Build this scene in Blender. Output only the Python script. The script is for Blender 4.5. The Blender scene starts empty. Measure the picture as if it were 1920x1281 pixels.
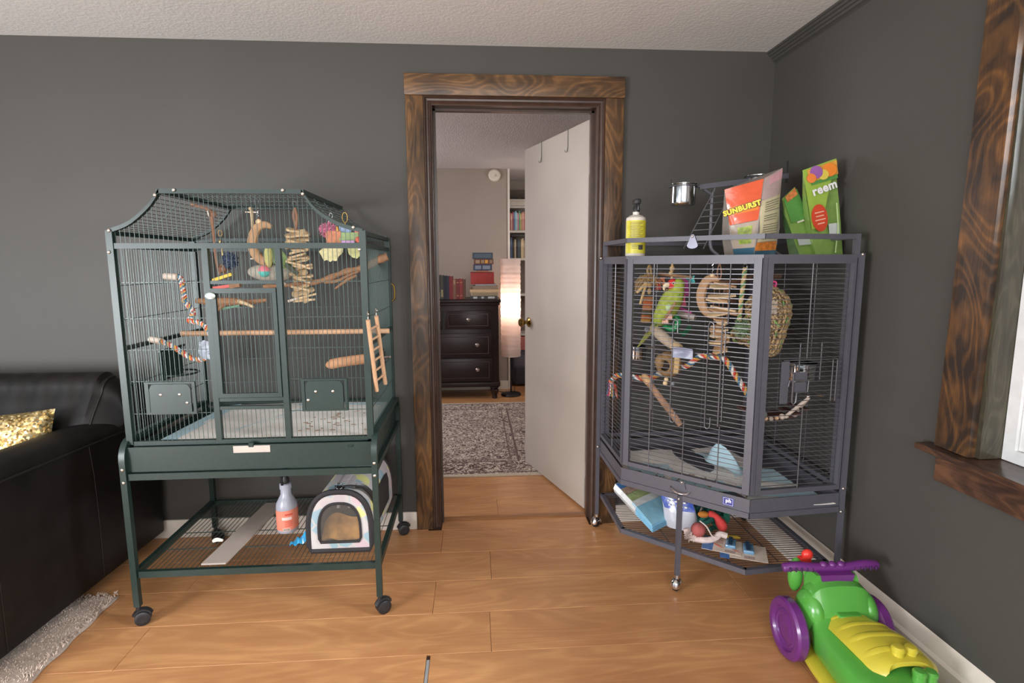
import bpy, bmesh, math, random
from mathutils import Vector, Matrix, Quaternion
PI = math.pi
C = bpy.context.scene.collection
SC = bpy.context.scene
R = random.Random(7)
V = Vector

# ------------------------------------------------------------------ camera, world, lights, exposure
cam = bpy.data.objects.new('camera', bpy.data.cameras.new('camera'))
C.objects.link(cam)
cam.data.sensor_width = 36.0
cam.data.lens = 1049.4 * 36.0 / 1920.0
cam.data.clip_start = 0.02
yaw, pitch, roll = math.radians(3.95), math.radians(7.95), math.radians(-0.239)
fw = V((math.sin(yaw) * math.cos(pitch), math.cos(yaw) * math.cos(pitch), -math.sin(pitch)))
rt = V((math.cos(yaw), -math.sin(yaw), 0))
up = rt.cross(fw)
r2 = rt * math.cos(roll) + up * math.sin(roll)
u2 = -rt * math.sin(roll) + up * math.cos(roll)
mw = Matrix((r2, u2, -fw)).transposed().to_4x4()
mw.translation = V((0, -2.711, 1.330))
cam.matrix_world = mw
SC.camera = cam

SC.view_settings.view_transform = 'Standard'
SC.view_settings.look = 'None'
SC.view_settings.gamma = 1.0
SC.view_settings.use_curve_mapping = False
SC.view_settings.exposure = 0.5

world = bpy.data.worlds.new('daylight')
SC.world = world
world.use_nodes = True
bg = world.node_tree.nodes['Background']
bg.inputs[0].default_value = (0.80, 0.90, 1.0, 1)
bg.inputs[1].default_value = 0.5

def area(name, loc, target, sx, sy, power, color=(1, 1, 1)):
    l = bpy.data.lights.new(name, 'AREA')
    l.shape = 'RECTANGLE'; l.size = sx; l.size_y = sy
    l.energy = power; l.color = color
    o = bpy.data.objects.new(name, l); C.objects.link(o)
    o.location = loc
    o.rotation_euler = (V(target) - V(loc)).to_track_quat('-Z', 'Y').to_euler()
    return o
area('window_light_left', (-2.9, -3.3, 1.0), (0.9, -0.4, 0.9), 1.2, 1.0, 92, (0.95, 0.97, 1.0))
area('window_light_side', (-3.3, -1.35, 0.95), (-1.6, -0.1, 0.75), 0.7, 0.6, 9, (0.82, 0.90, 1.0))
area('window_light_rear', (-0.2, -4.8, 1.7), (0.3, 0, 0.6), 2.6, 1.4, 56, (1.0, 0.98, 0.95))
area('window_light_right', (3.0, -2.9, 2.3), (-1.7, -0.1, 0.6), 1.6, 1.2, 230, (0.88, 0.94, 1.0))
area('study_window_light', (-2.25, 1.6, 1.45), (0.6, 2.2, 1.0), 1.3, 1.2, 34, (0.97, 0.95, 0.98))
area('study_shelf_fill', (1.40, 2.5, 1.5), (0.5, 3.7, 1.4), 0.7, 1.0, 9, (1.0, 0.97, 0.94))  # added fill with no window behind it, brightens the bookcase recess

# ------------------------------------------------------------------ mesh helpers
class MB:
    def __init__(s):
        s.v = []; s.f = []
    def add(s, vs, fs, M=None):
        b = len(s.v)
        for p in vs:
            p = V(p)
            if M is not None: p = M @ p
            s.v.append(p)
        for f in fs: s.f.append(tuple(b + i for i in f))
        return s
    def bb(s, x0, x1, y0, y1, z0, z1, M=None):
        vs = [(x0,y0,z0),(x1,y0,z0),(x1,y1,z0),(x0,y1,z0),(x0,y0,z1),(x1,y0,z1),(x1,y1,z1),(x0,y1,z1)]
        fs = [(0,3,2,1),(4,5,6,7),(0,1,5,4),(1,2,6,5),(2,3,7,6),(3,0,4,7)]
        return s.add(vs, fs, M)
    def rings(s, rings, cap=True, closed=False, M=None):
        n = len(rings[0]); vs = [p for r in rings for p in r]; fs = []
        m = len(rings)
        for i in range(m if closed else m - 1):
            a, b = i * n, ((i + 1) % m) * n
            for j in range(n):
                k = (j + 1) % n
                fs.append((a + j, a + k, b + k, b + j))
        if cap and not closed:
            fs.append(tuple(reversed(range(n)))); fs.append(tuple((m - 1) * n + j for j in range(n)))
        return s.add(vs, fs, M)
    def rbox(s, x0, x1, y0, y1, z0, z1, r=0.005, seg=3, M=None):
        r = min(r, abs(x1-x0)/2.01, abs(y1-y0)/2.01, abs(z1-z0)/2.01)
        rg = []
        prof = []
        for i in range(seg + 1):
            a = PI / 2 * i / seg
            prof.append((r * (1 - math.sin(a)), z0 + r * (1 - math.cos(a))))
        for i in range(seg + 1):
            a = PI / 2 * (1 - i / seg)
            prof.append((r * (1 - math.sin(a)), z1 - r * (1 - math.cos(a))))
        for ins, z in prof:
            ring = []
            rr = max(r - ins, 1e-5)
            for cx, cy, a0 in ((x1-ins-rr, y1-ins-rr, 0), (x0+ins+rr, y1-ins-rr, 90), (x0+ins+rr, y0+ins+rr, 180), (x1-ins-rr, y0+ins+rr, 270)):
                for k in range(seg + 1):
                    a = math.radians(a0 + 90 * k / seg)
                    ring.append((cx + rr * math.cos(a), cy + rr * math.sin(a), z))
            rg.append(ring)
        return s.rings(rg, M=M)
    def bar(s, p0, p1, w, h, upv=(0, 0, 1)):
        p0, p1 = V(p0), V(p1); d = (p1 - p0).normalized(); upv = V(upv)
        if abs(d.dot(upv)) > 0.99: upv = V((0, 1, 0))
        a = d.cross(upv).normalized(); b = a.cross(d).normalized()
        q = [(-w/2, -h/2), (w/2, -h/2), (w/2, h/2), (-w/2, h/2)]
        return s.rings([[p0 + a*x + b*y for x, y in q], [p1 + a*x + b*y for x, y in q]])
    def tube(s, pts, r, n=8, closed=False, cap=True, flat=1.0):
        pts = [V(p) for p in pts]; m = len(pts); rg = []; prev = None
        for i, p in enumerate(pts):
            if closed: t = pts[(i + 1) % m] - pts[i - 1]
            else: t = pts[min(i + 1, m - 1)] - pts[max(i - 1, 0)]
            if t.length < 1e-9: t = V((0, 0, 1))
            t.normalize()
            if prev is None:
                a = V((0, 0, 1)) if abs(t.z) < 0.9 else V((0, 1, 0))
                a = (a - t * a.dot(t)).normalized()
            else:
                a = prev - t * prev.dot(t)
                a = a.normalized() if a.length > 1e-6 else t.orthogonal().normalized()
            prev = a; b = t.cross(a)
            rr = r[i] if isinstance(r, (list, tuple)) else r
            o = PI / 4 if n == 4 else 0
            rg.append([p + a * rr * math.cos(2*PI*k/n + o) + b * rr * flat * math.sin(2*PI*k/n + o) for k in range(n)])
        return s.rings(rg, cap=cap, closed=closed)
    def wire(s, p0, p1, r=0.00115, n=4):
        return s.tube([p0, p1], r, n, cap=False)
    def lathe(s, prof, c=(0, 0, 0), n=20, M=None, cap=True):
        rg = [[V((c[0] + max(r, 1e-4)*math.cos(2*PI*k/n), c[1] + max(r, 1e-4)*math.sin(2*PI*k/n), c[2] + z)) for k in range(n)] for r, z in prof]
        return s.rings(rg, cap=cap, M=M)
    def prism(s, poly, z0, z1, M=None):
        n = len(poly)
        vs = [(x, y, z0) for x, y in poly] + [(x, y, z1) for x, y in poly]
        fs = [tuple(reversed(range(n))), tuple(range(n, 2*n))] + [(i, (i+1) % n, n + (i+1) % n, n + i) for i in range(n)]
        return s.add(vs, fs, M)
    def ball(s, c, r, n=12, m=8, M=None):
        rx, ry, rz = (r, r, r) if not isinstance(r, (tuple, list)) else r
        rg = []
        for i in range(m + 1):
            a = -PI/2 + PI * i / m
            cr = max(math.cos(a), 0.01)
            rg.append([V((c[0] + rx*cr*math.cos(2*PI*k/n), c[1] + ry*cr*math.sin(2*PI*k/n), c[2] + rz*math.sin(a))) for k in range(n)])
        return s.rings(rg, M=M)
    def sheet(s, fn, nu, nv, th=0.0, M=None):
        """surface fn(u,v)->point, thickened by th along its normals"""
        P = [[V(fn(i/nu, j/nv)) for j in range(nv + 1)] for i in range(nu + 1)]
        N = [[None]*(nv+1) for _ in range(nu+1)]
        for i in range(nu + 1):
            for j in range(nv + 1):
                a = P[min(i+1, nu)][j] - P[max(i-1, 0)][j]; b = P[i][min(j+1, nv)] - P[i][max(j-1, 0)]
                n = a.cross(b); N[i][j] = n.normalized() if n.length > 1e-9 else V((0, 0, 1))
        idx = lambda i, j: i*(nv+1) + j
        vs = [P[i][j] for i in range(nu+1) for j in range(nv+1)]
        fs = [(idx(i,j), idx(i+1,j), idx(i+1,j+1), idx(i,j+1)) for i in range(nu) for j in range(nv)]
        if th:
            o = len(vs); vs += [P[i][j] - N[i][j]*th for i in range(nu+1) for j in range(nv+1)]
            fs += [(o+idx(i,j), o+idx(i,j+1), o+idx(i+1,j+1), o+idx(i+1,j)) for i in range(nu) for j in range(nv)]
            edge = [idx(i,0) for i in range(nu+1)] + [idx(nu,j) for j in range(1,nv+1)] + [idx(i,nv) for i in range(nu-1,-1,-1)] + [idx(0,j) for j in range(nv-1,0,-1)]
            for k in range(len(edge)):
                a, b = edge[k], edge[(k+1) % len(edge)]
                fs.append((b, a, o+a, o+b))
        return s.add(vs, fs, M)
    def mesh(s, name, m, sh=None, ang=35, origin=None):
        me = bpy.data.meshes.new(name)
        vs = s.v if origin is None else [p - origin for p in s.v]
        me.from_pydata([tuple(p) for p in vs], [], s.f)
        if sh is None: sh = True
        if sh:
            me.shade_smooth(); me.set_sharp_from_angle(angle=math.radians(ang))
        if m: me.materials.append(m)
        me.update()
        return me

ORG = {}
def link(name, me, parent=None, org=None):
    o = bpy.data.objects.new(name, me); C.objects.link(o)
    if parent is not None: o.parent = parent
    if org is not None: o.location = org
    return o
def tag(o, label=None, cat=None, group=None, kind=None):
    if label: o['label'] = label
    if cat: o['category'] = cat
    if group: o['group'] = group
    if kind: o['kind'] = kind
    return o
def thing(name, label, cat, loc, rz=0, group=None):
    """Empty at the thing's base; its parts are built in world coordinates (or, with local=True, in its own frame)"""
    o = bpy.data.objects.new(name, None); C.objects.link(o)
    o.empty_display_size = 0.05
    o.location = loc; o.rotation_euler = (0, 0, rz)
    ORG[o.name] = Matrix.Translation(V(loc)) @ Matrix.Rotation(rz, 4, 'Z')
    return tag(o, label, cat, group)
def part(name, mb, m, parent, label=None, stuff=False, local=False, sh=None, ang=35):
    """one mesh part; world coordinates are turned into the parent's frame"""
    M = ORG[parent.name]
    if not local:
        Mi = M.inverted(); mb.v = [Mi @ p for p in mb.v]
    o = link(name, mb.mesh(name, m, sh, ang), parent)
    ORG[o.name] = M
    if label: o['label'] = label
    if stuff: o['kind'] = 'stuff'
    return o
def solo(name, mb, m, label, cat, group=None, kind=None, sh=None, ang=35):
    """a thing that is one mesh; its origin goes to the middle of its base"""
    xs = [p.x for p in mb.v]; ys = [p.y for p in mb.v]; zs = [p.z for p in mb.v]
    org = V(((min(xs)+max(xs))/2, (min(ys)+max(ys))/2, min(zs)))
    o = link(name, mb.mesh(name, m, sh, ang, org), None, org)
    ORG[o.name] = Matrix.Translation(org)
    return tag(o, label, cat, group, kind)
def struct(name, mb, m, parent=None, sh=None, label=None):
    o = link(name, mb.mesh(name, m, sh), parent)
    ORG[o.name] = Matrix.Identity(4)
    if parent is None: o['kind'] = 'structure'
    if label: o['label'] = label
    return o
def text_mesh(body, size, M, m, ext=0.0004, offset=0.0, align='CENTER', bold=False):
    cu = bpy.data.curves.new('lettering', 'FONT'); cu.body = body; cu.size = size
    cu.extrude = ext; cu.align_x = align; cu.align_y = 'CENTER'; cu.offset = offset
    cu.resolution_u = 3; cu.space_character = 1.08
    t = bpy.data.objects.new('lettering', cu); C.objects.link(t)
    dg = bpy.context.evaluated_depsgraph_get()
    me = bpy.data.meshes.new_from_object(t.evaluated_get(dg))
    bpy.data.objects.remove(t, do_unlink=True); bpy.data.curves.remove(cu)
    me.transform(M); me.materials.clear(); me.materials.append(m)
    return me
def lettering(name, body, size, M, m, parent, ext=0.0004, offset=0.0, align='CENTER', label=None):
    """flat raised lettering; M places its own XY plane in the world"""
    me = text_mesh(body, size, ORG[parent.name].inverted() @ M, m, ext, offset, align)
    me.name = name
    o = link(name, me, parent); ORG[o.name] = ORG[parent.name]
    if label: o['label'] = label
    return o
def frame(o, x, y):
    """matrix with origin o, local X and Y along the given world directions"""
    x = V(x).normalized(); y = V(y); y = (y - x*y.dot(x)).normalized(); z = x.cross(y)
    M = Matrix((x, y, z)).transposed().to_4x4(); M.translation = V(o)
    return M
def dup(o, parent=None):
    c = o.copy(); C.objects.link(c); c.parent = parent
    ORG[c.name] = ORG[o.name]
    for ch in list(o.children): dup(ch, c)
    return c
def lerp(a, b, t): return a + (b - a) * t
def arc(c, r, a0, a1, n, ax=V((1,0,0)), ay=V((0,0,1))):
    return [V(c) + ax*r*math.cos(math.radians(lerp(a0,a1,i/n))) + ay*r*math.sin(math.radians(lerp(a0,a1,i/n))) for i in range(n+1)]
def spline(pts, n=6):
    pts = [V(p) for p in pts]; out = []
    for i in range(len(pts) - 1):
        p0 = pts[max(i-1,0)]; p1 = pts[i]; p2 = pts[i+1]; p3 = pts[min(i+2,len(pts)-1)]
        for k in range(n):
            t = k/n
            out.append(0.5*((2*p1) + (p2-p0)*t + (2*p0-5*p1+4*p2-p3)*t*t + (3*p1-p0-3*p2+p3)*t**3))
    out.append(pts[-1]); return out

# ------------------------------------------------------------------ materials
def lin(c):
    f = lambda x: x/12.92 if x <= 0.04045 else ((x+0.055)/1.055)**2.4
    return tuple(f(x/255.0) for x in c) + (1,)
class NT:
    def __init__(s, name):
        s.m = bpy.data.materials.new(name); s.m.use_nodes = True
        s.t = s.m.node_tree; s.b = s.t.nodes['Principled BSDF']
    def n(s, typ, **k):
        nd = s.t.nodes.new('ShaderNode' + typ)
        for a, v in k.items():
            if a in nd.inputs: nd.inputs[a].default_value = v
            else: setattr(nd, a, v)
        return nd
    def l(s, a, b): s.t.links.new(a, b)
    def ramp(s, fac, stops, interp='LINEAR'):
        r = s.n('ValToRGB'); r.color_ramp.interpolation = interp
        e = r.color_ramp.elements
        while len(e) < len(stops): e.new(0.5)
        for i, (p, c) in enumerate(stops): e[i].position = p; e[i].color = c
        s.l(fac, r.inputs[0]); return r
    def coord(s, scale=(1,1,1), kind='Object', rot=(0,0,0)):
        c = s.n('TexCoord'); m = s.n('Mapping'); m.inputs['Scale'].default_value = scale; m.inputs['Rotation'].default_value = rot
        s.l(c.outputs[kind], m.inputs[0]); return m.outputs[0]
    def bump(s, h, strength=0.2, dist=0.002):
        b = s.n('Bump'); b.inputs['Strength'].default_value = strength; b.inputs['Distance'].default_value = dist
        s.l(h, b.inputs['Height']); s.l(b.outputs[0], s.b.inputs['Normal'])
MATS = {}
def mat(name, rgb, rough=0.5, metal=0.0, var=0.0, vscale=30, bump=0.0, bscale=200, bdist=0.001, coat=0, spec=None, alpha=None, trans=0, sheen=0, emit=None):
    """plain painted / moulded surface with a little procedural mottling and grain"""
    if name in MATS: return MATS[name]
    t = NT(name); c = lin(rgb)
    t.b.inputs['Roughness'].default_value = rough; t.b.inputs['Metallic'].default_value = metal
    if spec is not None: t.b.inputs['Specular IOR Level'].default_value = spec
    if coat: t.b.inputs['Coat Weight'].default_value = coat; t.b.inputs['Coat Roughness'].default_value = 0.1
    if trans: t.b.inputs['Transmission Weight'].default_value = trans
    if sheen: t.b.inputs['Sheen Weight'].default_value = sheen
    if alpha is not None: t.b.inputs['Alpha'].default_value = alpha
    if emit: t.b.inputs['Emission Color'].default_value = lin(emit[0]); t.b.inputs['Emission Strength'].default_value = emit[1]
    v = var if var else 0.06
    nz = t.n('TexNoise'); nz.inputs['Scale'].default_value = vscale; nz.inputs['Detail'].default_value = 3
    t.l(t.coord(), nz.inputs['Vector'])
    lo = tuple(x*(1-v) for x in c[:3]) + (1,); hi = tuple(min(1, x*(1+v)) for x in c[:3]) + (1,)
    t.l(t.ramp(nz.outputs['Fac'], [(0.3, lo), (0.7, hi)]).outputs[0], t.b.inputs['Base Color'])
    if bump:
        n2 = t.n('TexNoise'); n2.inputs['Scale'].default_value = bscale; n2.inputs['Detail'].default_value = 2
        t.l(t.coord(), n2.inputs['Vector']); t.bump(n2.outputs['Fac'], bump, bdist)
    MATS[name] = t.m; return t.m
def wood(name, dark, light, axis=2, ring=16, stretch=7, rough=0.45, knot=3.0, fine=True, contrast=(0.30, 0.72), rnd=False):
    """stained board: blotchy stain, arching growth lines from a warped distance across the grain, fine pores"""
    if name in MATS: return MATS[name]
    t = NT(name)
    tc = t.n('TexCoord'); vec = tc.outputs['Object']
    if rnd:
        oi = t.n('ObjectInfo'); va = t.n('VectorMath', operation='ADD'); cm = t.n('CombineXYZ'); ml = t.n('Math', operation='MULTIPLY'); ml.inputs[1].default_value = 37.0
        t.l(oi.outputs['Random'], ml.inputs[0])
        for k in range(3): t.l(ml.outputs[0], cm.inputs[k])
        t.l(vec, va.inputs[0]); t.l(cm.outputs[0], va.inputs[1]); vec = va.outputs[0]
    def mapped(sc):
        m = t.n('Mapping'); m.inputs['Scale'].default_value = sc; t.l(vec, m.inputs[0]); return m.outputs[0]
    s1 = [stretch*0.6]*3; s1[axis] = 1.0
    n1 = t.n('TexNoise'); n1.inputs['Scale'].default_value = knot; n1.inputs['Detail'].default_value = 1.2; n1.inputs['Distortion'].default_value = 0.35
    t.l(mapped(tuple(s1)), n1.inputs['Vector'])
    mu = t.n('Math', operation='MULTIPLY'); mu.inputs[1].default_value = ring*11*PI; t.l(n1.outputs['Fac'], mu.inputs[0])
    sn = t.n('Math', operation='SINE'); t.l(mu.outputs[0], sn.inputs[0])
    line = t.n('MapRange'); line.inputs['From Min'].default_value = -0.2; line.inputs['From Max'].default_value = 1.0; t.l(sn.outputs[0], line.inputs['Value'])
    s3 = [stretch*0.8]*3; s3[axis] = 1.6
    n3 = t.n('TexNoise'); n3.inputs['Scale'].default_value = knot*1.3; n3.inputs['Detail'].default_value = 5; n3.inputs['Roughness'].default_value = 0.6
    t.l(mapped(tuple(s3)), n3.inputs['Vector'])
    s2 = [230]*3; s2[axis] = 7
    n2 = t.n('TexNoise'); n2.inputs['Scale'].default_value = 1; n2.inputs['Detail'].default_value = 3
    t.l(mapped(tuple(s2)), n2.inputs['Vector'])
    a1 = t.n('Mix', data_type='FLOAT'); a1.inputs[0].default_value = 0.13; t.l(n3.outputs['Fac'], a1.inputs[2]); t.l(line.outputs[0], a1.inputs[3])
    a2 = t.n('Mix', data_type='FLOAT'); a2.inputs[0].default_value = 0.22; t.l(a1.outputs[0], a2.inputs[2]); t.l(n2.outputs['Fac'], a2.inputs[3])
    d, l = lin(dark), lin(light)
    mid = tuple((d[k]*0.62 + l[k]*0.38) for k in range(3)) + (1,)
    t.l(t.ramp(a2.outputs[0], [(contrast[0], d), ((contrast[0]+contrast[1])/2, mid), (contrast[1], l)]).outputs[0], t.b.inputs['Base Color'])
    t.b.inputs['Roughness'].default_value = rough
    t.bump(a2.outputs[0], 0.10, 0.001)
    MATS[name] = t.m; return t.m
def stripes(name, cols, scale, axis=2, rough=0.8, distort=0.0, bump=0.3, rot=(0,0,0)):
    """twisted / braided yarn: coloured bands by a wave over the object's own space"""
    if name in MATS: return MATS[name]
    t = NT(name)
    nz = t.n('TexNoise'); nz.inputs['Scale'].default_value = scale; nz.inputs['Detail'].default_value = 1.5
    t.l(t.coord(), nz.inputs['Vector'])
    k = len(cols)
    t.l(t.ramp(nz.outputs['Fac'], [(0.28 + 0.44*i/k, lin(c)) for i, c in enumerate(cols)], 'CONSTANT').outputs[0], t.b.inputs['Base Color'])
    t.b.inputs['Roughness'].default_value = rough
    t.bump(nz.outputs['Fac'], bump, 0.002)
    MATS[name] = t.m; return t.m
# ------------------------------------------------------------------ setting: materials
M_wall = mat('wall_paint', (76, 73.5, 69.5), 0.55, var=0.03, vscale=3, bump=0.12, bscale=260, bdist=0.0015, spec=0.3)
M_ceil = mat('ceiling_paint', (222, 220, 216), 0.9, var=0.02, vscale=4, bump=0.5, bscale=75, bdist=0.004)
M_white = mat('white_trim_paint', (222, 212, 200), 0.45, var=0.05, vscale=14)
M_study = mat('study_wall_paint', (158, 144, 132), 0.7, var=0.03, vscale=4)
M_popcorn = mat('popcorn_ceiling', (205, 196, 194), 0.95, var=0.06, vscale=160, bump=1.0, bscale=140, bdist=0.008)
M_casing = wood('stained_casing_upright', (50, 38, 30), (130, 93, 56), axis=2, ring=3, stretch=6, knot=2.1, contrast=(0.36, 0.67), rough=0.4)
M_casing_h = wood('stained_casing_header', (54, 41, 31), (130, 94, 58), axis=0, ring=3, stretch=5, knot=2.3, contrast=(0.32, 0.62), rough=0.4)
M_window = wood('stained_window_board', (48, 38, 32), (138, 94, 50), axis=2, ring=3, stretch=3.6, knot=2.6, contrast=(0.40, 0.72), rough=0.35)
M_window_h = wood('stained_window_sill', (48, 36, 32), (106, 74, 54), axis=1, ring=3, stretch=5, contrast=(0.34, 0.64), knot=2.6, rough=0.3)
M_mould = mat('dark_door_moulding', (66, 48, 40), 0.3, var=0.2, vscale=18)
M_plank = wood('laminate_plank', (172, 118, 77), (208, 154, 103), axis=0, ring=2.2, stretch=9, knot=1.3, rough=0.34, rnd=True, contrast=(0.25, 0.70))
M_sub = mat('plank_gap', (70, 44, 28), 0.9)
M_crown = mat('crown_paint', (70, 68, 64), 0.5, var=0.03)

# floor: planks laid along x
mb = MB().bb(-3.5, 2.2, -3.9, 4.1, -0.06, -0.006)
floor = struct('floor', mb, M_sub)
rows = [(0.105, -0.03, None)]
edges = [-0.03, -0.255, -0.49, -0.713, -0.94, -1.165, -1.39, -1.615]
joints = [-0.165, 0.062, -0.172, 0.047, -0.175, 0.4, -0.2]
def plank(x0, x1, y0, y1):
    g = 0.0006
    me = MB().rbox(x0 + g, x1 - g, y0 + g, y1 - g, -0.0065, 0.0, 0.0012, 1).mesh('plank', M_plank, True, 35, V((x0, y0, 0)))
    o = link('plank', me, floor, V((x0, y0, 0))); return o
for k in range(len(edges) - 1):
    y1, y0 = edges[k], edges[k + 1]
    js = [joints[k] + 1.255 * q for q in range(-3, 3)]
    for a, b in zip(js[:-1], js[1:]):
        if k == 4 and abs(a - joints[k]) < 1e-6: a += 0.012      # open end joint with the grey strip showing
        lo, hi = max(a, -3.4), min(b, 1.44)
        if hi - lo > 0.02: plank(lo, hi, y0, y1)
plank(-2.3, -0.24, -0.03, 0.0); plank(-0.175, 0.58, -0.03, 0.066); plank(0.645, 1.44, -0.03, 0.0)
yy = 0.10; q = 0
while yy < 4.0:
    w = 0.225; j = [0.118, 0.62, -0.3, 0.35][q % 4]
    xs = [-1.9, j - 1.255, j, 1.45] if j - 1.255 > -1.85 else [-1.9, j, 1.45]
    for a, b in zip(xs[:-1], xs[1:]): plank(a, b, yy, min(yy + w, 4.0))
    yy += w; q += 1
far = MB().bb(-3.4, 2.1, -3.8, -1.616, -0.0064, 0.0)
struct('plank', far, M_plank, floor)
struct('joint_strip', MB().bb(-0.174, -0.164, -1.164, -0.965, -0.006, -0.001), mat('grey_strip', (150, 150, 150), 0.4), floor, label='grey strip in the open end joint')
# threshold reducer in the doorway
mb = MB().rings([[(x, 0.058, 0.0002), (x, 0.064, 0.005), (x, 0.085, 0.008), (x, 0.104, 0.006), (x, 0.110, 0.0002)] for x in (-0.176, 0.582)])
struct('trim_4', mb, wood('threshold_wood', (128, 84, 52), (178, 124, 76), axis=0, ring=3, stretch=8, knot=1.5, rough=0.3))

# walls and ceiling of the living room
mb = MB().bb(-3.4, -0.2145, 0, 0.12, 0, 2.4).bb(0.627, 1.56, 0, 0.12, 0, 2.4).bb(-0.2145, 0.627, 0, 0.12, 2.088, 2.4)
struct('wall_back', mb, M_wall, sh=False)
wy0, wy1, wz0, wz1 = -2.35, -1.245, 0.767, 2.02
mb = MB().bb(1.441, 1.56, wy1, 0.0, 0, 2.4).bb(1.441, 1.56, -3.9, wy0, 0, 2.4).bb(1.441, 1.56, wy0, wy1, 0, wz0 - 0.03).bb(1.441, 1.56, wy0, wy1, wz1, 2.4)
struct('wall_right', mb, M_wall, sh=False)
struct('wall_left', MB().bb(-3.52, -3.4, -0.9, 0.12, 0, 2.4).bb(-3.52, -3.4, -3.9, -0.9, 2.05, 2.4).bb(-3.52, -3.4, -3.9, -0.9, 0, 0.6), M_wall, sh=False)
struct('ceiling', MB().bb(-3.5, 1.56, -3.9, 0.0, 2.312, 2.42), M_ceil, sh=False)
# baseboards
struct('baseboard_back', MB().rbox(-3.35, -0.297, -0.014, -0.0005, 0, 0.092, 0.004, 2).bb(0.718, 1.41, -0.014, -0.0005, 0, 0.092), M_white)
prof = [(1.4405, 0), (1.402, 0), (1.402, 0.013), (1.409, 0.019), (1.414, 0.021), (1.414, 0.030), (1.4155, 0.031), (1.4155, 0.104), (1.419, 0.108), (1.426, 0.113), (1.436, 0.160), (1.4405, 0.165)]
struct('baseboard_right', MB().rings([[(x, y, z) for x, z in prof] for y in (-3.8, -0.015)]), M_white)
# crown moulding along the right wall
prof = [(1.4405, 2.312), (1.398, 2.312), (1.398, 2.303), (1.404, 2.300), (1.408, 2.292), (1.414, 2.290), (1.418, 2.281), (1.424, 2.279), (1.427, 2.270), (1.433, 2.268), (1.4405, 2.260)]
struct('trim_2', MB().rings([[(x, y, z) for x, z in prof] for y in (-3.8, -0.001)]), M_crown)
# old tape seam in the plaster above the left cage
# door casing
tr = thing('trim_1', None, None, (0.2, 0, 0)); tr['kind'] = 'structure'
part('casing_board', MB().rbox(-0.296, -0.2145, -0.022, -0.0005, 0.0, 2.088, 0.003, 2), M_casing, tr)
part('casing_board', MB().rbox(0.627, 0.714, -0.022, -0.0005, 0.0, 2.088, 0.003, 2), M_casing, tr)
part('header_board', MB().rbox(-0.299, 0.717, -0.026, -0.0005, 2.0885, 2.182, 0.003, 2), M_casing_h, tr)
def moulding(path_fn):
    pr = [(0.0, -0.017), (0.005, -0.019), (0.009, -0.015), (0.011, -0.009), (0.019, -0.008), (0.023, -0.004), (0.027, -0.006), (0.031, -0.002), (0.037, 0.0), (0.037, 0.12), (0.0, 0.12)]
    return MB().rings([[path_fn(s, d, t) for d, t in pr] for s in (0, 1)])
part('jamb_moulding', moulding(lambda s, d, t: (-0.2143 + d, t, lerp(0.0, 2.0878 - d, s))), M_mould, tr)
part('jamb_moulding', moulding(lambda s, d, t: (0.6268 - d, t, lerp(0.0, 2.0878 - d, 1 - s))), M_mould, tr)
part('jamb_moulding', moulding(lambda s, d, t: (lerp(-0.2143 + d, 0.6268 - d, s), t, 2.0878 - d)), M_mould, tr)
mb = MB().bb(-0.1772, -0.166, 0.055, 0.085, 0, 2.05).bb(0.578, 0.5897, 0.055, 0.085, 0, 2.05).bb(-0.1772, 0.5897, 0.055, 0.085, 2.040, 2.0507)
part('door_stop', mb, M_mould, tr)
part('strike_plate', MB().rbox(-0.1777, -0.175, 0.10, 0.118, 0.90, 0.96, 0.001, 1), mat('old_brass', (120, 96, 52), 0.35, 0.9), tr)

# the white door, open into the study
hinge = V((0.582, 0.135, 0.012)); dirv = V((-0.31, 0.95, 0)).normalized()
nrm = V((dirv.y, -dirv.x, 0))           # to the right of the leaf
FD = frame(hinge, dirv, nrm)            # X along the leaf, Y thickness
FD = Matrix((dirv, nrm, V((0, 0, 1)))).transposed().to_4x4(); FD.translation = hinge
M_door = mat('door_white', (176, 165, 154), 0.4, var=0.03, vscale=5)
dr = thing('door_1', None, None, hinge); dr['kind'] = 'structure'
part('door_leaf', MB().rbox(0, 0.80, 0, 0.035, 0.0, 2.018, 0.002, 1, M=FD), M_door, dr)
M_brass = mat('brass', (150, 120, 66), 0.22, 1.0)
kb = MB()
KM = FD @ Matrix.Translation((0.735, 0, 0.945)) @ Matrix.Rotation(PI/2, 4, 'X')
kb.lathe([(0.0, 0.0), (0.031, 0.0), (0.031, 0.004), (0.022, 0.009), (0.011, 0.012), (0.011, 0.030), (0.020, 0.036), (0.027, 0.046), (0.027, 0.058), (0.021, 0.066), (0.0, 0.068)], n=20, M=KM)
part('door_knob', kb, M_brass, dr)
part('latch_plate', MB().rbox(0.7995, 0.801, 0.006, 0.029, 0.91, 0.97, 0.0005, 1, M=FD), M_brass, dr)
for z in (0.22, 1.02, 1.80):
    hb = MB().bb(-0.0012, 0.0, 0.003, 0.032, z - 0.045, z + 0.045, FD); 
    hb.tube([FD @ V((-0.004, 0.037, z - 0.045)), FD @ V((-0.004, 0.037, z + 0.045))], 0.005, 8)
    part('hinge', hb, mat('hinge_white', (200, 190, 185), 0.4), dr)
for u in (0.22, 0.55):
    hk = MB().tube([FD @ V(p) for p in ((u, 0.037, 1.99), (u, 0.037, 2.0195), (u, -0.0015, 2.0195), (u, -0.002, 1.93), (u, -0.006, 1.905), (u, -0.016, 1.90), (u, -0.021, 1.912))], 0.0022, 6)
    o = solo('over_door_hook', hk, mat('hook_steel', (120, 118, 116), 0.4, 0.7), 'thin wire hook hung over the white door, %s' % ('nearest its hinges' if u < 0.3 else 'nearer the latch edge'), 'hook', 'hooks over the door')

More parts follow.
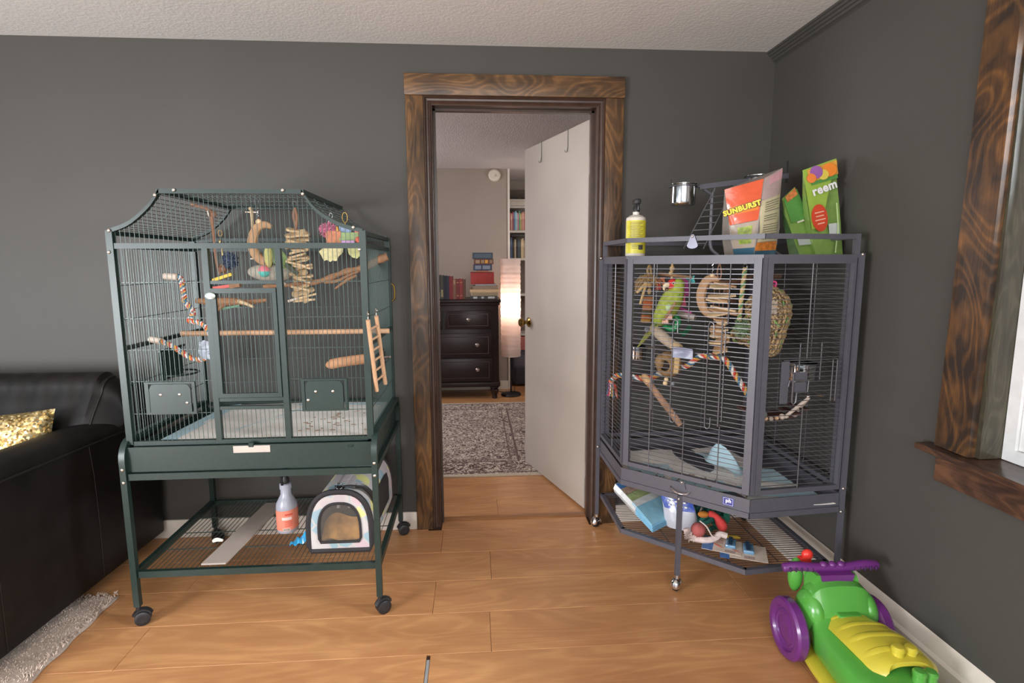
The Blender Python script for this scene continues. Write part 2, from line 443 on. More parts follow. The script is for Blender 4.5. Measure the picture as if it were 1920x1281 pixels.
# window in the right wall
tw = thing('trim_3', None, None, (1.441, -1.2, 0.76)); tw['kind'] = 'structure'
def board(y0b, y1b, y0t, y1t, z0, z1, x0, x1):
    return MB().rings([[(x0, y0b, z0), (x1, y0b, z0), (x1, y1b, z0), (x0, y1b, z0)], [(x0, y0t, z1), (x1, y0t, z1), (x1, y1t, z1), (x0, y1t, z1)]])
part('casing_board', board(-1.250, -1.132, -1.262, -1.158, 0.768, 2.16, 1.419, 1.4405), M_window, tw)
part('casing_board', MB().bb(1.419, 1.4405, -2.46, -2.345, 0.768, 2.16), M_window, tw)
part('header_board', MB().bb(1.417, 1.4405, -2.48, -1.14, 2.161, 2.26), M_window_h, tw)
part('window_stool', MB().rbox(1.385, 1.545, -2.50, -1.095, 0.747, 0.7665, 0.003, 2), M_window_h, tw)
part('apron', MB().bb(1.420, 1.4405, -2.45, -1.142, 0.660, 0.7465), M_window_h, tw)
M_jamb = wood('jamb_wood_greenlit', (50, 46, 38), (84, 80, 62), axis=2, ring=3, stretch=9, contrast=(0.3, 0.7), knot=2.4, rough=0.22)  # green tint of the window reflections is put into these wood colours
part('jamb', MB().bb(1.441, 1.556, -1.2645, -1.2455, 0.768, 2.02), M_jamb, tw)
part('jamb', MB().bb(1.441, 1.556, -2.3495, -2.330, 0.768, 2.02), M_jamb, tw)
part('jamb', MB().bb(1.441, 1.556, -2.3295, -1.265, 2.0, 2.0195), M_jamb, tw)
M_vinyl = mat('window_vinyl', (225, 226, 226), 0.35)
wn = thing('window_1', None, None, (1.53, -1.8, 0.767)); wn['kind'] = 'structure'
def hoop(x0, x1, ya, yb, za, zb, w):
    return MB().bb(x0, x1, ya, ya + w, za, zb).bb(x0, x1, yb - w, yb, za, zb).bb(x0, x1, ya + w, yb - w, za, za + w).bb(x0, x1, ya + w, yb - w, zb - w, zb)
part('window_frame', hoop(1.508, 1.556, -2.329, -1.266, 0.768, 1.999, 0.035), M_vinyl, wn)
part('sash', hoop(1.518, 1.548, -2.292, -1.303, 0.805, 1.40, 0.034), M_vinyl, wn)
part('sash', hoop(1.534, 1.552, -2.292, -1.303, 1.37, 1.962, 0.034), M_vinyl, wn)
def glassmat(name):
    t = NT(name)
    tp = t.t.nodes.new('ShaderNodeBsdfTransparent'); gl = t.t.nodes.new('ShaderNodeBsdfGlossy'); gl.inputs['Roughness'].default_value = 0.02
    fr = t.n('Fresnel'); fr.inputs['IOR'].default_value = 1.45
    mx = t.t.nodes.new('ShaderNodeMixShader'); t.l(fr.outputs[0], mx.inputs[0]); t.l(tp.outputs[0], mx.inputs[1]); t.l(gl.outputs[0], mx.inputs[2])
    t.l(mx.outputs[0], t.t.nodes['Material Output'].inputs['Surface']); return t.m
M_glass = glassmat('window_glass')
part('pane', MB().bb(1.531, 1.535, -2.258, -1.337, 0.839, 1.366), M_glass, wn)
part('pane', MB().bb(1.541, 1.545, -2.258, -1.337, 1.404, 1.928), M_glass, wn)

# the study beyond the doorway
struct('wall_study_back', MB().bb(-2.0, 0.372, 3.15, 3.27, 0, 2.4), M_study, sh=False)
struct('wall_study_left', MB().bb(-2.1, -1.98, 0.12, 0.9, 0, 2.4).bb(-2.1, -1.98, 2.3, 3.27, 0, 2.4).bb(-2.1, -1.98, 0.9, 2.3, 0, 0.8).bb(-2.1, -1.98, 0.9, 2.3, 2.1, 2.4), M_study, sh=False)
struct('wall_study_right', MB().bb(1.45, 1.57, 0.12, 4.1, 0, 2.4), M_study, sh=False)
struct('wall_study_recess', MB().bb(0.373, 1.45, 4.0, 4.1, 0, 2.4).bb(0.30, 0.372, 3.27, 4.1, 0, 2.4), M_study, sh=False)
struct('ceiling_study', MB().bb(-2.0, 1.45, 0.12, 4.1, 2.282, 2.40), M_popcorn, sh=False)
struct('trim_5', MB().bb(0.366, 0.386, 3.138, 3.29, 0, 2.281), M_white, label='white corner board')
struct('baseboard_study', MB().bb(-1.97, 0.364, 3.136, 3.1495, 0, 0.09), M_white)
# ------------------------------------------------------------------ shared object materials
M_green = mat('green_enamel', (25, 44, 40), 0.38, var=0.12, vscale=60, bump=0.15, bscale=700, bdist=0.0006)
M_gwire = mat('green_wire', (60, 76, 72), 0.35, metal=0.15)
M_bolt = mat('nickel_bolt', (215, 205, 195), 0.25, 0.9)
M_steel = mat('stainless_steel', (205, 205, 205), 0.12, 1.0)
M_chrome = mat('chrome', (220, 220, 222), 0.06, 1.0)
M_black = mat('black_plastic', (34, 34, 36), 0.4, var=0.1)
M_pad_w = mat('pad_white', (240, 236, 230), 0.85, var=0.05, vscale=12, bump=0.2, bscale=120)
M_pad_b = mat('pad_pale_blue', (176, 206, 218), 0.8, var=0.06, vscale=14)
M_tan = wood('toy_tan_wood', (146, 108, 76), (196, 160, 120), axis=2, ring=3, stretch=5, knot=12, rough=0.7, contrast=(0.15, 0.8))
M_dowel = mat('dowel_wood', (190, 150, 116), 0.6, var=0.08, vscale=40)
M_leather = mat('leather_strip', (134, 98, 76), 0.7, var=0.12, vscale=60)

# ------------------------------------------------------------------ the green cage
GX0, GX1, GYF, GYB = -1.243, -0.387, -0.66, -0.085
gc = thing('bird_cage', 'dark green metal bird cage with flared roof on a wheeled stand beside black sofa', 'bird cage', (-0.81, -0.37, 0))
P = 0.011
def sq(x, y, z0, z1, w=P): return MB().bb(x - w, x + w, y - w, y + w, z0, z1)
for x in (GX0, GX1):
    for y in (GYF, GYB): part('corner_post', sq(x, y, 0.686, 1.447), M_green, gc)
def railx(z, y, x0=GX0 + P, x1=GX1 - P, w=0.008, d=0.008): return MB().bb(x0, x1, y - d, y + d, z - w, z + w)
def raily(z, x, w=0.008, d=0.008): return MB().bb(x - d, x + d, GYF + P, GYB - P, z - w, z + w)
part('front_rail', railx(1.395, GYF, w=0.0095), M_green, gc)
part('front_rail', railx(0.689, GYF), M_green, gc)
for z in (1.439, 1.395, 0.689): part('back_rail', railx(z, GYB), M_green, gc)
for x in (GX0, GX1):
    for z in (1.439, 1.395, 1.035, 0.70): part('side_rail', raily(z, x, 0.0075), M_green, gc)
# flared roof outline
LC = [(-1.243, 1.445), (-1.182, 1.468), (-1.135, 1.502), (-1.096, 1.540), (-1.067, 1.580)]
RC = [(-0.387, 1.445), (-0.452, 1.462), (-0.502, 1.486), (-0.550, 1.522), (-0.591, 1.580)]
lcs = spline([(x, 0, z) for x, z in LC], 5); rcs = spline([(x, 0, z) for x, z in RC], 5)
def roof_z(x):
    for cs in (lcs, rcs):
        for a, b in zip(cs[:-1], cs[1:]):
            if min(a.x, b.x) <= x <= max(a.x, b.x) and abs(a.x - b.x) > 1e-6: return lerp(a.z, b.z, (x - a.x)/(b.x - a.x))
    return 1.580
for y in (GYF, GYB):
    for cs in (lcs, rcs):
        part('roof_bow', MB().rings([[V((p.x, y - 0.009, p.z - 0.006)), V((p.x, y + 0.009, p.z - 0.006)), V((p.x, y + 0.009, p.z + 0.008)), V((p.x, y - 0.009, p.z + 0.008))] for p in cs]), M_green, gc)
    part('ridge_rail', MB().bb(-1.075, -0.583, y - 0.009, y + 0.009, 1.572, 1.588), M_green, gc)
for x in (-1.067, -0.591): part('ridge_rail', MB().bb(x - 0.009, x + 0.009, GYF + 0.009, GYB - 0.009, 1.573, 1.587), M_green, gc)
# roof wires: along the depth, spaced along the outline, with a few cross wires
mb = MB()
outline = list(lcs) + [V((lerp(-1.067, -0.591, k/30), 0, 1.580)) for k in range(1, 30)] + list(reversed(rcs))
acc = 0; step = 0.0165; nxt = step; tot = 0
for a, b in zip(outline[:-1], outline[1:]):
    L = (b - a).length
    while nxt <= tot + L:
        p = a.lerp(b, (nxt - tot)/L); mb.wire((p.x, GYF, p.z), (p.x, GYB, p.z), 0.0013); nxt += step
    tot += L
for y in (-0.52, -0.375, -0.23):
    mb.tube([(p.x, y, p.z - 0.003) for p in outline], 0.0016, 4)
part('roof_bars', mb, M_gwire, gc, stuff=True)
# door opening posts
DX0, DX1 = -0.931, -0.684
for x in (DX0, DX1): part('door_post', MB().bb(x - 0.010, x + 0.010, GYF - 0.010, GYF + 0.009, 0.695, 1.386), M_green, gc)
part('door_rail', MB().bb(DX0 + 0.0105, DX1 - 0.0105, GYF - 0.008, GYF + 0.008, 1.262, 1.274), M_green, gc)
part('door_rail', MB().bb(DX0 + 0.0105, DX1 - 0.0105, GYF - 0.008, GYF + 0.008, 0.8385, 0.851), M_green, gc)
part('door_rail', MB().bb(DX0 + 0.0105, DX1 - 0.0105, GYF - 0.008, GYF + 0.008, 0.808, 0.8205), M_green, gc)
# the main door itself
door = part('door_frame', MB().bb(DX0 + 0.012, DX0 + 0.028, GYF - 0.014, GYF - 0.002, 0.8535, 1.247).bb(DX1 - 0.026, DX1 - 0.012, GYF - 0.014, GYF - 0.002, 0.8535, 1.247)
            .bb(DX0 + 0.028, DX1 - 0.026, GYF - 0.014, GYF - 0.002, 1.230, 1.247).bb(DX0 + 0.028, DX1 - 0.026, GYF - 0.014, GYF - 0.002, 0.8535, 0.869), M_green, gc)
mb = MB(); x = DX0 + 0.040
while x < DX1 - 0.030: mb.wire((x, GYF - 0.008, 0.86), (x, GYF - 0.008, 1.24)); x += 0.0159
part('door_bars', mb, M_gwire, door, stuff=True)
lm = frame((-0.919, GYF - 0.017, 1.221), (1, 0, 0), (0, 0, 1))
part('latch_disc', MB().lathe([(0, 0), (0.0135, 0), (0.0145, 0.002), (0.012, 0.004), (0, 0.005)], n=20, M=lm @ Matrix.Diagonal((1.25, 0.85, 1, 1))), mat('pale_latch', (176, 190, 184), 0.3, 0.4), door, label='pale oval latch')
# bars of the four sides
def bars_x(y, z0, z1, xs, top=None):
    mb = MB()
    for x in xs: mb.wire((x, y, z0), (x, y, (top(x) if top else z1)))
    return mb
xs = [GX0 + 0.0159*k for k in range(1, 54)]
xs = [x for x in xs if GX1 - x > 0.012]
left = [x for x in xs if x < DX0 - 0.012]; mid = [x for x in xs if DX0 + 0.012 < x < DX1 - 0.012]; right = [x for x in xs if x > DX1 + 0.012]
mb = bars_x(GYF, 0.69, 1.39, left + right)
for x in mid: mb.wire((x, GYF, 0.69), (x, GYF, 0.812)); mb.wire((x, GYF, 1.268), (x, GYF, 1.39))
for z in (1.269, 1.142, 1.030, 0.916, 0.797):
    mb.wire((GX0, GYF + 0.003, z), (DX0, GYF + 0.003, z), 0.0015); mb.wire((DX1, GYF + 0.003, z), (GX1, GYF + 0.003, z), 0.0015)
part('front_bars', mb, M_gwire, gc, stuff=True)
part('gable_bars', bars_x(GYF, 1.40, None, xs, roof_z), M_gwire, gc, stuff=True)
mb = bars_x(GYB, 0.69, None, xs, roof_z)
for z in (1.258, 1.136, 1.012, 0.90, 0.79): mb.wire((GX0, GYB - 0.003, z), (GX1, GYB - 0.003, z), 0.0016)
part('back_bars', mb, M_gwire, gc, stuff=True)
for x in (GX0, GX1):
    mb = MB(); y = GYF + 0.016
    while y < GYB - 0.008: mb.wire((x, y, 0.70), (x, y, 1.395)); y += 0.0159
    for z in (1.258, 1.136, 0.90, 0.79): mb.wire((x, GYF, z), (x, GYB, z), 0.0016)
    part('side_bars', mb, M_gwire, gc, stuff=True)
# seed doors on the front
def seed_door(x0, x1, z0, z1, flip):
    y = GYF - 0.004
    fr = part('seed_door_frame', MB().bb(x0, x0 + 0.012, y - 0.008, y, z0, z1).bb(x1 - 0.010, x1, y - 0.008, y, z0, z1).bb(x0 + 0.012, x1 - 0.010, y - 0.008, y, z1 - 0.006, z1).bb(x0 + 0.012, x1 - 0.010, y - 0.008, y, z0, z0 + 0.008), M_green, gc)
    a, b = x0 + 0.016, x1 - 0.014; c = 0.024
    poly = [(a, z0 + 0.009), (b, z0 + 0.009), (b, z1 - c), (b - c*0.4, z1 - c*0.35), (b - c, z1 - 0.007), (a + c, z1 - 0.007), (a + c*0.4, z1 - c*0.35), (a, z1 - c)]
    MM = frame((0, y - 0.009, 0), (1, 0, 0), (0, 0, 1))
    pl = part('seed_door_plate', MB().prism(poly, -0.001, 0.003, M=MM), M_green, gc)
    for sx, sz in ((0.27, 0.62), (0.73, 0.62), (0.90 if not flip else 0.06, 0.36)):
        part('screw', MB().ball((lerp(a, b, sx), y - 0.013, lerp(z0, z1, sz)), (0.0055, 0.003, 0.0055), 10, 6), M_bolt, pl)
seed_door(-1.172, -1.000, 0.797, 0.915, False)
seed_door(-0.628, -0.464, 0.797, 0.917, True)
# seed doors on the two sides
for x, s, y0, z0, z1 in ((GX1, 1, -0.50, 0.855, 0.965), (GX0, -1, -0.42, 0.865, 0.985)):
    xa, xb = (x + 0.006, x + 0.012) if s > 0 else (x - 0.012, x - 0.006)
    pl = part('side_seed_door', MB().rbox(xa, xb, y0, y0 + 0.17, z0, z1, 0.003, 1).bb(x - 0.005 if s > 0 else x - 0.0055, x + 0.0055 if s > 0 else x + 0.005, y0 - 0.01, y0 + 0.18, z1, z1 + 0.008), M_green, gc)
    if s > 0:
        for yy_, zz in ((0.045, 0.07), (0.125, 0.075), (0.05, 0.03)): part('screw', MB().ball((xb + 0.001, y0 + yy_, z0 + zz), (0.003, 0.006, 0.006), 10, 6), M_bolt, pl)
    else:
        part('cup_ring', MB().tube([(x + 0.02 + 0.07*math.cos(a), y0 + 0.09 + 0.07*math.sin(a), z0 + 0.02) for a in [2*PI*k/24 for k in range(24)]], 0.004, 6, closed=True), M_green, pl)
# roof and post bolts
for x, z in ((-1.078, 1.566), (-1.015, 1.583), (-0.652, 1.584), (-0.585, 1.572), (-1.240, 1.447), (-0.417, 1.458), (-1.247, 1.374), (-0.399, 1.381)):
    part('bolt', MB().ball((x, GYF - 0.0125, z), (0.006, 0.004, 0.006), 10, 6), M_bolt, gc)
# brass hinge on the rear corner
part('brass_hinge', MB().tube([(GX1 + 0.012, -0.085, 1.16), (GX1 + 0.022, -0.085, 1.168), (GX1 + 0.026, -0.085, 1.20), (GX1 + 0.022, -0.085, 1.232), (GX1 + 0.012, -0.085, 1.24)], 0.0045, 6), M_brass, gc)
# tray drawer and apron
tr_ = part('tray', MB().bb(-1.247, -0.379, -0.686, -0.677, 0.589, 0.6805).bb(-1.247, -0.379, -0.676, -0.075, 0.589, 0.596).bb(-1.247, -1.238, -0.676, -0.075, 0.597, 0.670).bb(-0.388, -0.379, -0.676, -0.075, 0.597, 0.670).bb(-1.237, -0.389, -0.083, -0.075, 0.597, 0.670), M_green, gc)
part('tray_label', MB().bb(-0.876, -0.746, -0.6878, -0.6862, 0.652, 0.6775), mat('masking_tape', (178, 166, 156), 0.6), tr_, label='strip of pale tape')
part('tray_catch', MB().rbox(-0.822, -0.803, -0.690, -0.676, 0.672, 0.689, 0.002, 1), M_green, tr_)
part('tray_catch', MB().rbox(-0.468, -0.448, -0.690, -0.676, 0.664, 0.672, 0.002, 1), M_green, tr_)
part('bottom_grate', (lambda m: [m.wire((x, GYF, 0.684), (x, GYB, 0.684), 0.0013) for x in xs] and m)(MB()), M_gwire, gc, stuff=True)
# stand: two bent side frames, stretchers, wire shelf, casters
def tube_sq(pts, w): return MB().tube(pts, w*0.7071, 4)
LEGS = []
for sx, x in ((-1, -1.257), (1, -0.371)):
    for y, d in ((-0.695, 1), (-0.062, -1)):
        pts = [(x + sx*0.0, y, 0.075), (x, y, 0.30), (x, y, 0.615)] + [V((x, y + d*0.05 - d*0.05*math.cos(a), 0.635 + 0.065*math.sin(a))) for a in [PI/2*k/5 for k in range(6)]]
        lg = part('stand_leg', tube_sq(pts, 0.021), M_green, gc)
        for z in (0.605, 0.557): part('bolt', MB().ball((x + sx*0.0, y - d*0.0118, z), (0.006, 0.004, 0.006), 10, 6), M_bolt, lg)
        LEGS.append((x, y))
    part('stand_side_rail', tube_sq([(x, -0.64, 0.7005), (x, -0.117, 0.7005)], 0.021), M_green, gc)
    part('shelf_side_rail', MB().bb(x - 0.009, x + 0.009, -0.683, -0.074, 0.188, 0.214), M_green, gc)
    part('stand_side_rail', MB().bb(x - 0.008, x + 0.008, -0.683, -0.074, 0.562, 0.586), M_green, gc)
for y in (-0.69, -0.068):
    part('stand_stretcher', MB().bb(-1.244, -0.383, y - 0.008, y + 0.008, 0.562, 0.586), M_green, gc)
    part('shelf_rail', MB().bb(-1.244, -0.383, y - 0.008, y + 0.008, 0.186, 0.211), M_green, gc)
mb = MB(); x = -1.235
while x < -0.39: mb.wire((x, -0.69, 0.205), (x, -0.068, 0.205), 0.0014); x += 0.0185
for y in (-0.52, -0.38, -0.24): mb.wire((-1.244, y, 0.202), (-0.383, y, 0.202), 0.002)
part('shelf_bars', mb, M_gwire, gc, stuff=True)
for k, (x, y) in enumerate(LEGS):
    a = [0.35, -0.5, 0.6, 0.3][k]
    ux, uy = math.cos(a), math.sin(a)
    ca = part('caster', MB().tube([(x, y, 0.060), (x, y, 0.09)], 0.009, 8), M_black, gc)
    cx, cy = x + 0.012*ux, y + 0.012*uy
    for s in (-1, 1):
        MW = frame((cx - uy*s*0.010, cy + ux*s*0.010, 0.027), (ux, uy, 0), (0, 0, 1))
        part('wheel', MB().lathe([(0, -0.009), (0.020, -0.009), (0.0265, -0.006), (0.0265, 0.006), (0.020, 0.009), (0.012, 0.0095), (0.0, 0.008)], n=20, M=MW), M_black, ca)
    part('hood', MB().tube([(cx + ux*0.03*math.cos(t), cy + uy*0.03*math.cos(t), 0.027 + 0.032*math.sin(t)) for t in [PI*k2/8 for k2 in range(1, 8)]], 0.008, 6, flat=1.6), M_black, ca)

# pads lying in the cage tray
pd = thing('absorbent_pad', 'white absorbent pads with blue edges lining the floor of the green cage', 'pad', (-0.8, -0.37, 0.686))
mb = MB().sheet(lambda u, v: (lerp(-1.10, -0.395, u), lerp(-0.645, -0.10, v), 0.690 + 0.0025*math.sin(7*u + 4*v) + 0.002*math.sin(17*v)), 16, 12, 0.002)
part('pad', mb, M_pad_w, pd)
part('pad_edge', MB().sheet(lambda u, v: (lerp(-1.165, -1.101, u) + 0.03*v, lerp(-0.645, -0.12, v), 0.688 + 0.006*u), 4, 8, 0.0015), M_pad_b, pd, label='pale blue edge')
mb = MB().sheet(lambda u, v: (lerp(-0.80, -0.42, u), lerp(-0.17, -0.15, v), 0.6965 + 0.001*math.sin(9*u)), 8, 2, 0.001)
mb.sheet(lambda u, v: (lerp(-0.93, -0.73, u) + 0.02*v, lerp(-0.56, -0.17, u) + 0.03*v, 0.6965 + 0.002*math.sin(9*u)), 8, 2, 0.001)
part('pad_fold', mb, M_pad_b, pd, label='pale blue fold')
mb = MB()
for k in range(34):
    x, y = R.uniform(-0.68, -0.42), R.uniform(-0.6, -0.3)
    mb.bar((x, y, 0.6985), (x + R.uniform(-.02, .02), y + R.uniform(-.008, .008), 0.699), 0.004, 0.002)
part('chewed_splinters', mb, mat('splinters', (132, 96, 66), 0.8, var=0.2), pd, stuff=True)
# ------------------------------------------------------------------ the grey corner cage
M_grey = mat('grey_enamel', (83, 82, 90), 0.4, var=0.06, vscale=60, bump=0.1, bscale=700, bdist=0.0005)
M_wirec = mat('grey_wire', (98, 96, 100), 0.3, metal=0.3)
M_badge = mat('badge_grey', (120, 120, 132), 0.3, 0.4)
kc = thing('bird_cage', 'grey metal corner bird cage with a diagonal front in the room corner', 'bird cage', (1.0, -0.42, 0))
TL, FL, FR, TR, KK = V((0.630, -0.052, 0)), V((0.633, -0.440, 0)), V((1.015, -0.800, 0)), V((1.375, -0.765, 0)), V((1.385, -0.052, 0))
ZB, ZT = 0.475, 1.345
Z = lambda p, z: V((p.x, p.y, z))
def panel(a, b, name, wa=0.020, wb=0.020, inset=0.0):
    """posts and rails of one side panel"""
    d = (b - a).normalized()
    n = V((d.y, -d.x, 0))
    p = part(name, MB().bar(Z(a + d*wa/2, ZB), Z(a + d*wa/2, ZT), wa, 0.020, n), M_grey, kc)
    p2 = part(name, MB().bar(Z(b - d*wb/2, ZB), Z(b - d*wb/2, ZT), wb, 0.020, n), M_grey, kc)
    for z, w in ((ZB + 0.009, 0.018), (ZT - 0.010, 0.020)):
        part('panel_rail', MB().bar(Z(a + d*(wa + 0.0005), z), Z(b - d*(wb + 0.0005), z), 0.018, w), M_grey, kc)
eps = 0.012
dF = (FR - FL).normalized(); nF = V((dF.y, -dF.x, 0))           # outward normal of the front
panel(TL, FL + V((0, 0.006, 0)), 'panel_post', 0.012, 0.010)
panel(FL + dF*0.004, FR - dF*0.002, 'panel_post', 0.024, 0.026)
panel(FR + (TR - FR).normalized()*0.0125, TR, 'panel_post', 0.022, 0.010)
panel(TR + V((0.0, 0.014, 0)), KK + V((0, -0.014, 0)), 'panel_post')
panel(KK + V((-0.014, 0, 0)), TL + V((0.014, 0, 0)), 'panel_post')
def hbars(a, b, name, nv=(), r=0.0016, off=0.0):
    mb = MB(); z = ZB + 0.030
    d = (b - a).normalized()
    while z < ZT - 0.022: mb.wire(Z(a + d*0.02, z), Z(b - d*0.02, z), r); z += 0.0178
    n = V((d.y, -d.x, 0))
    for u, z0, z1 in nv:
        p = a.lerp(b, u) + n*0.004
        mb.wire(Z(p, z0), Z(p, z1), 0.0021, 6)
    return part(name, mb, M_wirec, kc, stuff=True)
hbars(TL, FL, 'panel_bars', [(0.55, ZB, ZT)])
hbars(FL, FR, 'panel_bars', [(0.225, ZB, ZT), (0.505, 1.105, ZT), (0.790, 1.105, ZT), (0.50, ZB, 0.715), (0.765, ZB, 0.715)])
hbars(FR, TR, 'panel_bars', [(0.53, 0.985, ZT), (0.52, ZB, 0.80)])
hbars(TR, KK, 'panel_bars', [(0.33, ZB, ZT), (0.66, ZB, ZT)])
hbars(KK, TL, 'panel_bars', [(0.33, ZB, ZT), (0.66, ZB, ZT)])
# wire door in the front panel with its latch
def fp(s, z, o=0.0): return Z(FL + dF*s + nF*o, z)
LF = (FR - FL).length
mb = MB()
s0, s1 = 0.125, 0.408
mb.tube([fp(s0, 0.735, 0.006), fp(s1, 0.735, 0.006), fp(s1, 1.088, 0.006), fp(s0, 1.088, 0.006)], 0.0022, 6, closed=True)
for s in (0.205, 0.345):
    mb.tube([fp(s, 0.72, 0.007), fp(s, 1.095, 0.007)] + [fp(s + 0.010 - 0.010*math.cos(a), 1.095 + 0.014*math.sin(a), 0.007) for a in [PI*k/8 for k in range(1, 9)]] + [fp(s + 0.02, 1.06, 0.007)], 0.0020, 6)
    mb.tube([fp(s, 0.72, 0.007)] + [fp(s + 0.0105 - 0.0105*math.cos(a), 0.715 - 0.016*math.sin(a), 0.007) for a in [PI*k/8 for k in range(1, 9)]] + [fp(s + 0.021, 0.745, 0.007)], 0.0020, 6)
mb.tube([fp(s1 - 0.012, 1.12, 0.008), fp(s1 - 0.012, 0.715, 0.008)], 0.0028, 6)
wd = part('wire_door', mb, M_wirec, kc, stuff=True)
lt = part('door_latch', MB().sheet(lambda u, v: fp(lerp(0.212, 0.292, u), lerp(0.962, 1.000, v) + 0.002*math.cos(PI*(u-.5)), 0.016 + 0.010*math.sin(PI*u)*0.4 - 0.010*math.exp(-((u-.45)**2*14 + (v-.6)**2*9)) + 0.008*(v > 0.95) ), 16, 10, 0.004), mat('latch_blue_grey', (128, 132, 152), 0.35), kc)
mb = MB()
for a, b, z0, z1 in ((0.095, 0.185, 0.994, 0.990), (0.188, 0.215, 0.996, 0.994), (0.29, 0.335, 0.972, 0.968), (0.345, 0.43, 0.986, 0.988)):
    mb.tube([fp(a, z0, 0.012), fp(b, z1, 0.012)], 0.0022, 6)
part('latch_rod', mb, M_chrome, kc, stuff=True)
# gallery round the top
for a, b in ((TL, FL), (FL, FR), (FR, TR), (TR, KK), (KK, TL)):
    d = (b - a).normalized()
    part('gallery_rail', MB().bar(Z(a - d*0.002, 1.420), Z(b + d*0.002, 1.420), 0.016, 0.018), M_grey, kc)
    part('top_rail', MB().bar(Z(a - d*0.003, 1.351), Z(b + d*0.003, 1.351), 0.020, 0.012), M_grey, kc)
for p in (TL, TR, KK): part('gallery_post', MB().bb(p.x - 0.009, p.x + 0.009, p.y - 0.009, p.y + 0.009, 1.345, 1.43), M_grey, kc)
poly5 = [TL, FL, FR, TR, KK]
def inside_x(y, inset=0.0):
    xs_ = []
    for a, b in zip(poly5, poly5[1:] + poly5[:1]):
        if (a.y - y)*(b.y - y) < 0:
            xs_.append(lerp(a.x, b.x, (y - a.y)/(b.y - a.y)))
    return (min(xs_) + inset, max(xs_) - inset) if len(xs_) > 1 else None
mb = MB(); y = -0.065
while y > -0.79:
    r_ = inside_x(y, 0.004)
    if r_: mb.wire((r_[0], y, 1.352), (r_[1], y, 1.352), 0.0013)
    y -= 0.0178
part('roof_bars', mb, M_wirec, kc, stuff=True)
# maker's badge on the gallery
bm_ = frame(fp(0.272, 1.424, 0.0105), dF, (0, 0, 1))
bd = part('badge', MB().prism([(-0.004, 0.010), (0.004, 0.010), (0.0085, 0.002), (0.021, -0.030)] + [(0.021*math.cos(a), -0.030 + 0.012*math.sin(a)) for a in [-PI*k/10 for k in range(1, 10)]] + [(-0.021, -0.030), (-0.0085, 0.002)], 0, 0.003, M=bm_), M_badge, kc)
part('screw', MB().ball(fp(0.272, 1.426, 0.0145), 0.005, 10, 6), M_bolt, bd)
# tray drawer, base frame
def walls(z0, z1, off, pts, th=0.004, mb=None):
    mb = mb or MB()
    for a, b in zip(pts[:-1], pts[1:]):
        d = (b - a).normalized(); n = V((d.y, -d.x, 0)) if False else V((-d.y, d.x, 0))
        n = V((d.y, -d.x, 0))
        n = n if n.dot((a + b)/2 - V((1.0, -0.4, 0))) > 0 else -n
        o = n*off
        mb.bar(Z(a + o - d*off*0.35, (z0+z1)/2), Z(b + o + d*off*0.35, (z0+z1)/2), th, z1 - z0)
    return mb
dr5 = [TL + V((0, -0.012, 0)), FL, FR, TR + V((0, 0.0, 0))]
tk = part('drawer_front', walls(0.4085, 0.4605, 0.008, dr5), M_grey, kc)
part('base_rail', walls(0.386, 0.4080, 0.006, dr5, 0.016), M_grey, kc)
part('base_rail', walls(0.386, 0.4600, 0.004, [TR, KK, TL], 0.012), M_grey, kc)
ins = [TL + V((.006, -.006, 0)), FL + V((.008, .004, 0)), FR + V((-.002, .014, 0)), TR + V((-.006, .006, 0)), KK + V((-.006, -.006, 0))]
part('tray_floor', MB().prism([(p.x, p.y) for p in ins], 0.4145, 0.4185), M_grey, kc)
hd = part('drawer_pull_plate', MB().prism([(-0.016, 0), (0.016, 0), (0.010, 0.018), (0.010, 0.032), (-0.010, 0.032), (-0.010, 0.018)], 0, 0.003, M=frame(fp(0.270, 0.4375, 0.012), dF, (0, 0, 1))), M_grey, kc)
part('drawer_handle', MB().tube(spline([fp(0.222, 0.436, 0.011), fp(0.232, 0.428, 0.024), fp(0.262, 0.421, 0.029), fp(0.292, 0.424, 0.024), fp(0.303, 0.432, 0.011)], 5), 0.0028, 8), M_chrome, kc)
part('screw', MB().ball(fp(0.268, 0.463, 0.014), 0.005, 10, 6), M_bolt, kc)
# blue maker's sticker
SM = frame(fp(0.450, 0.4325, 0.0105), dF, (0, 0, 1))
st = part('sticker', MB().bb(-0.021, 0.021, -0.016, 0.016, 0, 0.0006, SM), mat('sticker_blue', (52, 60, 140), 0.4), kc, label='blue and white square sticker')
part('sticker_border', MB().bb(-0.018, 0.018, 0.0125, 0.0135, 0.0006, 0.0010, SM).bb(-0.018, 0.018, -0.0135, -0.0125, 0.0006, 0.0010, SM).bb(-0.018, -0.017, -0.0125, 0.0125, 0.0006, 0.0010, SM).bb(0.017, 0.018, -0.0125, 0.0125, 0.0006, 0.0010, SM), mat('print_white', (230, 228, 228), 0.5), st)
lettering('sticker_lettering', 'ph', 0.020, SM @ Matrix.Translation((0.001, 0.003, 0.0008)), MATS['print_white'], st, offset=0.0008)
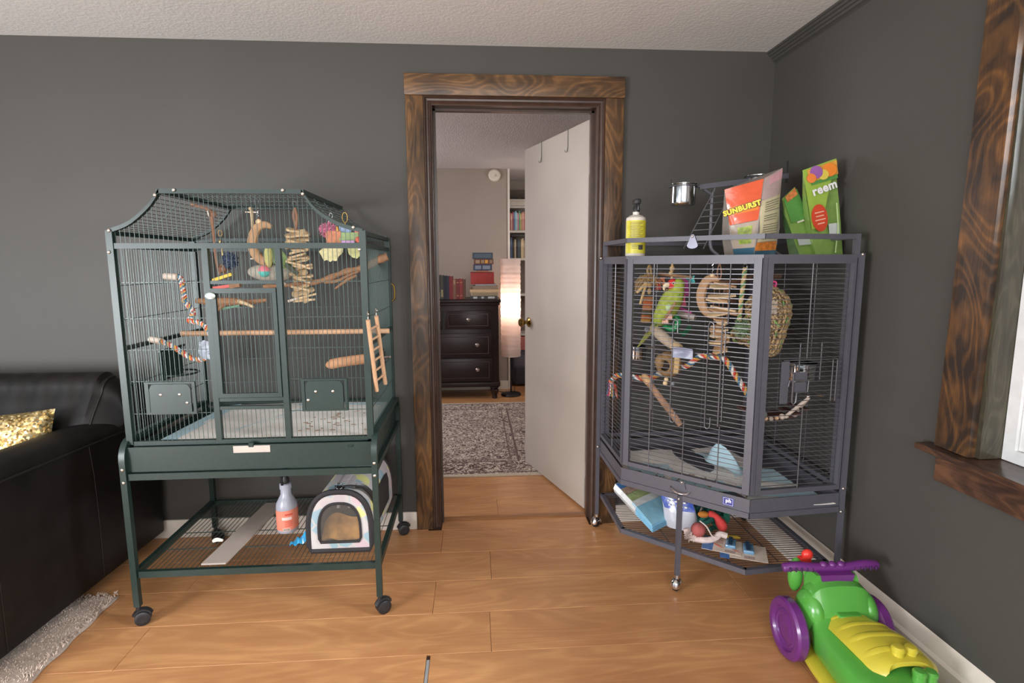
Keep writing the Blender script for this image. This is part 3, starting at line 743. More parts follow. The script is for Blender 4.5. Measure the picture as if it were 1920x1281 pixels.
# legs, shelf and casters
mid_f = (FL + FR)/2
def cleg(p, z0, z1, w=0.009): return MB().bb(p.x - w, p.x + w, p.y - w, p.y + w, z0, z1)
lp = [TL + V((-.004, .0, 0)), TR + V((.006, -.004, 0)), KK + V((.004, .006, 0)), mid_f + nF*0.012]
tops = [1.345, 1.36, 0.46, 0.408]
for p, zt in zip(lp, tops):
    if zt > 1: mbx = cleg(p + (V((-.015, 0, 0)) if p.x < 1 else V((.008, -.008, 0))), 0.045, zt, 0.008)
    else: mbx = cleg(p, 0.045, zt)
    part('stand_leg', mbx, M_grey, kc)
for p in (fp(0.262, 0.395, 0.022), V((TL.x - .022, TL.y - .012, 1.352)), V((TL.x - .022, TL.y - .012, 0.425)), V((TR.x + .012, TR.y - .020, 1.357)), V((TR.x + .010, TR.y - .020, 0.482)), V((TR.x + .008, TR.y - .020, 0.390))):
    part('bolt', MB().ball(p, 0.0055, 10, 6), M_bolt, kc)
sh5 = [TL + V((.004, -.016, 0)), FL + V((0.004, 0, 0)), FR + V((-.002, .0, 0)), TR + V((-.022, .0, 0)), KK + V((-.03, -.03, 0))]
for a, b in zip(sh5, sh5[1:] + sh5[:1]):
    d = (b - a).normalized()
    part('shelf_rail', MB().bar(Z(a - d*0.003, 0.172), Z(b + d*0.003, 0.172), 0.020, 0.020), M_grey, kc)
mb = MB(); y = -0.085
pp = sh5
while y > -0.79:
    xs_ = [lerp(a.x, b.x, (y - a.y)/(b.y - a.y)) for a, b in zip(pp, pp[1:] + pp[:1]) if (a.y - y)*(b.y - y) < 0]
    if len(xs_) > 1: mb.wire((min(xs_), y, 0.180), (max(xs_), y, 0.180), 0.0014)
    y -= 0.0172
for x in (0.80, 0.98, 1.17): mb.wire((x, -0.085, 0.177), (x, max(-0.75, -0.44 - (x - 0.64)*0.94), 0.177), 0.002)
part('shelf_bars', mb, mat('dark_grey_wire', (70, 68, 74), 0.4, 0.3), kc, stuff=True)
for p, a in ((lp[0] + V((-.015, 0, 0)), 3.6), (lp[1] + V((.008, -.008, 0)), 0.8), (lp[2], 1.0), (lp[3], 4.0)):
    ux, uy = math.cos(a), math.sin(a)
    ca = part('caster', MB().tube([(p.x, p.y, 0.045), (p.x, p.y, 0.068)], 0.012, 10), M_chrome, kc)
    c = V((p.x + ux*0.004, p.y + uy*0.004, 0.027))
    MW = frame(c, (ux, uy, 0), (0, 0, 1))
    part('wheel', MB().lathe([(0, -0.014), (0.018, -0.014), (0.026, -0.008), (0.027, 0.0), (0.026, 0.008), (0.018, 0.014), (0, 0.014)], n=20, M=MW), M_black, ca)
    hs = MB()
    for s in (-1, 1):
        hs.sheet(lambda u, v: MW @ V((0.0285*math.cos(lerp(0.1, PI*1.1, u)), 0.0285*math.sin(lerp(0.1, PI*1.1, u))*1.0, 0)) .lerp(V((0,0,0)), 0) if False else MW @ V((0.029*math.sin(PI/2*(1-0.75*v))*math.cos(lerp(-0.3, PI*0.95, u)), 0.029*math.sin(PI/2*(1-0.75*v))*math.sin(lerp(-0.3, PI*0.95, u)), s*0.021*math.cos(PI/2*(1-0.9*v)))), 12, 6, 0.0012)
    part('caster_shell', hs, M_chrome, ca)
# pads in the tray
p2 = thing('absorbent_pad', 'white and pale blue absorbent pads rumpled on the floor of the grey corner cage', 'pad', (1.0, -0.42, 0.4185))
def padfn(u, v):
    y = lerp(-0.785, -0.12, v); 
    x0 = max(0.645, 0.645 + (-0.44 - y)*1.06) + 0.012
    x1 = lerp(1.36, 1.22, v)
    x = lerp(x0, x1, u)
    z = 0.422 + 0.004*math.sin(9*x + 5*y)*math.sin(7*y) + 0.003*math.sin(23*x)
    return (x, y, z)
part('pad', MB().sheet(padfn, 22, 18, 0.002), M_pad_w, p2)
part('pad_crease', MB().sheet(lambda u, v: (lerp(1.10, 1.16, u) - 0.06*v + 0.02*math.sin(9*v), lerp(-0.50, -0.20, v), 0.4290 + 0.11*math.exp(-((u-0.5)/0.3)**2)*math.sin(PI*v)**2*(0.6 + 0.4*math.sin(5*v))), 10, 14, 0.0015), M_pad_b, p2, label='pale blue ridge standing up')
mb = MB()
for a, b, c_, d_ in ((0.68, 0.86, -0.40, -0.30), (0.82, 1.02, -0.62, -0.50), (1.05, 1.33, -0.70, -0.61), (1.15, 1.30, -0.55, -0.40), (0.72, 0.80, -0.46, -0.40)):
    mb.sheet(lambda u, v: (lerp(a, b, u), lerp(c_, d_, v) - 0.05*u, 0.4315 + 0.002*math.sin(8*u)), 6, 3, 0.001)
part('pad_patch', mb, M_pad_b, p2, label='pale blue quilted patch')
mb = MB()
for k in range(60):
    s = R.uniform(0.03, 0.50); o = R.uniform(0.0, 0.16)
    q = FL + dF*s - nF*(0.012 + o)
    mb.bar((q.x, q.y, 0.4355), (q.x + R.uniform(-.012, .012), q.y + R.uniform(-.012, .012), 0.4365), R.uniform(.002, .005), 0.003)
part('husks', mb, mat('husks', (120, 92, 62), 0.8, var=0.3, vscale=50), p2, stuff=True)
mb = MB()
for s, o in ((0.40, 0.05), (0.43, 0.12), (0.36, 0.10), (0.46, 0.04)):
    q = FL + dF*s - nF*o; mb.ball((q.x, q.y, 0.437), (0.009, 0.004, 0.003), 8, 5)
part('seed_pod', mb, mat('olive_pod', (104, 110, 62), 0.6, var=0.2), p2, stuff=True)
# ------------------------------------------------------------------ toys and perches in the green cage
M_yarn = stripes('multicolour_yarn', [(200, 70, 50), (230, 220, 205), (70, 110, 140), (210, 150, 60), (225, 215, 205), (60, 110, 90)], 95)
M_chip = mat('pale_wood_chip', (200, 174, 136), 0.75, var=0.14, vscale=50)
M_bark = mat('bark', (146, 108, 78), 0.8, var=0.2, vscale=40, bump=0.4, bscale=90)
def braid(mb, pts, r, n=3, turns=9, rs=0.55):
    """strands twisted round a path"""
    sp = spline(pts, 8); m = len(sp)
    outs = []
    for k in range(n):
        q = []
        for i, p in enumerate(sp):
            t = (sp[min(i+1, m-1)] - sp[max(i-1, 0)]).normalized()
            a = t.orthogonal().normalized() if abs(t.z) > 0.95 else (V((0,0,1)) - t*t.z).normalized()
            b = t.cross(a); w = 2*PI*(k/n + turns*i/(m-1))
            q.append(p + a*r*rs*math.cos(w) + b*r*rs*math.sin(w))
        outs.append(q)
    return outs
def rope(parent, name, pts, r, cols, turns):
    for k, q in enumerate(braid(None, pts, r, len(cols), turns)):
        part(name, MB().tube(q, r*0.62, 6), cols[k], parent)
Y_red = mat('yarn_red', (190, 74, 58), 0.9, var=0.2, vscale=150, bump=0.4, bscale=400)
Y_blue = mat('yarn_blue', (74, 112, 138), 0.9, var=0.2, vscale=150, bump=0.4, bscale=400)
Y_white = mat('yarn_white', (222, 214, 204), 0.9, var=0.12, vscale=150, bump=0.4, bscale=400)
Y_gold = mat('yarn_gold', (206, 158, 80), 0.9, var=0.2, vscale=150, bump=0.4, bscale=400)
Y_green = mat('yarn_green', (96, 140, 92), 0.9, var=0.2, vscale=150, bump=0.4, bscale=400)
Y_jute = mat('jute', (196, 166, 118), 0.95, var=0.2, vscale=120, bump=0.5, bscale=400)
def hook_link(c, r=0.008, w=0.0012, ax=V((1, 0, 0))):
    return MB().tube([V(c) + ax*r*0.6*math.cos(a) + V((0, 0, r*math.sin(a))) for a in [2*PI*k/14 for k in range(14)]], w, 5, closed=True)

# long rope perch, bent
t = thing('rope_perch', 'bent multicoloured rope perch with white end caps at the left of the green cage', 'perch', (-1.1, -0.5, 0.968))
rope(t, 'rope_strand', [(-1.142, -0.50, 1.287), (-1.105, -0.50, 1.283), (-1.096, -0.50, 1.235), (-1.092, -0.50, 1.19), (-1.066, -0.50, 1.15), (-1.083, -0.50, 1.118), (-1.05, -0.50, 1.112), (-1.02, -0.51, 1.092), (-0.995, -0.52, 1.05), (-0.995, -0.52, 1.00), (-1.036, -0.50, 0.972), (-1.076, -0.50, 0.968), (-1.123, -0.50, 0.998), (-1.17, -0.50, 1.030), (-1.205, -0.50, 1.041)], 0.0095, [Y_red, Y_white, Y_blue, Y_gold], 26)
for a, b in (((-1.165, -0.50, 1.288), (-1.115, -0.50, 1.284)), ((-1.238, -0.50, 1.048), (-1.195, -0.50, 1.040))):
    part('end_cap', MB().tube([a, V(a).lerp(V(b), .1), b], [0.009, 0.0125, 0.0125], 12), mat('cap_white', (220, 205, 190), 0.6), t)
# clear wrapper tied on the rope
w = MB().sheet(lambda u, v: (lerp(-1.040, -0.985, u) + 0.004*math.sin(9*v), -0.535 + 0.014*math.sin(PI*u) * (1 if v < 2 else 1) + 0.003*math.sin(13*v + 7*u), lerp(0.972, 1.040, v)), 8, 10, 0.001)
w.sheet(lambda u, v: (lerp(-1.040, -0.985, u), -0.505 - 0.012*math.sin(PI*u), lerp(0.972, 1.040, v) + 0.004*math.sin(8*u)), 8, 10, 0.001)
solo('plastic_wrapper', w, mat('clear_wrapper', (190, 198, 212), 0.2, var=0.25, vscale=45, coat=0.4, alpha=0.75), 'clear plastic wrapper tied to the rope perch at the green cage door post', 'wrapper')
# dowel perch across the cage
solo('dowel_perch', MB().tube([(-1.168, -0.40, 1.057), (-0.345, -0.40, 1.057)], 0.0105, 14), M_dowel, 'straight pale wooden dowel perch right across the green cage', 'perch')
# tapered block perch
tp = [(-0.605, -0.40, 0.925), (-0.590, -0.40, 0.922), (-0.55, -0.40, 0.930), (-0.46, -0.40, 0.941), (-0.395, -0.40, 0.946)]
t = thing('block_perch', 'thick tapered wooden block perch low at the right of the green cage', 'perch', (-0.5, -0.40, 0.90))
part('block', MB().tube(spline(tp, 4), [lerp(0.008, 0.021, min(1, k/5)) for k in range(17)], 12), mat('sanded_perch', (186, 138, 102), 0.8, var=0.12, vscale=40, bump=0.3, bscale=500), t)
part('wing_nut', MB().tube([(-0.395, -0.40, 0.946), (-0.345, -0.40, 0.950)], 0.004, 8).ball((-0.346, -0.40, 0.950), (0.004, 0.016, 0.006), 8, 6), M_bolt, t)
# branch perch
t = thing('branch_perch', 'knotty natural branch perch high across the right half of green cage', 'perch', (-0.55, -0.38, 1.25))
part('branch', MB().tube(spline([(-0.83, -0.42, 1.243), (-0.70, -0.40, 1.249), (-0.613, -0.39, 1.263), (-0.52, -0.38, 1.297), (-0.442, -0.37, 1.315), (-0.39, -0.36, 1.343), (-0.352, -0.35, 1.360)], 5), [0.006 + 0.011*(k/30)**0.8 + 0.0025*math.sin(k*1.7) for k in range(31)], 10), M_bark, t)
part('twig', MB().tube(spline([(-0.60, -0.385, 1.258), (-0.55, -0.39, 1.262), (-0.50, -0.395, 1.285), (-0.46, -0.40, 1.300)], 4), [0.008 - 0.0003*k for k in range(13)], 8), M_bark, t)
part('twig', MB().tube([(-0.555, -0.40, 1.232), (-0.505, -0.40, 1.268), (-0.47, -0.39, 1.285)], [0.004, 0.007, 0.006], 8), M_bark, t)
part('wing_nut', MB().ball((-0.366, -0.355, 1.355), (0.005, 0.015, 0.007), 8, 6).tube([(-0.37, -0.355, 1.355), (-0.352, -0.352, 1.359)], 0.004, 8), M_bolt, t)
# lower branch behind the door
t = thing('branch_perch', 'short forked branch perch behind the green cage door', 'perch', (-0.98, -0.40, 1.14))
part('branch', MB().tube(spline([(-1.10, -0.40, 1.188), (-1.03, -0.40, 1.182), (-0.96, -0.40, 1.183), (-0.90, -0.40, 1.180), (-0.83, -0.39, 1.188)], 4), [0.010, 0.011, 0.013, 0.015, 0.017, 0.019, 0.018, 0.017, 0.016, 0.015, 0.013, 0.012, 0.011, 0.010, 0.009, 0.008, 0.006], 10), M_bark, t)
part('twig', MB().tube([(-0.985, -0.40, 1.178), (-1.01, -0.41, 1.155), (-1.035, -0.42, 1.132)], [0.010, 0.008, 0.006], 8), M_bark, t)
part('twig', MB().tube([(-0.94, -0.40, 1.186), (-0.90, -0.43, 1.178), (-0.865, -0.44, 1.164)], [0.009, 0.007, 0.005], 8), M_chip, t)
# stacked wafer toy
t = thing('wafer_toy', 'tall hanging stack of pale shredded wood wafers in green cage', 'bird toy', (-0.69, -0.40, 1.19))
part('hanging_strip', MB().tube(spline([(-0.696, -0.40, 1.550), (-0.702, -0.40, 1.52), (-0.697, -0.40, 1.48), (-0.699, -0.40, 1.44)], 4), 0.006, 8).tube(spline([(-0.696, -0.40, 1.550), (-0.690, -0.40, 1.515), (-0.695, -0.40, 1.475)], 4), 0.005, 8), M_leather, t)
part('hook', hook_link((-0.696, -0.40, 1.563), 0.013), M_steel, t)
z = 1.462; k = 0
while z > 1.185:
    for q in range(3):
        wv = R.uniform(0.05, 0.088); d = R.uniform(0.025, 0.04); a = R.uniform(-0.6, 0.6)
        M = Matrix.Translation((-0.699 + 0.020*(1.46 - z)/0.28 + R.uniform(-.012, .012), -0.40 + R.uniform(-.012, .012), z)) @ Matrix.Rotation(R.uniform(-.30, .30), 4, 'Y') @ Matrix.Rotation(R.uniform(-.1, .75), 4, 'X') @ Matrix.Rotation(a, 4, 'Z')
        pl = [(-wv/2, -d/2), (-wv*0.3, -d/2 - 0.006), (wv*0.1, -d/2 + 0.004), (wv/2, -d/2), (wv/2 + 0.006, 0), (wv*0.42, d/2), (0, d/2 - 0.005), (-wv*0.4, d/2 + 0.004), (-wv/2 - 0.004, 0.002)]
        part('wafer', MB().prism(pl, -0.004, 0.004, M=M), M_chip, t); k += 1
        z -= 0.0088
    z -= 0.006
part('peg', MB().tube([(-0.745, -0.41, 1.345), (-0.735, -0.40, 1.345)], 0.006, 8).tube([(-0.73, -0.44, 1.185), (-0.685, -0.40, 1.20)], 0.005, 8), mat('white_peg', (228, 214, 200), 0.6), t)
# crescent mineral toy with bead
t = thing('crescent_toy', 'pale wooden crescent toy hanging from a bead in green cage', 'bird toy', (-0.83, -0.40, 1.33))
cp = spline([(-0.790, -0.40, 1.475), (-0.815, -0.40, 1.485), (-0.845, -0.40, 1.472), (-0.866, -0.40, 1.43), (-0.864, -0.40, 1.385), (-0.842, -0.40, 1.352), (-0.812, -0.40, 1.342), (-0.785, -0.40, 1.360), (-0.776, -0.40, 1.388)], 4)
part('crescent', MB().tube(cp, [0.007 + 0.013*math.sin(PI*k/(len(cp)-1))**0.6 for k in range(len(cp))], 10, flat=0.8), M_tan, t)
part('bead', MB().ball((-0.838, -0.40, 1.496), 0.0115, 14, 10), mat('bead_wood', (222, 192, 150), 0.5), t)
part('spring_wire', MB().tube([(-0.839 + 0.003*math.cos(k), -0.40 + 0.003*math.sin(k), 1.508 + 0.0016*k) for k in range(34)], 0.0011, 5), M_steel, t)
part('key_ring', hook_link((-0.842, -0.40, 1.573), 0.014), M_steel, t)
t2 = thing('rod_toy', 'thin upright wooden rod toy with cross pegs beside the crescent', 'bird toy', (-0.866, -0.38, 1.36))
part('rod', MB().tube([(-0.870, -0.38, 1.542), (-0.868, -0.38, 1.37)], 0.0055, 10).ball((-0.873, -0.38, 1.548), 0.008, 10, 8), M_chip, t2)
part('peg', MB().tube([(-0.893, -0.385, 1.535), (-0.850, -0.375, 1.535)], 0.0025, 6).tube([(-0.886, -0.385, 1.435), (-0.868, -0.38, 1.437)], 0.003, 6).tube([(-0.886, -0.385, 1.352), (-0.868, -0.38, 1.354)], 0.003, 6), mat('white_peg', (228, 214, 200), 0.6), t2)
# pink and green ball
t = thing('bell_ball', 'small pink and teal ball hanging under the wooden crescent', 'ball', (-0.815, -0.43, 1.285))
def half(c, r, z0, z1): return MB().lathe([(0, z0*r)] + [(r*math.cos(a), r*math.sin(a)) for a in [lerp(math.asin(z0), math.asin(z1), k/6) for k in range(7)]] + [(0, z1*r)], c=c, n=18)
part('upper_half', half((-0.818, -0.43, 1.303), 0.023, 0.0, 0.999), mat('ball_pink', (226, 130, 140), 0.3), t)
part('lower_half', half((-0.818, -0.43, 1.303), 0.023, -0.999, -0.005), mat('ball_teal', (92, 190, 180), 0.3), t)
part('link', MB().tube([(-0.818, -0.43, 1.325), (-0.814, -0.42, 1.345)], 0.0015, 5), M_steel, t)
# grey and green parrot behind the ball
M_pgrey = mat('feather_grey', (158, 152, 138), 0.85, var=0.14, vscale=90, bump=0.3, bscale=200)
M_pgreen = mat('feather_moss', (112, 136, 82), 0.8, var=0.2, vscale=70, bump=0.3, bscale=200)
M_pyel = mat('feather_yellowgreen', (186, 184, 118), 0.8, var=0.14, vscale=70)
t = thing('parrot', 'grey and green parrot leaning down behind the pink and teal ball', 'parrot', (-0.79, -0.395, 1.25))
bp = spline([(-0.893, -0.395, 1.297), (-0.872, -0.395, 1.300), (-0.835, -0.395, 1.298), (-0.785, -0.395, 1.295), (-0.740, -0.395, 1.300), (-0.712, -0.395, 1.318)], 4)
part('body', MB().tube(bp, [0.006, 0.012, 0.016, 0.020, 0.023, 0.026, 0.029, 0.031, 0.033, 0.035, 0.036, 0.037, 0.037, 0.036, 0.034, 0.031, 0.027, 0.022, 0.016, 0.010, 0.005][:len(bp)], 12), M_pgrey, t)
part('wing', MB().rings([[V((x0, -0.395 - w, z0)), V((x1, -0.395 - w*0.6, z1)), V((x1 - 0.01, -0.395 + w, z1 - 0.01)), V((x0 - 0.01, -0.395 + w, z0 - .01))] for x0, x1, z0, z1, w in ((-0.800, -0.770, 1.405, 1.412, 0.012), (-0.800, -0.752, 1.375, 1.385, 0.026), (-0.790, -0.728, 1.345, 1.352, 0.034), (-0.765, -0.708, 1.318, 1.322, 0.030), (-0.735, -0.700, 1.298, 1.300, 0.012))]), M_pgreen, t, label='moss green wing')
part('neck_patch', MB().ball((-0.800, -0.425, 1.362), (0.016, 0.014, 0.046), 12, 10), M_pyel, t, label='yellow green ruff')
part('tail', MB().bar((-0.735, -0.430, 1.330), (-0.690, -0.432, 1.292), 0.010, 0.016), mat('feather_dark', (72, 76, 62), 0.8), t, label='dark flight feathers')
part('foot', MB().tube([(-0.765, -0.40, 1.268), (-0.758, -0.405, 1.256), (-0.762, -0.415, 1.250)], [0.009, 0.007, 0.005], 6).tube([(-0.758, -0.405, 1.256), (-0.745, -0.41, 1.250)], 0.005, 6).tube([(-0.758, -0.405, 1.256), (-0.752, -0.39, 1.250)], 0.005, 6), mat('foot_grey', (190, 180, 170), 0.7), t)
# loofah toys at the right shoulder
def fuzz(c, r, n, ln, m, th=0.0016):
    for k in range(n):
        d = V((R.gauss(0, 1), R.gauss(0, 1), R.gauss(0, 1))).normalized()
        p = V(c) + V((d.x*r[0], d.y*r[1], d.z*r[2]))*0.75
        q = V(c) + V((d.x*r[0], d.y*r[1], d.z*r[2]))*(1.0 + ln*R.random())
        s = d.orthogonal().normalized()*R.uniform(-0.006, 0.006)
        m.tube([p, (p+q)/2 + s, q], th, 4)
    return m
def slab(c, pl, th, rx=0, rz=0, ry=0): return MB().prism(pl, -th/2, th/2, M=Matrix.Translation(c) @ Matrix.Rotation(rz, 4, 'Z') @ Matrix.Rotation(ry, 4, 'Y') @ Matrix.Rotation(PI/2 + rx, 4, 'X'))
scallop = lambda w, h, k=5: [(-w/2, h/2), (w/2, h/2)] + [(lerp(w/2, -w/2, q/(2*k)), -h/2 + (0.006 if q % 2 else 0)) for q in range(2*k + 1)]
t = thing('loofah_toy', 'loofah toy with pink fluff, orange disc and cream pad in green cage', 'bird toy', (-0.555, -0.41, 1.34))
part('pink_fluff', fuzz((-0.568, -0.41, 1.464), (0.030, 0.022, 0.026), 260, 0.35, MB().ball((-0.568, -0.41, 1.464), (0.024, 0.018, 0.022), 12, 8)), mat('fluff_pink', (196, 118, 142), 0.9, var=0.2, vscale=60), t)
part('orange_disc', slab((-0.546, -0.42, 1.435), scallop(0.058, 0.05, 4), 0.014, 0.2), mat('loofah_orange', (198, 132, 100), 0.9, var=0.2, vscale=60, bump=0.5, bscale=300), t)
part('loofah_slice', slab((-0.560, -0.42, 1.375), [(-0.045, 0.005), (-0.010, 0.035), (0.050, 0.035), (0.046, 0.0), (0.028, -0.016), (0.020, -0.033), (0.004, -0.030), (-0.004, -0.036), (-0.018, -0.028), (-0.028, -0.032), (-0.036, -0.012)], 0.012, 0.15), mat('loofah_cream', (206, 198, 150), 0.9, var=0.14, vscale=70, bump=0.6, bscale=260), t)
part('gold_bead', MB().ball((-0.532, -0.42, 1.463), (0.006, 0.006, 0.014), 10, 8), mat('bead_gold', (220, 160, 60), 0.4), t)
part('hook', MB().tube(spline([(-0.563, -0.41, 1.485), (-0.565, -0.41, 1.505), (-0.558, -0.41, 1.53), (-0.550, -0.41, 1.52), (-0.556, -0.41, 1.500)], 4), 0.0012, 5).ball((-0.562, -0.41, 1.492), (0.008, 0.003, 0.003), 8, 6), M_steel, t)
t = thing('loofah_toy', 'loofah toy with blue, green and lilac pieces under the flared right roof', 'bird toy', (-0.48, -0.41, 1.38))
part('blue_pad', slab((-0.502, -0.41, 1.461), scallop(0.045, 0.034, 4), 0.014, 0.1), mat('loofah_blue', (140, 160, 190), 0.9, var=0.15, vscale=60, bump=0.5, bscale=300), t)
part('green_pad', slab((-0.487, -0.42, 1.436), scallop(0.075, 0.036, 5), 0.014, 0.1), mat('loofah_green', (150, 172, 122), 0.9, var=0.18, vscale=60, bump=0.5, bscale=300), t)
part('lilac_pad', slab((-0.490, -0.43, 1.410), scallop(0.05, 0.024, 4), 0.012, 0.1), mat('loofah_lilac', (198, 160, 208), 0.9, var=0.15, vscale=60, bump=0.5, bscale=300), t)
part('red_bead', MB().ball((-0.455, -0.42, 1.455), (0.010, 0.008, 0.012), 10, 8).ball((-0.451, -0.43, 1.425), (0.010, 0.008, 0.012), 10, 8), mat('bead_coral', (216, 110, 92), 0.6, var=0.2, vscale=80), t)
part('loofah_slice', slab((-0.470, -0.42, 1.378), [(-0.024, 0.022), (0.028, 0.022), (0.027, -0.012), (0.012, -0.026), (-0.006, -0.022), (-0.020, -0.008)], 0.012, 0.1), mat('loofah_lime', (190, 190, 134), 0.9, var=0.14, vscale=70, bump=0.6, bscale=260), t)
part('chain_loop', MB().tube([(-0.502 + 0.010*math.cos(a), -0.41, 1.512 + 0.020*math.sin(a)) for a in [2*PI*k/16 for k in range(16)]], 0.0016, 5, closed=True).tube([(-0.502, -0.41, 1.492), (-0.502, -0.41, 1.472)], 0.0018, 5), M_brass, t)
# dark rope block toy
t = thing('rope_block_toy', 'dark blue rope toy over yellow and red blocks behind door', 'bird toy', (-0.975, -0.40, 1.21))
part('rope_knot', fuzz((-0.958, -0.40, 1.345), (0.026, 0.020, 0.030), 120, 0.3, MB().ball((-0.958, -0.40, 1.345), (0.022, 0.018, 0.027), 12, 8), 0.003), mat('rope_navy', (58, 68, 92), 0.9, var=0.3, vscale=90), t)
part('tan_knot', fuzz((-0.985, -0.40, 1.316), (0.018, 0.016, 0.018), 60, 0.3, MB().ball((-0.985, -0.40, 1.316), (0.016, 0.014, 0.016), 10, 8), 0.0024), M_leather, t)
part('yellow_block', MB().bar((-1.035, -0.41, 1.265), (-0.955, -0.40, 1.292), 0.020, 0.012), mat('block_yellow', (226, 186, 62), 0.5), t)
part('red_block', MB().bar((-1.035, -0.41, 1.236), (-0.965, -0.40, 1.246), 0.020, 0.012), mat('block_red', (204, 92, 84), 0.5), t)
part('bark_block', MB().bar((-0.965, -0.40, 1.243), (-0.925, -0.40, 1.250), 0.022, 0.016), M_bark, t)
part('green_block', MB().bar((-1.03, -0.40, 1.150), (-0.93, -0.40, 1.168), 0.018, 0.008), mat('block_green', (70, 120, 84), 0.5), t)
part('key_ring', hook_link((-0.988, -0.40, 1.452), 0.012).tube([(-0.988, -0.40, 1.441), (-0.985, -0.40, 1.36)], 0.0015, 5).ball((-0.990, -0.40, 1.42), (0.006, 0.004, 0.010), 8, 6), M_brass, t)
# leather strip toy hanging at the left of the roof
t = thing('leather_strap', 'long tan leather strap knotted to the roof bars of green cage', 'bird toy', (-1.015, -0.40, 1.25))
part('strap', MB().tube(spline([(-1.09, -0.40, 1.562), (-1.05, -0.40, 1.552), (-1.022, -0.40, 1.538), (-1.016, -0.40, 1.50), (-1.014, -0.40, 1.44), (-1.012, -0.40, 1.36), (-1.003, -0.40, 1.29)], 4), [0.006]*8 + [0.009, 0.010, 0.012, 0.010, 0.008, 0.0065, 0.006, 0.006] + [0.005]*9, 8, flat=0.6), M_leather, t)
part('knot', MB().ball((-1.010, -0.40, 1.525), (0.014, 0.009, 0.013), 12, 8), M_leather, t)
part('white_clip', MB().bar((-1.026, -0.41, 1.537), (-1.020, -0.41, 1.515), 0.004, 0.004), mat('cap_white', (220, 205, 190), 0.6), t)
# little ladder hung on the outside
t = thing('toy_ladder', 'small pale wooden ladder hung on the outside of green cage', 'ladder', (-0.36, -0.64, 0.86))
A0, A1, B0, B1 = V((-0.365, -0.748, 1.137)), V((-0.362, -0.645, 0.862)), V((-0.352, -0.655, 1.142)), V((-0.345, -0.548, 0.868))
for a, b in ((A0, A1), (B0, B1)): part('rail', MB().tube([a, b], 0.0075, 10), M_dowel, t)
for k in range(6):
    u = 0.13 + 0.145*k
    part('rung', MB().tube([A0.lerp(A1, u), B0.lerp(B1, u)], 0.0042, 8), M_dowel, t)
for a in (A0, B0):
    part('hook', MB().tube(spline([a, a + V((0, 0.002, 0.012)), a + V((0.0, -0.008, 0.022)), a + V((0, 0.002, 0.032)), a + V((0, 0.012, 0.022)), a + V((0, 0.008, 0.014))], 3), 0.0013, 5), M_steel, t)
# ------------------------------------------------------------------ inside the grey corner cage
IO = 0.0
def ip(s, z, o):           # s metres along the front (from the toy group's own datum IO), o metres inwards
    q = FL + dF*(s + IO) - nF*o; return V((q.x, q.y, z))
def at(x, y, z): return V((x, y, z))
# red-headed green parrot clinging to a toy
t = thing('parrot', 'lime green parrot with a red face clinging upright inside corner cage', 'parrot', (0.775, -0.355, 1.06))
UX = dF; 
def bpt(a, z, o=0.0): q = at(0.822, -0.400, 0) + UX*a - nF*o; return V((q.x, q.y, z))
M_lime = mat('feather_lime', (148, 160, 62), 0.75, var=0.22, vscale=60, bump=0.35, bscale=220)
M_limed = mat('feather_leaf', (112, 142, 60), 0.75, var=0.18, vscale=70, bump=0.35, bscale=220)
M_redf = mat('feather_red', (206, 48, 50), 0.75, var=0.12, vscale=90)
M_bone = mat('beak_horn', (226, 206, 176), 0.4, var=0.08)
M_tail = mat('feather_tail', (146, 150, 72), 0.8, var=0.2, vscale=60)
sp = spline([bpt(-0.050, 1.068), bpt(-0.040, 1.085), bpt(-0.012, 1.125), bpt(0.012, 1.170), bpt(0.030, 1.205), bpt(0.038, 1.228), bpt(0.034, 1.248), bpt(0.026, 1.258)], 4)
rad = [0.012, 0.018, 0.023, 0.027, 0.030, 0.034, 0.038, 0.040, 0.042, 0.044, 0.045, 0.0455, 0.045, 0.044, 0.042, 0.040, 0.037, 0.034, 0.031, 0.029, 0.028, 0.0285, 0.029, 0.0285, 0.0265, 0.023, 0.018, 0.012, 0.005]
part('body', MB().tube(sp, rad[:len(sp)], 16), M_lime, t)
part('face', MB().ball(bpt(0.021, 1.240, -0.010), (0.023, 0.023, 0.024), 16, 10), M_redf, t, label='red face')
part('upper_beak', MB().tube(spline([bpt(0.010, 1.240, -0.026), bpt(0.000, 1.237, -0.034), bpt(-0.006, 1.224, -0.036), bpt(-0.003, 1.214, -0.034)], 4), [0.0095, 0.0095, 0.010, 0.010, 0.0095, 0.009, 0.008, 0.007, 0.0055, 0.0045, 0.0035, 0.002, 0.001], 10), M_bone, t)
part('lower_beak', MB().ball(bpt(0.004, 1.218, -0.028), (0.007, 0.007, 0.006), 10, 6), mat('beak_dark', (116, 96, 74), 0.5), t)
ec = bpt(0.034, 1.246, -0.030)
part('eye_ring', MB().ball(ec, 0.0075, 12, 8), M_bone, t)
part('eye', MB().ball(ec - UX*(-0.0) + V((-nF.x*-0.0, 0, 0)) + nF*0.0045, 0.0048, 10, 8), mat('eye_black', (20, 18, 16), 0.1), t)
def wing(sgn):
    return MB().sheet(lambda u, v: bpt(lerp(0.052 if sgn > 0 else -0.0, -0.055, u) + (0.010*math.sin(PI*v))*(1-u), lerp(1.205, 1.055, u) - 0.006*v, -(0.020 + 0.024*math.sin(PI*min(1, .15+.8*u)))*(1 if sgn > 0 else -1) + 0.0) + UX*(lerp(-0.020, 0.022, v)*(1 - 0.65*u)), 12, 8, 0.004)
part('wing', MB().sheet(lambda u, v: bpt(lerp(0.060, -0.048, u) - lerp(0.0, 0.012, v)*(1-u) - 0.0, lerp(1.200, 1.062, u), -0.030 + 0.07*v) , 10, 6, 0.004), M_limed, t, label='leaf green wing')
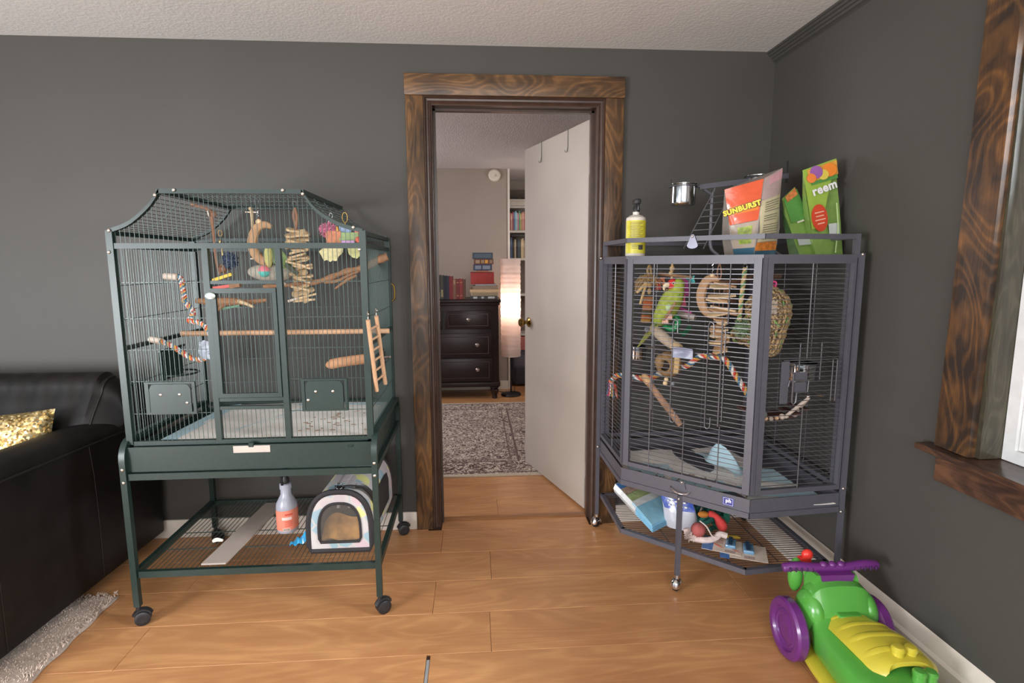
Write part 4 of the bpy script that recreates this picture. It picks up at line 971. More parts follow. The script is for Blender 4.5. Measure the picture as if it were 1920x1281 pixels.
part('tail', MB().rings([[bpt(a - w/2, z, o) , bpt(a, z + 0.003, o - 0.006), bpt(a + w/2, z, o), bpt(a, z - 0.003, o + 0.006)] for a, z, w, o in ((-0.040, 1.085, 0.036, 0), (-0.068, 1.048, 0.034, -0.004), (-0.095, 1.010, 0.024, -0.008), (-0.118, 0.978, 0.013, -0.012), (-0.130, 0.961, 0.004, -0.014))]), M_tail, t, label='long tapering olive tail')
part('belly_patch', MB().ball(bpt(0.016, 1.148, -0.028), (0.018, 0.020, 0.022), 12, 8), mat('feather_pale', (176, 196, 150), 0.8, var=0.1), t, label='pale scuffed breast')
for a, z in ((0.010, 1.100), (0.026, 1.118)):
    fb = MB()
    for k in range(4):
        fb.tube(spline([bpt(a, z, -0.030), bpt(a - 0.008 + 0.006*k, z - 0.010, -0.048), bpt(a - 0.012 + 0.008*k, z - 0.022, -0.046)], 3), [0.0042, 0.0042, 0.004, 0.0038, 0.0035, 0.003, 0.0025], 6)
    part('foot', fb, mat('foot_pink', (222, 178, 164), 0.7, var=0.1), t)
# orange barred thigh stick he clings to
t = thing('twig_toy', 'brown twig with peeling bark held by lime green parrot', 'bird toy', bpt(0.03, 1.08, -0.05))
part('twig', MB().tube([bpt(0.005, 1.092, -0.056), bpt(0.035, 1.135, -0.054), bpt(0.052, 1.170, -0.048)], [0.004, 0.006, 0.005], 8), M_bark, t)
# sisal and wood block toy
IO = -0.148
t = thing('sisal_toy', 'frayed sisal rope toy above a stack of brown wood blocks', 'bird toy', ip(0.16, 1.07, 0.15))
o = 0.16
part('loop', MB().tube(spline([ip(0.168, 1.270, o), ip(0.158, 1.295, o), ip(0.166, 1.318, o), ip(0.174, 1.295, o), ip(0.172, 1.268, o)], 4), 0.005, 8), Y_jute, t)
part('hanger', MB().tube([ip(0.166, 1.315, o), ip(0.166, 1.345, o)], 0.0016, 6), M_steel, t)
part('knot', MB().ball(ip(0.168, 1.262, o), (0.014, 0.012, 0.012), 12, 8).ball(ip(0.170, 1.235, o), (0.010, 0.010, 0.012), 10, 8).ball(ip(0.169, 1.208, o), (0.009, 0.009, 0.014), 10, 8), Y_jute, t)
mb = MB()
for k in range(110):
    a = R.uniform(-0.085, 0.060); 
    mb.tube([ip(0.168, 1.268, o), ip(0.168 + a*0.5, 1.280 - 0.2*abs(a) + R.uniform(-.02, .01), o + R.uniform(-.02, .02)), ip(0.168 + a, 1.262 - 0.55*abs(a)*R.uniform(0.2, 1.4) + R.uniform(-.018, .012), o + R.uniform(-.03, .03))], 0.0014, 4)
part('sisal_fibres', mb, mat('sisal', (170, 138, 96), 0.95, var=0.3, vscale=40), t, stuff=True)
part('strand', MB().tube(spline([ip(0.158, 1.255, o), ip(0.135, 1.225, o), ip(0.115, 1.200, o - .01)], 4), [0.007]*8 + [0.004], 8).tube(spline([ip(0.158, 1.245, o), ip(0.145, 1.21, o), ip(0.135, 1.175, o), ip(0.128, 1.15, o)], 4), 0.006, 8), Y_jute, t)
zz = 1.185
for k, (h, c_) in enumerate(((0.018, (158, 106, 70)), (0.020, (180, 96, 48)), (0.020, (176, 116, 76)), (0.020, (84, 78, 62)), (0.018, (168, 96, 54)), (0.016, (176, 134, 66)))):
    q = ip(0.168 - 0.002*k, zz - h/2, o)
    part('wood_block', MB().lathe([(0, -h/2), (0.021, -h/2), (0.023, -h/2 + .003), (0.023, h/2 - .003), (0.021, h/2 - 0.0005), (0, h/2 - 0.0005)], c=q, n=14), mat('block_%d' % k, c_, 0.7, var=0.2, vscale=50), t)
    zz -= h
# bright shredding toy behind the parrot
IO = -0.19
t = thing('shredding_toy', 'shredding toy with pink, teal and magenta paper behind lime green parrot', 'bird toy', ip(0.30, 1.07, 0.22))
o = 0.22
part('hanger', MB().tube([ip(0.285, 1.345, o), ip(0.285, 1.26, o)], 0.005, 8).ball(ip(0.285, 1.305, o), (0.012, 0.010, 0.012), 10, 8).ball(ip(0.28, 1.285, o), (0.010, 0.010, 0.010), 10, 8), Y_jute, t)
part('cross_stick', MB().tube([ip(0.225, 1.282, o), ip(0.375, 1.268, o)], [0.008, 0.006], 8), M_bark, t)
def paper(a0, a1, z0, z1, c_, nm, o_=0.22):
    part('paper_strip', MB().sheet(lambda u, v: ip(lerp(a0, a1, u) + 0.004*math.sin(6*v), lerp(z0, z1, v), o_ + 0.006*math.sin(5*v + 3*u)), 5, 7, 0.0015), mat(nm, c_, 0.7, var=0.2, vscale=60), t)
paper(0.345, 0.385, 1.245, 1.275, (78, 168, 168), 'paper_teal'); paper(0.330, 0.362, 1.19, 1.262, (160, 62, 124), 'paper_magenta')
paper(0.318, 0.350, 1.145, 1.195, (206, 92, 120), 'paper_rose'); paper(0.222, 0.250, 1.215, 1.26, (190, 82, 74), 'paper_red', 0.19); paper(0.250, 0.268, 1.235, 1.268, (200, 120, 80), 'paper_orange', 0.19)
part('pink_stick', MB().tube([ip(0.325, 1.138, o), ip(0.378, 1.118, o)], 0.0055, 8), mat('paper_magenta', (160, 62, 124)), t)
part('clear_tube', MB().tube([ip(0.300, 1.118, o), ip(0.395, 1.100, o)], 0.014, 12), mat('smoky_tube', (150, 138, 130), 0.25), t)
# green ring toy
IO = -0.178
t = thing('green_foil_toy', 'shiny dark green crinkled ring toy beneath lime green parrot', 'bird toy', ip(0.285, 1.03, 0.2))
part('ring', MB().tube([ip(0.285 + 0.030*math.cos(a), 1.078 + 0.030*math.sin(a), 0.2) for a in [2*PI*k/20 for k in range(20)]], 0.014, 10, closed=True), mat('foil_green', (34, 128, 74), 0.35, var=0.3, vscale=80, bump=0.6, bscale=160), t)
part('streamer', MB().sheet(lambda u, v: ip(lerp(0.285, 0.375, u), 1.055 + 0.016*math.sin(8*u) - 0.02*v, 0.19 + 0.02*v), 12, 3, 0.002), mat('foil_green_dark', (28, 86, 56), 0.4, var=0.3, vscale=60), t)
# stone perch
IO = -0.13
t = thing('stone_perch', 'stubby pale grey sand perch with a wooden end in corner cage', 'perch', ip(0.23, 0.97, 0.15))
part('sand_core', MB().tube(spline([ip(0.160, 1.050, 0.16), ip(0.20, 1.030, 0.16), ip(0.245, 1.000, 0.155), ip(0.275, 0.985, 0.15)], 4), [0.006, 0.014, 0.019, 0.022, 0.023, 0.024, 0.024, 0.023, 0.022, 0.022, 0.021, 0.021, 0.020], 14), mat('sand_grey', (176, 158, 138), 0.95, var=0.14, vscale=60, bump=0.6, bscale=260), t)
part('wooden_end', MB().tube([ip(0.272, 0.985, 0.148), ip(0.285, 0.980, 0.145), ip(0.306, 0.972, 0.14)], [0.021, 0.024, 0.019], 14), M_chip, t)
part('back_plate', MB().tube([ip(0.142, 1.046, 0.165), ip(0.160, 1.034, 0.16)], [0.014, 0.019], 12), mat('plate_grey', (126, 128, 138), 0.5), t)
# coconut hut
IO = -0.15
t = thing('coconut_toy', 'round fibrous coconut shell toy with a dark hole below perch', 'bird toy', ip(0.255, 0.84, 0.2))
part('shell', MB().sheet(lambda u, v: ip(0.255, 0.893, 0.2) + (UX*math.cos(lerp(-PI, PI, u)) + V((0, 0, 1))*math.sin(lerp(-PI, PI, u)))*0.052*math.sin(lerp(0.45, PI - 0.02, v)) + nF*0.052*math.cos(lerp(0.45, PI - 0.02, v)), 24, 12, 0.005), mat('coconut', (142, 112, 76), 0.9, var=0.25, vscale=60, bump=0.7, bscale=160), t)
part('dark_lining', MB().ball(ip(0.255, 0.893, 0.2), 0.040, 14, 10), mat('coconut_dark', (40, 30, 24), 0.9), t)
part('husk_flap', MB().ball(ip(0.228, 0.905, 0.165), (0.022, 0.018, 0.034), 12, 8), mat('coconut', (142, 112, 76)), t)
part('rope_tie', MB().tube(spline([ip(0.302, 0.935, 0.16), ip(0.305, 0.90, 0.155), ip(0.300, 0.865, 0.16)], 4), 0.008, 8).tube(spline([ip(0.312, 0.935, 0.16), ip(0.314, 0.90, 0.155), ip(0.308, 0.865, 0.16)], 4), 0.007, 8), Y_jute, t)
part('bead', MB().ball(ip(0.262, 0.832, 0.16), 0.010, 10, 8).ball(ip(0.258, 0.815, 0.16), 0.011, 10, 8), mat('bead_wood', (222, 192, 150), 0.5), t)
part('bead', MB().ball(ip(0.292, 0.818, 0.16), 0.009, 10, 8), mat('bead_grey', (130, 136, 142), 0.5), t)
# crescent and wafer toys
IO = -0.142
t = thing('crescent_toy', 'tan wooden crescent with a round bead hanging in grey cage', 'bird toy', ip(0.42, 1.11, 0.15))
cp = spline([ip(0.462, 1.255, .15), ip(0.440, 1.268, .15), ip(0.415, 1.258, .15), ip(0.398, 1.225, .15), ip(0.394, 1.185, .15), ip(0.408, 1.145, .15), ip(0.432, 1.123, .15), ip(0.462, 1.120, .15)], 4)
part('crescent', MB().tube(cp, [0.006 + 0.014*math.sin(PI*k/(len(cp)-1))**0.6 for k in range(len(cp))], 10, flat=0.8), M_tan, t)
part('bead', MB().ball(ip(0.436, 1.276, .15), 0.011, 12, 8), mat('bead_wood', (222, 192, 150), 0.5), t)
part('chain', MB().tube([ip(0.436 + 0.002*math.cos(k), 1.287 + 0.002*k, .15) for k in range(28)], 0.0012, 5), M_steel, t)
IO = -0.157
t = thing('wafer_toy', 'hanging tiers of tan wood wafers tied with orange strips', 'bird toy', ip(0.485, 0.97, 0.15))
part('hanging_strip', MB().tube(spline([ip(0.478, 1.262, .15), ip(0.470, 1.29, .15), ip(0.478, 1.325, .15), ip(0.486, 1.29, .15), ip(0.482, 1.262, .15)], 4), 0.003, 6).tube([ip(0.478, 1.325, .15), ip(0.478, 1.345, .15)], 0.0014, 5), M_leather, t)
for zc, nn, w0 in ((1.245, 2, 0.10), (1.195, 3, 0.105), (1.145, 3, 0.125), (1.105, 2, 0.06), (1.075, 2, 0.06), (1.048, 2, 0.11), (1.020, 2, 0.07), (0.990, 2, 0.06)):
    for q in range(nn):
        wv = w0*R.uniform(0.75, 1.0); d = R.uniform(0.026, 0.036)
        M = frame(ip(0.490 + R.uniform(-.014, .014), zc + (q - nn/2)*0.009, 0.15 + R.uniform(-.01, .01)), UX, -nF) @ Matrix.Rotation(R.uniform(-.28, .28), 4, 'Y') @ Matrix.Rotation(R.uniform(.0, .7), 4, 'X') @ Matrix.Rotation(R.uniform(-.5, .5), 4, 'Z')
        pl = [(-wv/2, -d*0.3), (-wv*0.25, -d/2), (wv*0.15, -d/2 + 0.003), (wv/2, -d*0.25), (wv*0.48, d*0.2), (wv*0.2, d/2), (-wv*0.2, d/2 - 0.004), (-wv*0.46, d*0.3)]
        part('wafer', MB().prism(pl, -0.0035, 0.0035, M=M), M_tan if q % 2 else M_chip, t)
mb = MB()
for a in (0.462, 0.482, 0.500, 0.515): mb.tube([ip(a, 1.24, .15), ip(a + R.uniform(-.005, .005), 1.14, .15), ip(0.49 + (a - .49)*0.6, 1.03, .15)], 0.0015, 5)
part('tie_strips', mb, M_leather, t)
# green and jute braided rope on the hut
IO = 0
t = thing('braided_toy', 'green and jute braided rope toy with frayed tassel end', 'bird toy', at(1.045, -0.58, 1.05))
rope(t, 'rope_strand', [at(1.049, -0.60, 1.308), at(1.045, -0.60, 1.25), at(1.041, -0.60, 1.19), at(1.037, -0.60, 1.125), at(1.037, -0.60, 1.105)], 0.0085, [Y_jute, Y_green, Y_jute], 6)
part('tassel', fuzz((1.050, -0.60, 1.072), (0.030, 0.020, 0.034), 150, 0.4, MB().ball((1.050, -0.60, 1.075), (0.020, 0.014, 0.026), 10, 8)), mat('tassel_green', (118, 140, 104), 0.9, var=0.25, vscale=80), t)
part('ring', hook_link((1.049, -0.60, 1.312), 0.013, 0.0018, UX).tube([at(1.049, -0.60, 1.323), at(1.049, -0.60, 1.346)], 0.0016, 5), M_steel, t)
# seagrass hut
def sg(name):
    t_ = NT(name)
    w = t_.n('TexWave', wave_type='BANDS', bands_direction='DIAGONAL'); w.inputs['Scale'].default_value = 26; w.inputs['Distortion'].default_value = 9; w.inputs['Detail'].default_value = 2; w.inputs['Detail Scale'].default_value = 2.5
    t_.l(t_.coord(), w.inputs['Vector'])
    n = t_.n('TexNoise'); n.inputs['Scale'].default_value = 34; t_.l(t_.coord(), n.inputs['Vector'])
    m = t_.n('Mix', data_type='FLOAT'); m.inputs[0].default_value = 0.45; t_.l(w.outputs['Fac'], m.inputs[2]); t_.l(n.outputs['Fac'], m.inputs[3])
    t_.l(t_.ramp(m.outputs[0], [(0.2, lin((84, 66, 46))), (0.5, lin((158, 130, 96))), (0.78, lin((198, 172, 134)))]).outputs[0], t_.b.inputs['Base Color'])
    t_.b.inputs['Roughness'].default_value = 0.9; t_.bump(m.outputs[0], 0.9, 0.004); return t_.m
M_sg = sg('seagrass_weave')
t = thing('seagrass_hut', 'woven seagrass hut hanging behind the front corner post of grey cage', 'bird hut', at(1.21, -0.50, 0.95))
ax = (V((0.17, -0.15, 0))).normalized(); ay = V((-ax.y, ax.x, 0))
HC = at(1.215, -0.47, 0)
def hp(a, z, b=0.0): q = HC + ax*a + ay*b; return V((q.x, q.y, z))
# bag shape: outline ring in the a-z plane, thick along b
out = [(-0.040, 1.200), (0.010, 1.228), (0.055, 1.205), (0.082, 1.165), (0.086, 1.11), (0.072, 1.045), (0.052, 0.965), (0.030, 0.950), (-0.005, 0.956), (-0.06, 0.985), (-0.105, 0.995), (-0.128, 1.02), (-0.118, 1.05), (-0.080, 1.075), (-0.070, 1.12), (-0.072, 1.165)]
ol = spline([V((a, 0, z)) for a, z in out] + [V((out[0][0], 0, out[0][1]))], 3)[:-1]
cen = V((0.0, 0, 1.08))
rg = []
for k in range(9):
    b = lerp(-0.075, 0.075, k/8); s = math.sqrt(max(0.06, 1 - (abs(b)/0.083)**3))
    rg.append([hp(cen.x + (p.x - cen.x)*s, cen.z + (p.z - cen.z)*s, b) for p in ol])
part('woven_shell', MB().rings(rg), M_sg, t)
# rows of plaited knots proud of the shell
kb, gb = MB(), MB()
for row in range(9):
    b = lerp(-0.086, 0.070, row/8); s = math.sqrt(max(0.12, 1 - (abs(b)/0.088)**3))*1.015
    n_ = len(ol)
    for k in range(0, n_):
        p, q = ol[k], ol[(k + 1) % n_]
        a = hp(cen.x + (p.x - cen.x)*s, cen.z + (p.z - cen.z)*s, b); c_ = hp(cen.x + (q.x - cen.x)*s, cen.z + (q.z - cen.z)*s, b + 0.013*(1 if k % 2 else -1))
        (gb if (k*7 + row*5) % 11 == 0 else kb).tube([a, (a + c_)/2 + (a - hp(cen.x, cen.z, b)).normalized()*0.003, c_], 0.0042, 5)
for k in range(46):
    th = R.uniform(0, 2*PI); r_ = math.sqrt(R.random())
    a, z = 0.006 + 0.058*r_*math.cos(th), 1.10 + 0.105*r_*math.sin(th)
    d = R.uniform(-1, 1)
    (gb if k % 9 == 0 else kb).tube([hp(a - 0.012*d, z - 0.010, -0.083), hp(a, z, -0.089), hp(a + 0.012*d, z + 0.010, -0.083)], 0.0042, 5)
part('plait_knots', kb, mat('seagrass_strand', (186, 156, 114), 0.9, var=0.25, vscale=60), t, stuff=True)
part('green_strands', gb, mat('seagrass_green', (120, 158, 92), 0.9, var=0.2, vscale=60), t, stuff=True)
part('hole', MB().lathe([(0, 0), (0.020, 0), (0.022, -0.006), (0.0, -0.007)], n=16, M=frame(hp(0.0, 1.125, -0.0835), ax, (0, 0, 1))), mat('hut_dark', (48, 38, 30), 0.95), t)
part('chewed_card', MB().sheet(lambda u, v: hp(lerp(0.018, 0.060, u), lerp(1.125, 1.18, v) + 0.006*math.sin(20*u), -0.092 - 0.004*math.sin(9*v)), 6, 6, 0.002), mat('card_grey', (164, 150, 136), 0.9, var=0.2, vscale=70), t)
# pink plastic link above the hut
t = solo('plastic_chain', MB().tube([hp(-0.02, 1.24), hp(-0.015, 1.258), hp(0.03, 1.250), hp(0.032, 1.243), hp(0.022, 1.215), hp(0.014, 1.215), hp(0.020, 1.240), hp(-0.005, 1.244), hp(-0.010, 1.215)], 0.0048, 6), mat('pink_plastic', (214, 40, 116), 0.4), 'bright pink plastic link holding up the seagrass hut', 'chain link')
# brown branch behind the hut
solo('branch_perch', MB().tube(spline([at(1.02, -0.35, 1.24), at(1.10, -0.36, 1.245), at(1.20, -0.34, 1.262), at(1.36, -0.30, 1.27)], 4), [0.012]*13, 8).tube(spline([at(1.085, -0.36, 1.235), at(1.090, -0.37, 1.205), at(1.105, -0.37, 1.175), at(1.13, -0.36, 1.16)], 4), 0.010, 8), mat('brown_branch', (112, 82, 66), 0.85, var=0.25, vscale=40, bump=0.4, bscale=90), 'dull brown branch perch behind the seagrass hut', 'perch')
# long rope perch
t = thing('rope_perch', 'long arched multicoloured rope perch with tassel across the grey corner cage', 'perch', at(0.90, -0.40, 0.72))
pts = [(0.641, -0.160, 0.775), (0.655, -0.175, 0.795), (0.672, -0.189, 0.811), (0.722, -0.236, 0.812), (0.779, -0.291, 0.815), (0.824, -0.335, 0.847), (0.877, -0.385, 0.879), (0.911, -0.418, 0.896), (0.943, -0.449, 0.936), (0.983, -0.488, 0.946), (1.023, -0.526, 0.936), (1.056, -0.557, 0.875), (1.088, -0.588, 0.816), (1.108, -0.607, 0.776), (1.13, -0.64, 0.745)]
rope(t, 'rope_strand', pts, 0.011, [Y_red, Y_white, Y_blue, Y_gold], 17)
for k in range(16):
    a = R.uniform(-0.03, 0.03); b = R.uniform(-0.03, 0.03)
    part('tassel_strand', MB().tube(spline([at(0.643, -0.165, 0.772), at(0.645 + a*0.6, -0.17 + b*0.5, 0.765 - 0.01*(k % 3)), at(0.645 + a, -0.175 + b, 0.722 - 0.02*R.random())], 3), 0.0024, 5), [Y_red, Y_white, Y_blue, Y_gold, mat('yarn_magenta', (186, 74, 118), 0.9)][k % 5], t)
# flat wooden perch standing on the diagonal
IO = 0
t = thing('flat_perch', 'flat weathered wooden stick perch slanting down inside the corner cage front', 'perch', ip(0.25, 0.62, 0.12))
a, b = ip(0.040, 0.842, 0.10), ip(0.200, 0.655, 0.12)
part('stick', MB().tube([a.lerp(b, k/8) for k in range(9)], [0.012, 0.0145, 0.0145, 0.0145, 0.0145, 0.0145, 0.0145, 0.0145, 0.012], 12, flat=0.7), mat('weathered_stick', (150, 116, 92), 0.85, var=0.2, vscale=40), t)
part('pale_end', MB().ball(a, (0.016, 0.014, 0.018), 12, 8).tube([a, a.lerp(b, 0.12)], [0.0165, 0.016], 12, flat=0.75), mat('fresh_wood', (202, 160, 118), 0.8, var=0.1), t)
# steel cups in their wire holders, on the left and right panels
def cup(c, r, h, label, nm='food_cup'):
    t = thing(nm, label, 'bowl', c)
    pr = [(0, 0), (r*0.86, 0), (r*0.96, h*0.06), (r, h*0.15), (r, h - 0.003), (r*1.09, h), (r*1.09, h + 0.0025), (r*0.98, h + 0.002), (r*0.97, h*0.16), (r*0.84, 0.004), (0, 0.004)]
    part('bowl', MB().lathe(pr, c=c, n=36), M_steel, t); return t
t = cup(at(0.735, -0.245, 0.895), 0.045, 0.060, 'steel food cup low behind the left front post of corner cage')
mb = MB()
for dx in (0.0, 0.05): mb.tube([at(0.647, -0.27 + dx, 1.0), at(0.650, -0.27 + dx, 0.90), at(0.690, -0.26 + dx, 0.90)], 0.002, 5)
mb.tube([at(0.735 + 0.050*math.cos(a), -0.245 + 0.050*math.sin(a), 0.945) for a in [2*PI*k/24 for k in range(24)]], 0.002, 5, closed=True)
part('wire_holder', mb, M_wirec, t)
dR = (TR - FR).normalized(); nR = V((dR.y, -dR.x, 0))
def rp(s, z, o=0.0): q = FR + dR*s + nR*o; return V((q.x, q.y, z))
t = cup(rp(0.225, 0.885, -0.075), 0.060, 0.068, 'steel food cup in a hatch on right side of grey cage')
mb = MB()
for s in (0.115, 0.30, 0.318): mb.tube([rp(s, 0.975, 0.004), rp(s, 0.82, 0.004)], 0.0022, 6)
mb.tube([rp(0.10, 0.978, 0.004), rp(0.32, 0.978, 0.004)], 0.002, 6)
for s in (0.175, 0.262): mb.tube([rp(s, 1.04, -0.012), rp(s, 0.90, -0.012)], 0.0024, 6)
mb.tube([q.copy() for q in [rp(0.225 + 0.064*math.cos(a), 0.955, -0.075 + 0.064*math.sin(a)) for a in [2*PI*k/24 for k in range(24)]]], 0.0022, 5, closed=True)
part('wire_holder', mb, M_wirec, t)
part('hatch_plate', MB().bar(rp(0.105, 0.82, 0.008), rp(0.105, 0.975, 0.008), 0.030, 0.004, nR), M_grey, t)
part('hatch_plate', MB().bar(rp(0.165, 0.905, 0.010), rp(0.165, 0.935, 0.010), 0.056, 0.004, nR).bar(rp(0.165, 0.862, 0.010), rp(0.165, 0.898, 0.010), 0.052, 0.004, nR), M_grey, t)
part('hatch_latch', MB().tube([rp(0.135, 0.93, 0.014), rp(0.135, 0.825, 0.014), rp(0.142, 0.817, 0.014), rp(0.150, 0.825, 0.014), rp(0.152, 0.86, 0.014), rp(0.195, 0.862, 0.014), rp(0.197, 0.905, 0.014), rp(0.12, 0.905, 0.014), rp(0.117, 0.885, 0.014)], 0.003, 6), M_wirec, t)
# wooden bridge toy hanging low at the right
t = thing('bridge_toy', 'dark wooden bridge toy on white rods behind right side bars', 'bird toy', rp(0.13, 0.74, -0.10))
dk = mat('dark_slats', (70, 40, 34), 0.7, var=0.2)
wr = mat('white_rod', (204, 186, 172), 0.6, var=0.08)
for k in range(7):
    s = lerp(0.035, 0.255, k/6); z = 0.772 - 0.030*math.sin(PI*k/6)
    part('slat', MB().bar(rp(s, z, -0.155), rp(s, z, -0.06), 0.028, 0.008), dk, t)
for k in range(5):
    s = lerp(0.060, 0.150, k/4)
    part('bead', MB().ball(rp(s, 0.752 - 0.006*math.sin(PI*k/4), -0.055), 0.0085 + 0.003*(k == 4), 10, 8), mat('bead_ring', (214, 176, 140), 0.6) if k % 2 else wr, t)
part('rod', MB().tube([rp(0.165, 0.752, -0.055), rp(0.255, 0.818, -0.055)], 0.0065, 8).ball(rp(0.163, 0.751, -0.055), (0.014, 0.010, 0.007), 10, 6), wr, t)
part('rod', MB().tube([rp(0.262, 0.820, -0.06), rp(0.238, 0.748, -0.10)], 0.006, 8).ball(rp(0.237, 0.745, -0.10), 0.011, 10, 8), wr, t)
part('rod', MB().tube([rp(0.030, 0.935, -0.06), rp(0.045, 0.862, -0.06)], 0.006, 8).ball(rp(0.047, 0.857, -0.06), 0.009, 10, 6), wr, t)
part('clip', MB().tube([rp(0.25, 0.825, -0.055), rp(0.262, 0.835, -0.04), rp(0.275, 0.838, 0.0)], 0.003, 6), M_steel, t)
solo('bell_ball', MB().ball(rp(0.048, 0.772, -0.030), 0.019, 16, 12), mat('crackled_silver', (170, 178, 172), 0.3, 0.6, var=0.45, vscale=140), 'small crackled silver ball at the bottom of front corner post', 'ball')
# ------------------------------------------------------------------ on top of the grey corner cage
def bottle(name, label, cat, c, prof, m_body, neck=None, n=24):
    t = thing(name, label, cat, c)
    part('bottle_body', MB().lathe(prof, c=c, n=n), m_body, t); return t
# yellow spray bottle
c = V((0.682, -0.37, 1.3575))
t = bottle('spray_bottle', 'tall white spray bottle with a yellow label and black trigger on grey cage', 'spray bottle', c, [(0, 0), (0.038, 0), (0.0405, 0.004), (0.0405, 0.148), (0.039, 0.158), (0.026, 0.167), (0.0135, 0.171), (0.0135, 0.182), (0, 0.182)], mat('bottle_white', (214, 208, 196), 0.35))
part('label', MB().sheet(lambda u, v: c + V((0.0413*math.cos(lerp(-PI*0.98, PI*0.02 + 0.3, u)), 0.0413*math.sin(lerp(-PI*0.98, PI*0.02 + 0.3, u)), lerp(0.012, 0.146, v))), 24, 2, 0.0004), mat('label_yellow', (206, 196, 58), 0.4, var=0.12, vscale=40), t, label='yellow printed label')
ink = mat('print_olive', (112, 100, 60), 0.5)
mb = MB()
def cyl_bar(mb, cc, r, a0, a1, z0, z1, n=6): return mb.sheet(lambda u, v: cc + V((r*math.cos(lerp(a0, a1, u)), r*math.sin(lerp(a0, a1, u)), lerp(z0, z1, v))), n, 1, 0.0003)
for k in range(11): cyl_bar(mb, c, 0.0417, -2.45, -1.05 - 0.15*(k % 3), 0.137 - 0.0058*k, 0.1392 - 0.0058*k)
for k in range(3): cyl_bar(mb, c, 0.0417, -2.2, -1.35, 0.044 - 0.006*k, 0.0462 - 0.006*k)
part('label_print', mb, ink, t, stuff=True)
mb = MB(); cyl_bar(mb, c, 0.0418, -1.55, -1.05, 0.026, 0.046)
part('label_picture', mb, mat('print_dark', (66, 62, 58), 0.5, var=0.4, vscale=120), t)
tg = MB().lathe([(0, 0.182), (0.015, 0.182), (0.0155, 0.199), (0.011, 0.206), (0.011, 0.214), (0, 0.214)], c=c, n=16)
tg.rbox(c.x - 0.012, c.x + 0.014, c.y - 0.028, c.y + 0.022, c.z + 0.212, c.z + 0.234, 0.006, 2)
tg.tube(spline([c + V((0, -0.020, 0.216)), c + V((0, -0.032, 0.205)), c + V((0.0, -0.030, 0.188))], 3), 0.0045, 6)
part('trigger_head', tg, M_black, t)
# play stand: two posts, a cross bar with two cups, a ladder
t = thing('play_stand', 'grey metal perch stand with wire ladder on top of corner cage', 'bird perch', (1.05, -0.42, 1.357))
yS = -0.40
part('cross_bar', MB().bar((0.935, yS, 1.638), (1.30, yS - 0.02, 1.682), 0.010, 0.020), M_grey, t)
for x in (0.992, 1.26):
    part('post', MB().tube(spline([(x, yS, 1.615), (x, yS, 1.50), (x, yS, 1.43), (x + 0.006, yS - 0.004, 1.385), (x + 0.03, yS - 0.02, 1.360)], 4), 0.0075, 8), M_grey, t)
part('brace', MB().bar((0.955, yS, 1.628), (0.992, yS, 1.606), 0.010, 0.008), M_grey, t)
l0, l1, l2, l3 = V((1.000, -0.40, 1.628)), V((1.078, -0.41, 1.640)), V((0.852, -0.47, 1.385)), V((0.930, -0.48, 1.385))
mb = MB(); mb.tube([l0 + V((0, 0, .008)), l0, l2], 0.0024, 6); mb.tube([l1 + V((0, 0, .008)), l1, l3], 0.0024, 6)
for k in range(8): mb.tube([l0.lerp(l2, 0.13 + 0.112*k), l1.lerp(l3, 0.13 + 0.112*k)], 0.0022, 6)
part('wire_ladder', mb, M_wirec, t)
t = cup(V((0.868, -0.40, 1.562)), 0.050, 0.085, 'shiny steel cup on the left end of the perch stand')
part('holder_ring', MB().tube([V((0.868, -0.40, 1.640)) + V((0.0555*math.cos(a), 0.0555*math.sin(a), 0)) for a in [2*PI*k/24 for k in range(24)]], 0.0022, 6, closed=True).tube([V((0.92, -0.40, 1.640)), V((0.945, -0.40, 1.640))], 0.0045, 6), M_grey, t)
part('holder_hook', MB().tube([V((0.815, -0.40, 1.640)), V((0.815, -0.40, 1.668))], 0.0018, 5).tube([V((0.819, -0.395, 1.640)), V((0.819, -0.395, 1.668))], 0.0018, 5).tube([V((0.805, -0.40, 1.632)), V((0.83, -0.40, 1.642))], 0.0018, 5), M_black, t)
t = cup(V((1.185, -0.40, 1.597)), 0.050, 0.085, 'shiny steel cup half hidden behind the orange seed bag')
part('holder_ring', MB().tube([V((1.185, -0.40, 1.676)) + V((0.0555*math.cos(a), 0.0555*math.sin(a), 0)) for a in [2*PI*k/24 for k in range(24)]], 0.0022, 6, closed=True).tube([V((1.24, -0.40, 1.676)), V((1.27, -0.40, 1.676))], 0.0045, 6), M_black, t)
part('holder_hook', MB().tube([V((1.302, -0.40, 1.655)), V((1.302, -0.40, 1.745))], 0.002, 5).tube([V((1.308, -0.40, 1.655)), V((1.308, -0.40, 1.745))], 0.002, 5), M_black, t)

# --- food bags: closed bodies lofted from foot to seal, prints as their own flat pieces
def bag_body(rings, closed_top=True): return MB().rings(rings)
def lofter(levels, n=28):
    """levels: (centre, half width vector, half depth vector, squareness)"""
    rg = []
    for c, wv, dv, e in levels:
        ring = []
        for k in range(n):
            a = 2*PI*k/n; ca, sa = math.cos(a), math.sin(a)
            x = math.copysign(abs(ca)**e, ca); y = math.copysign(abs(sa)**e, sa)
            ring.append(V(c) + V(wv)*x + V(dv)*y)
        rg.append(ring)
    return rg
def film(name, rgb, rough=0.22, **k): return mat(name, rgb, rough, bump=0.35, bscale=26, bdist=0.006, coat=0.25, **k)
def quad(P, nu=8, nv=8, th=0.0006, bulge=0.0, bd=V((0, -1, 0))):
    a, b, c_, d = [V(p) for p in P]          # bottom-left, bottom-right, top-right, top-left
    return MB().sheet(lambda u, v: a.lerp(b, u).lerp(d.lerp(c_, u), v) + bd*bulge*math.sin(PI*u)*math.sin(PI*min(1, v*1.1)), nu, nv, th)
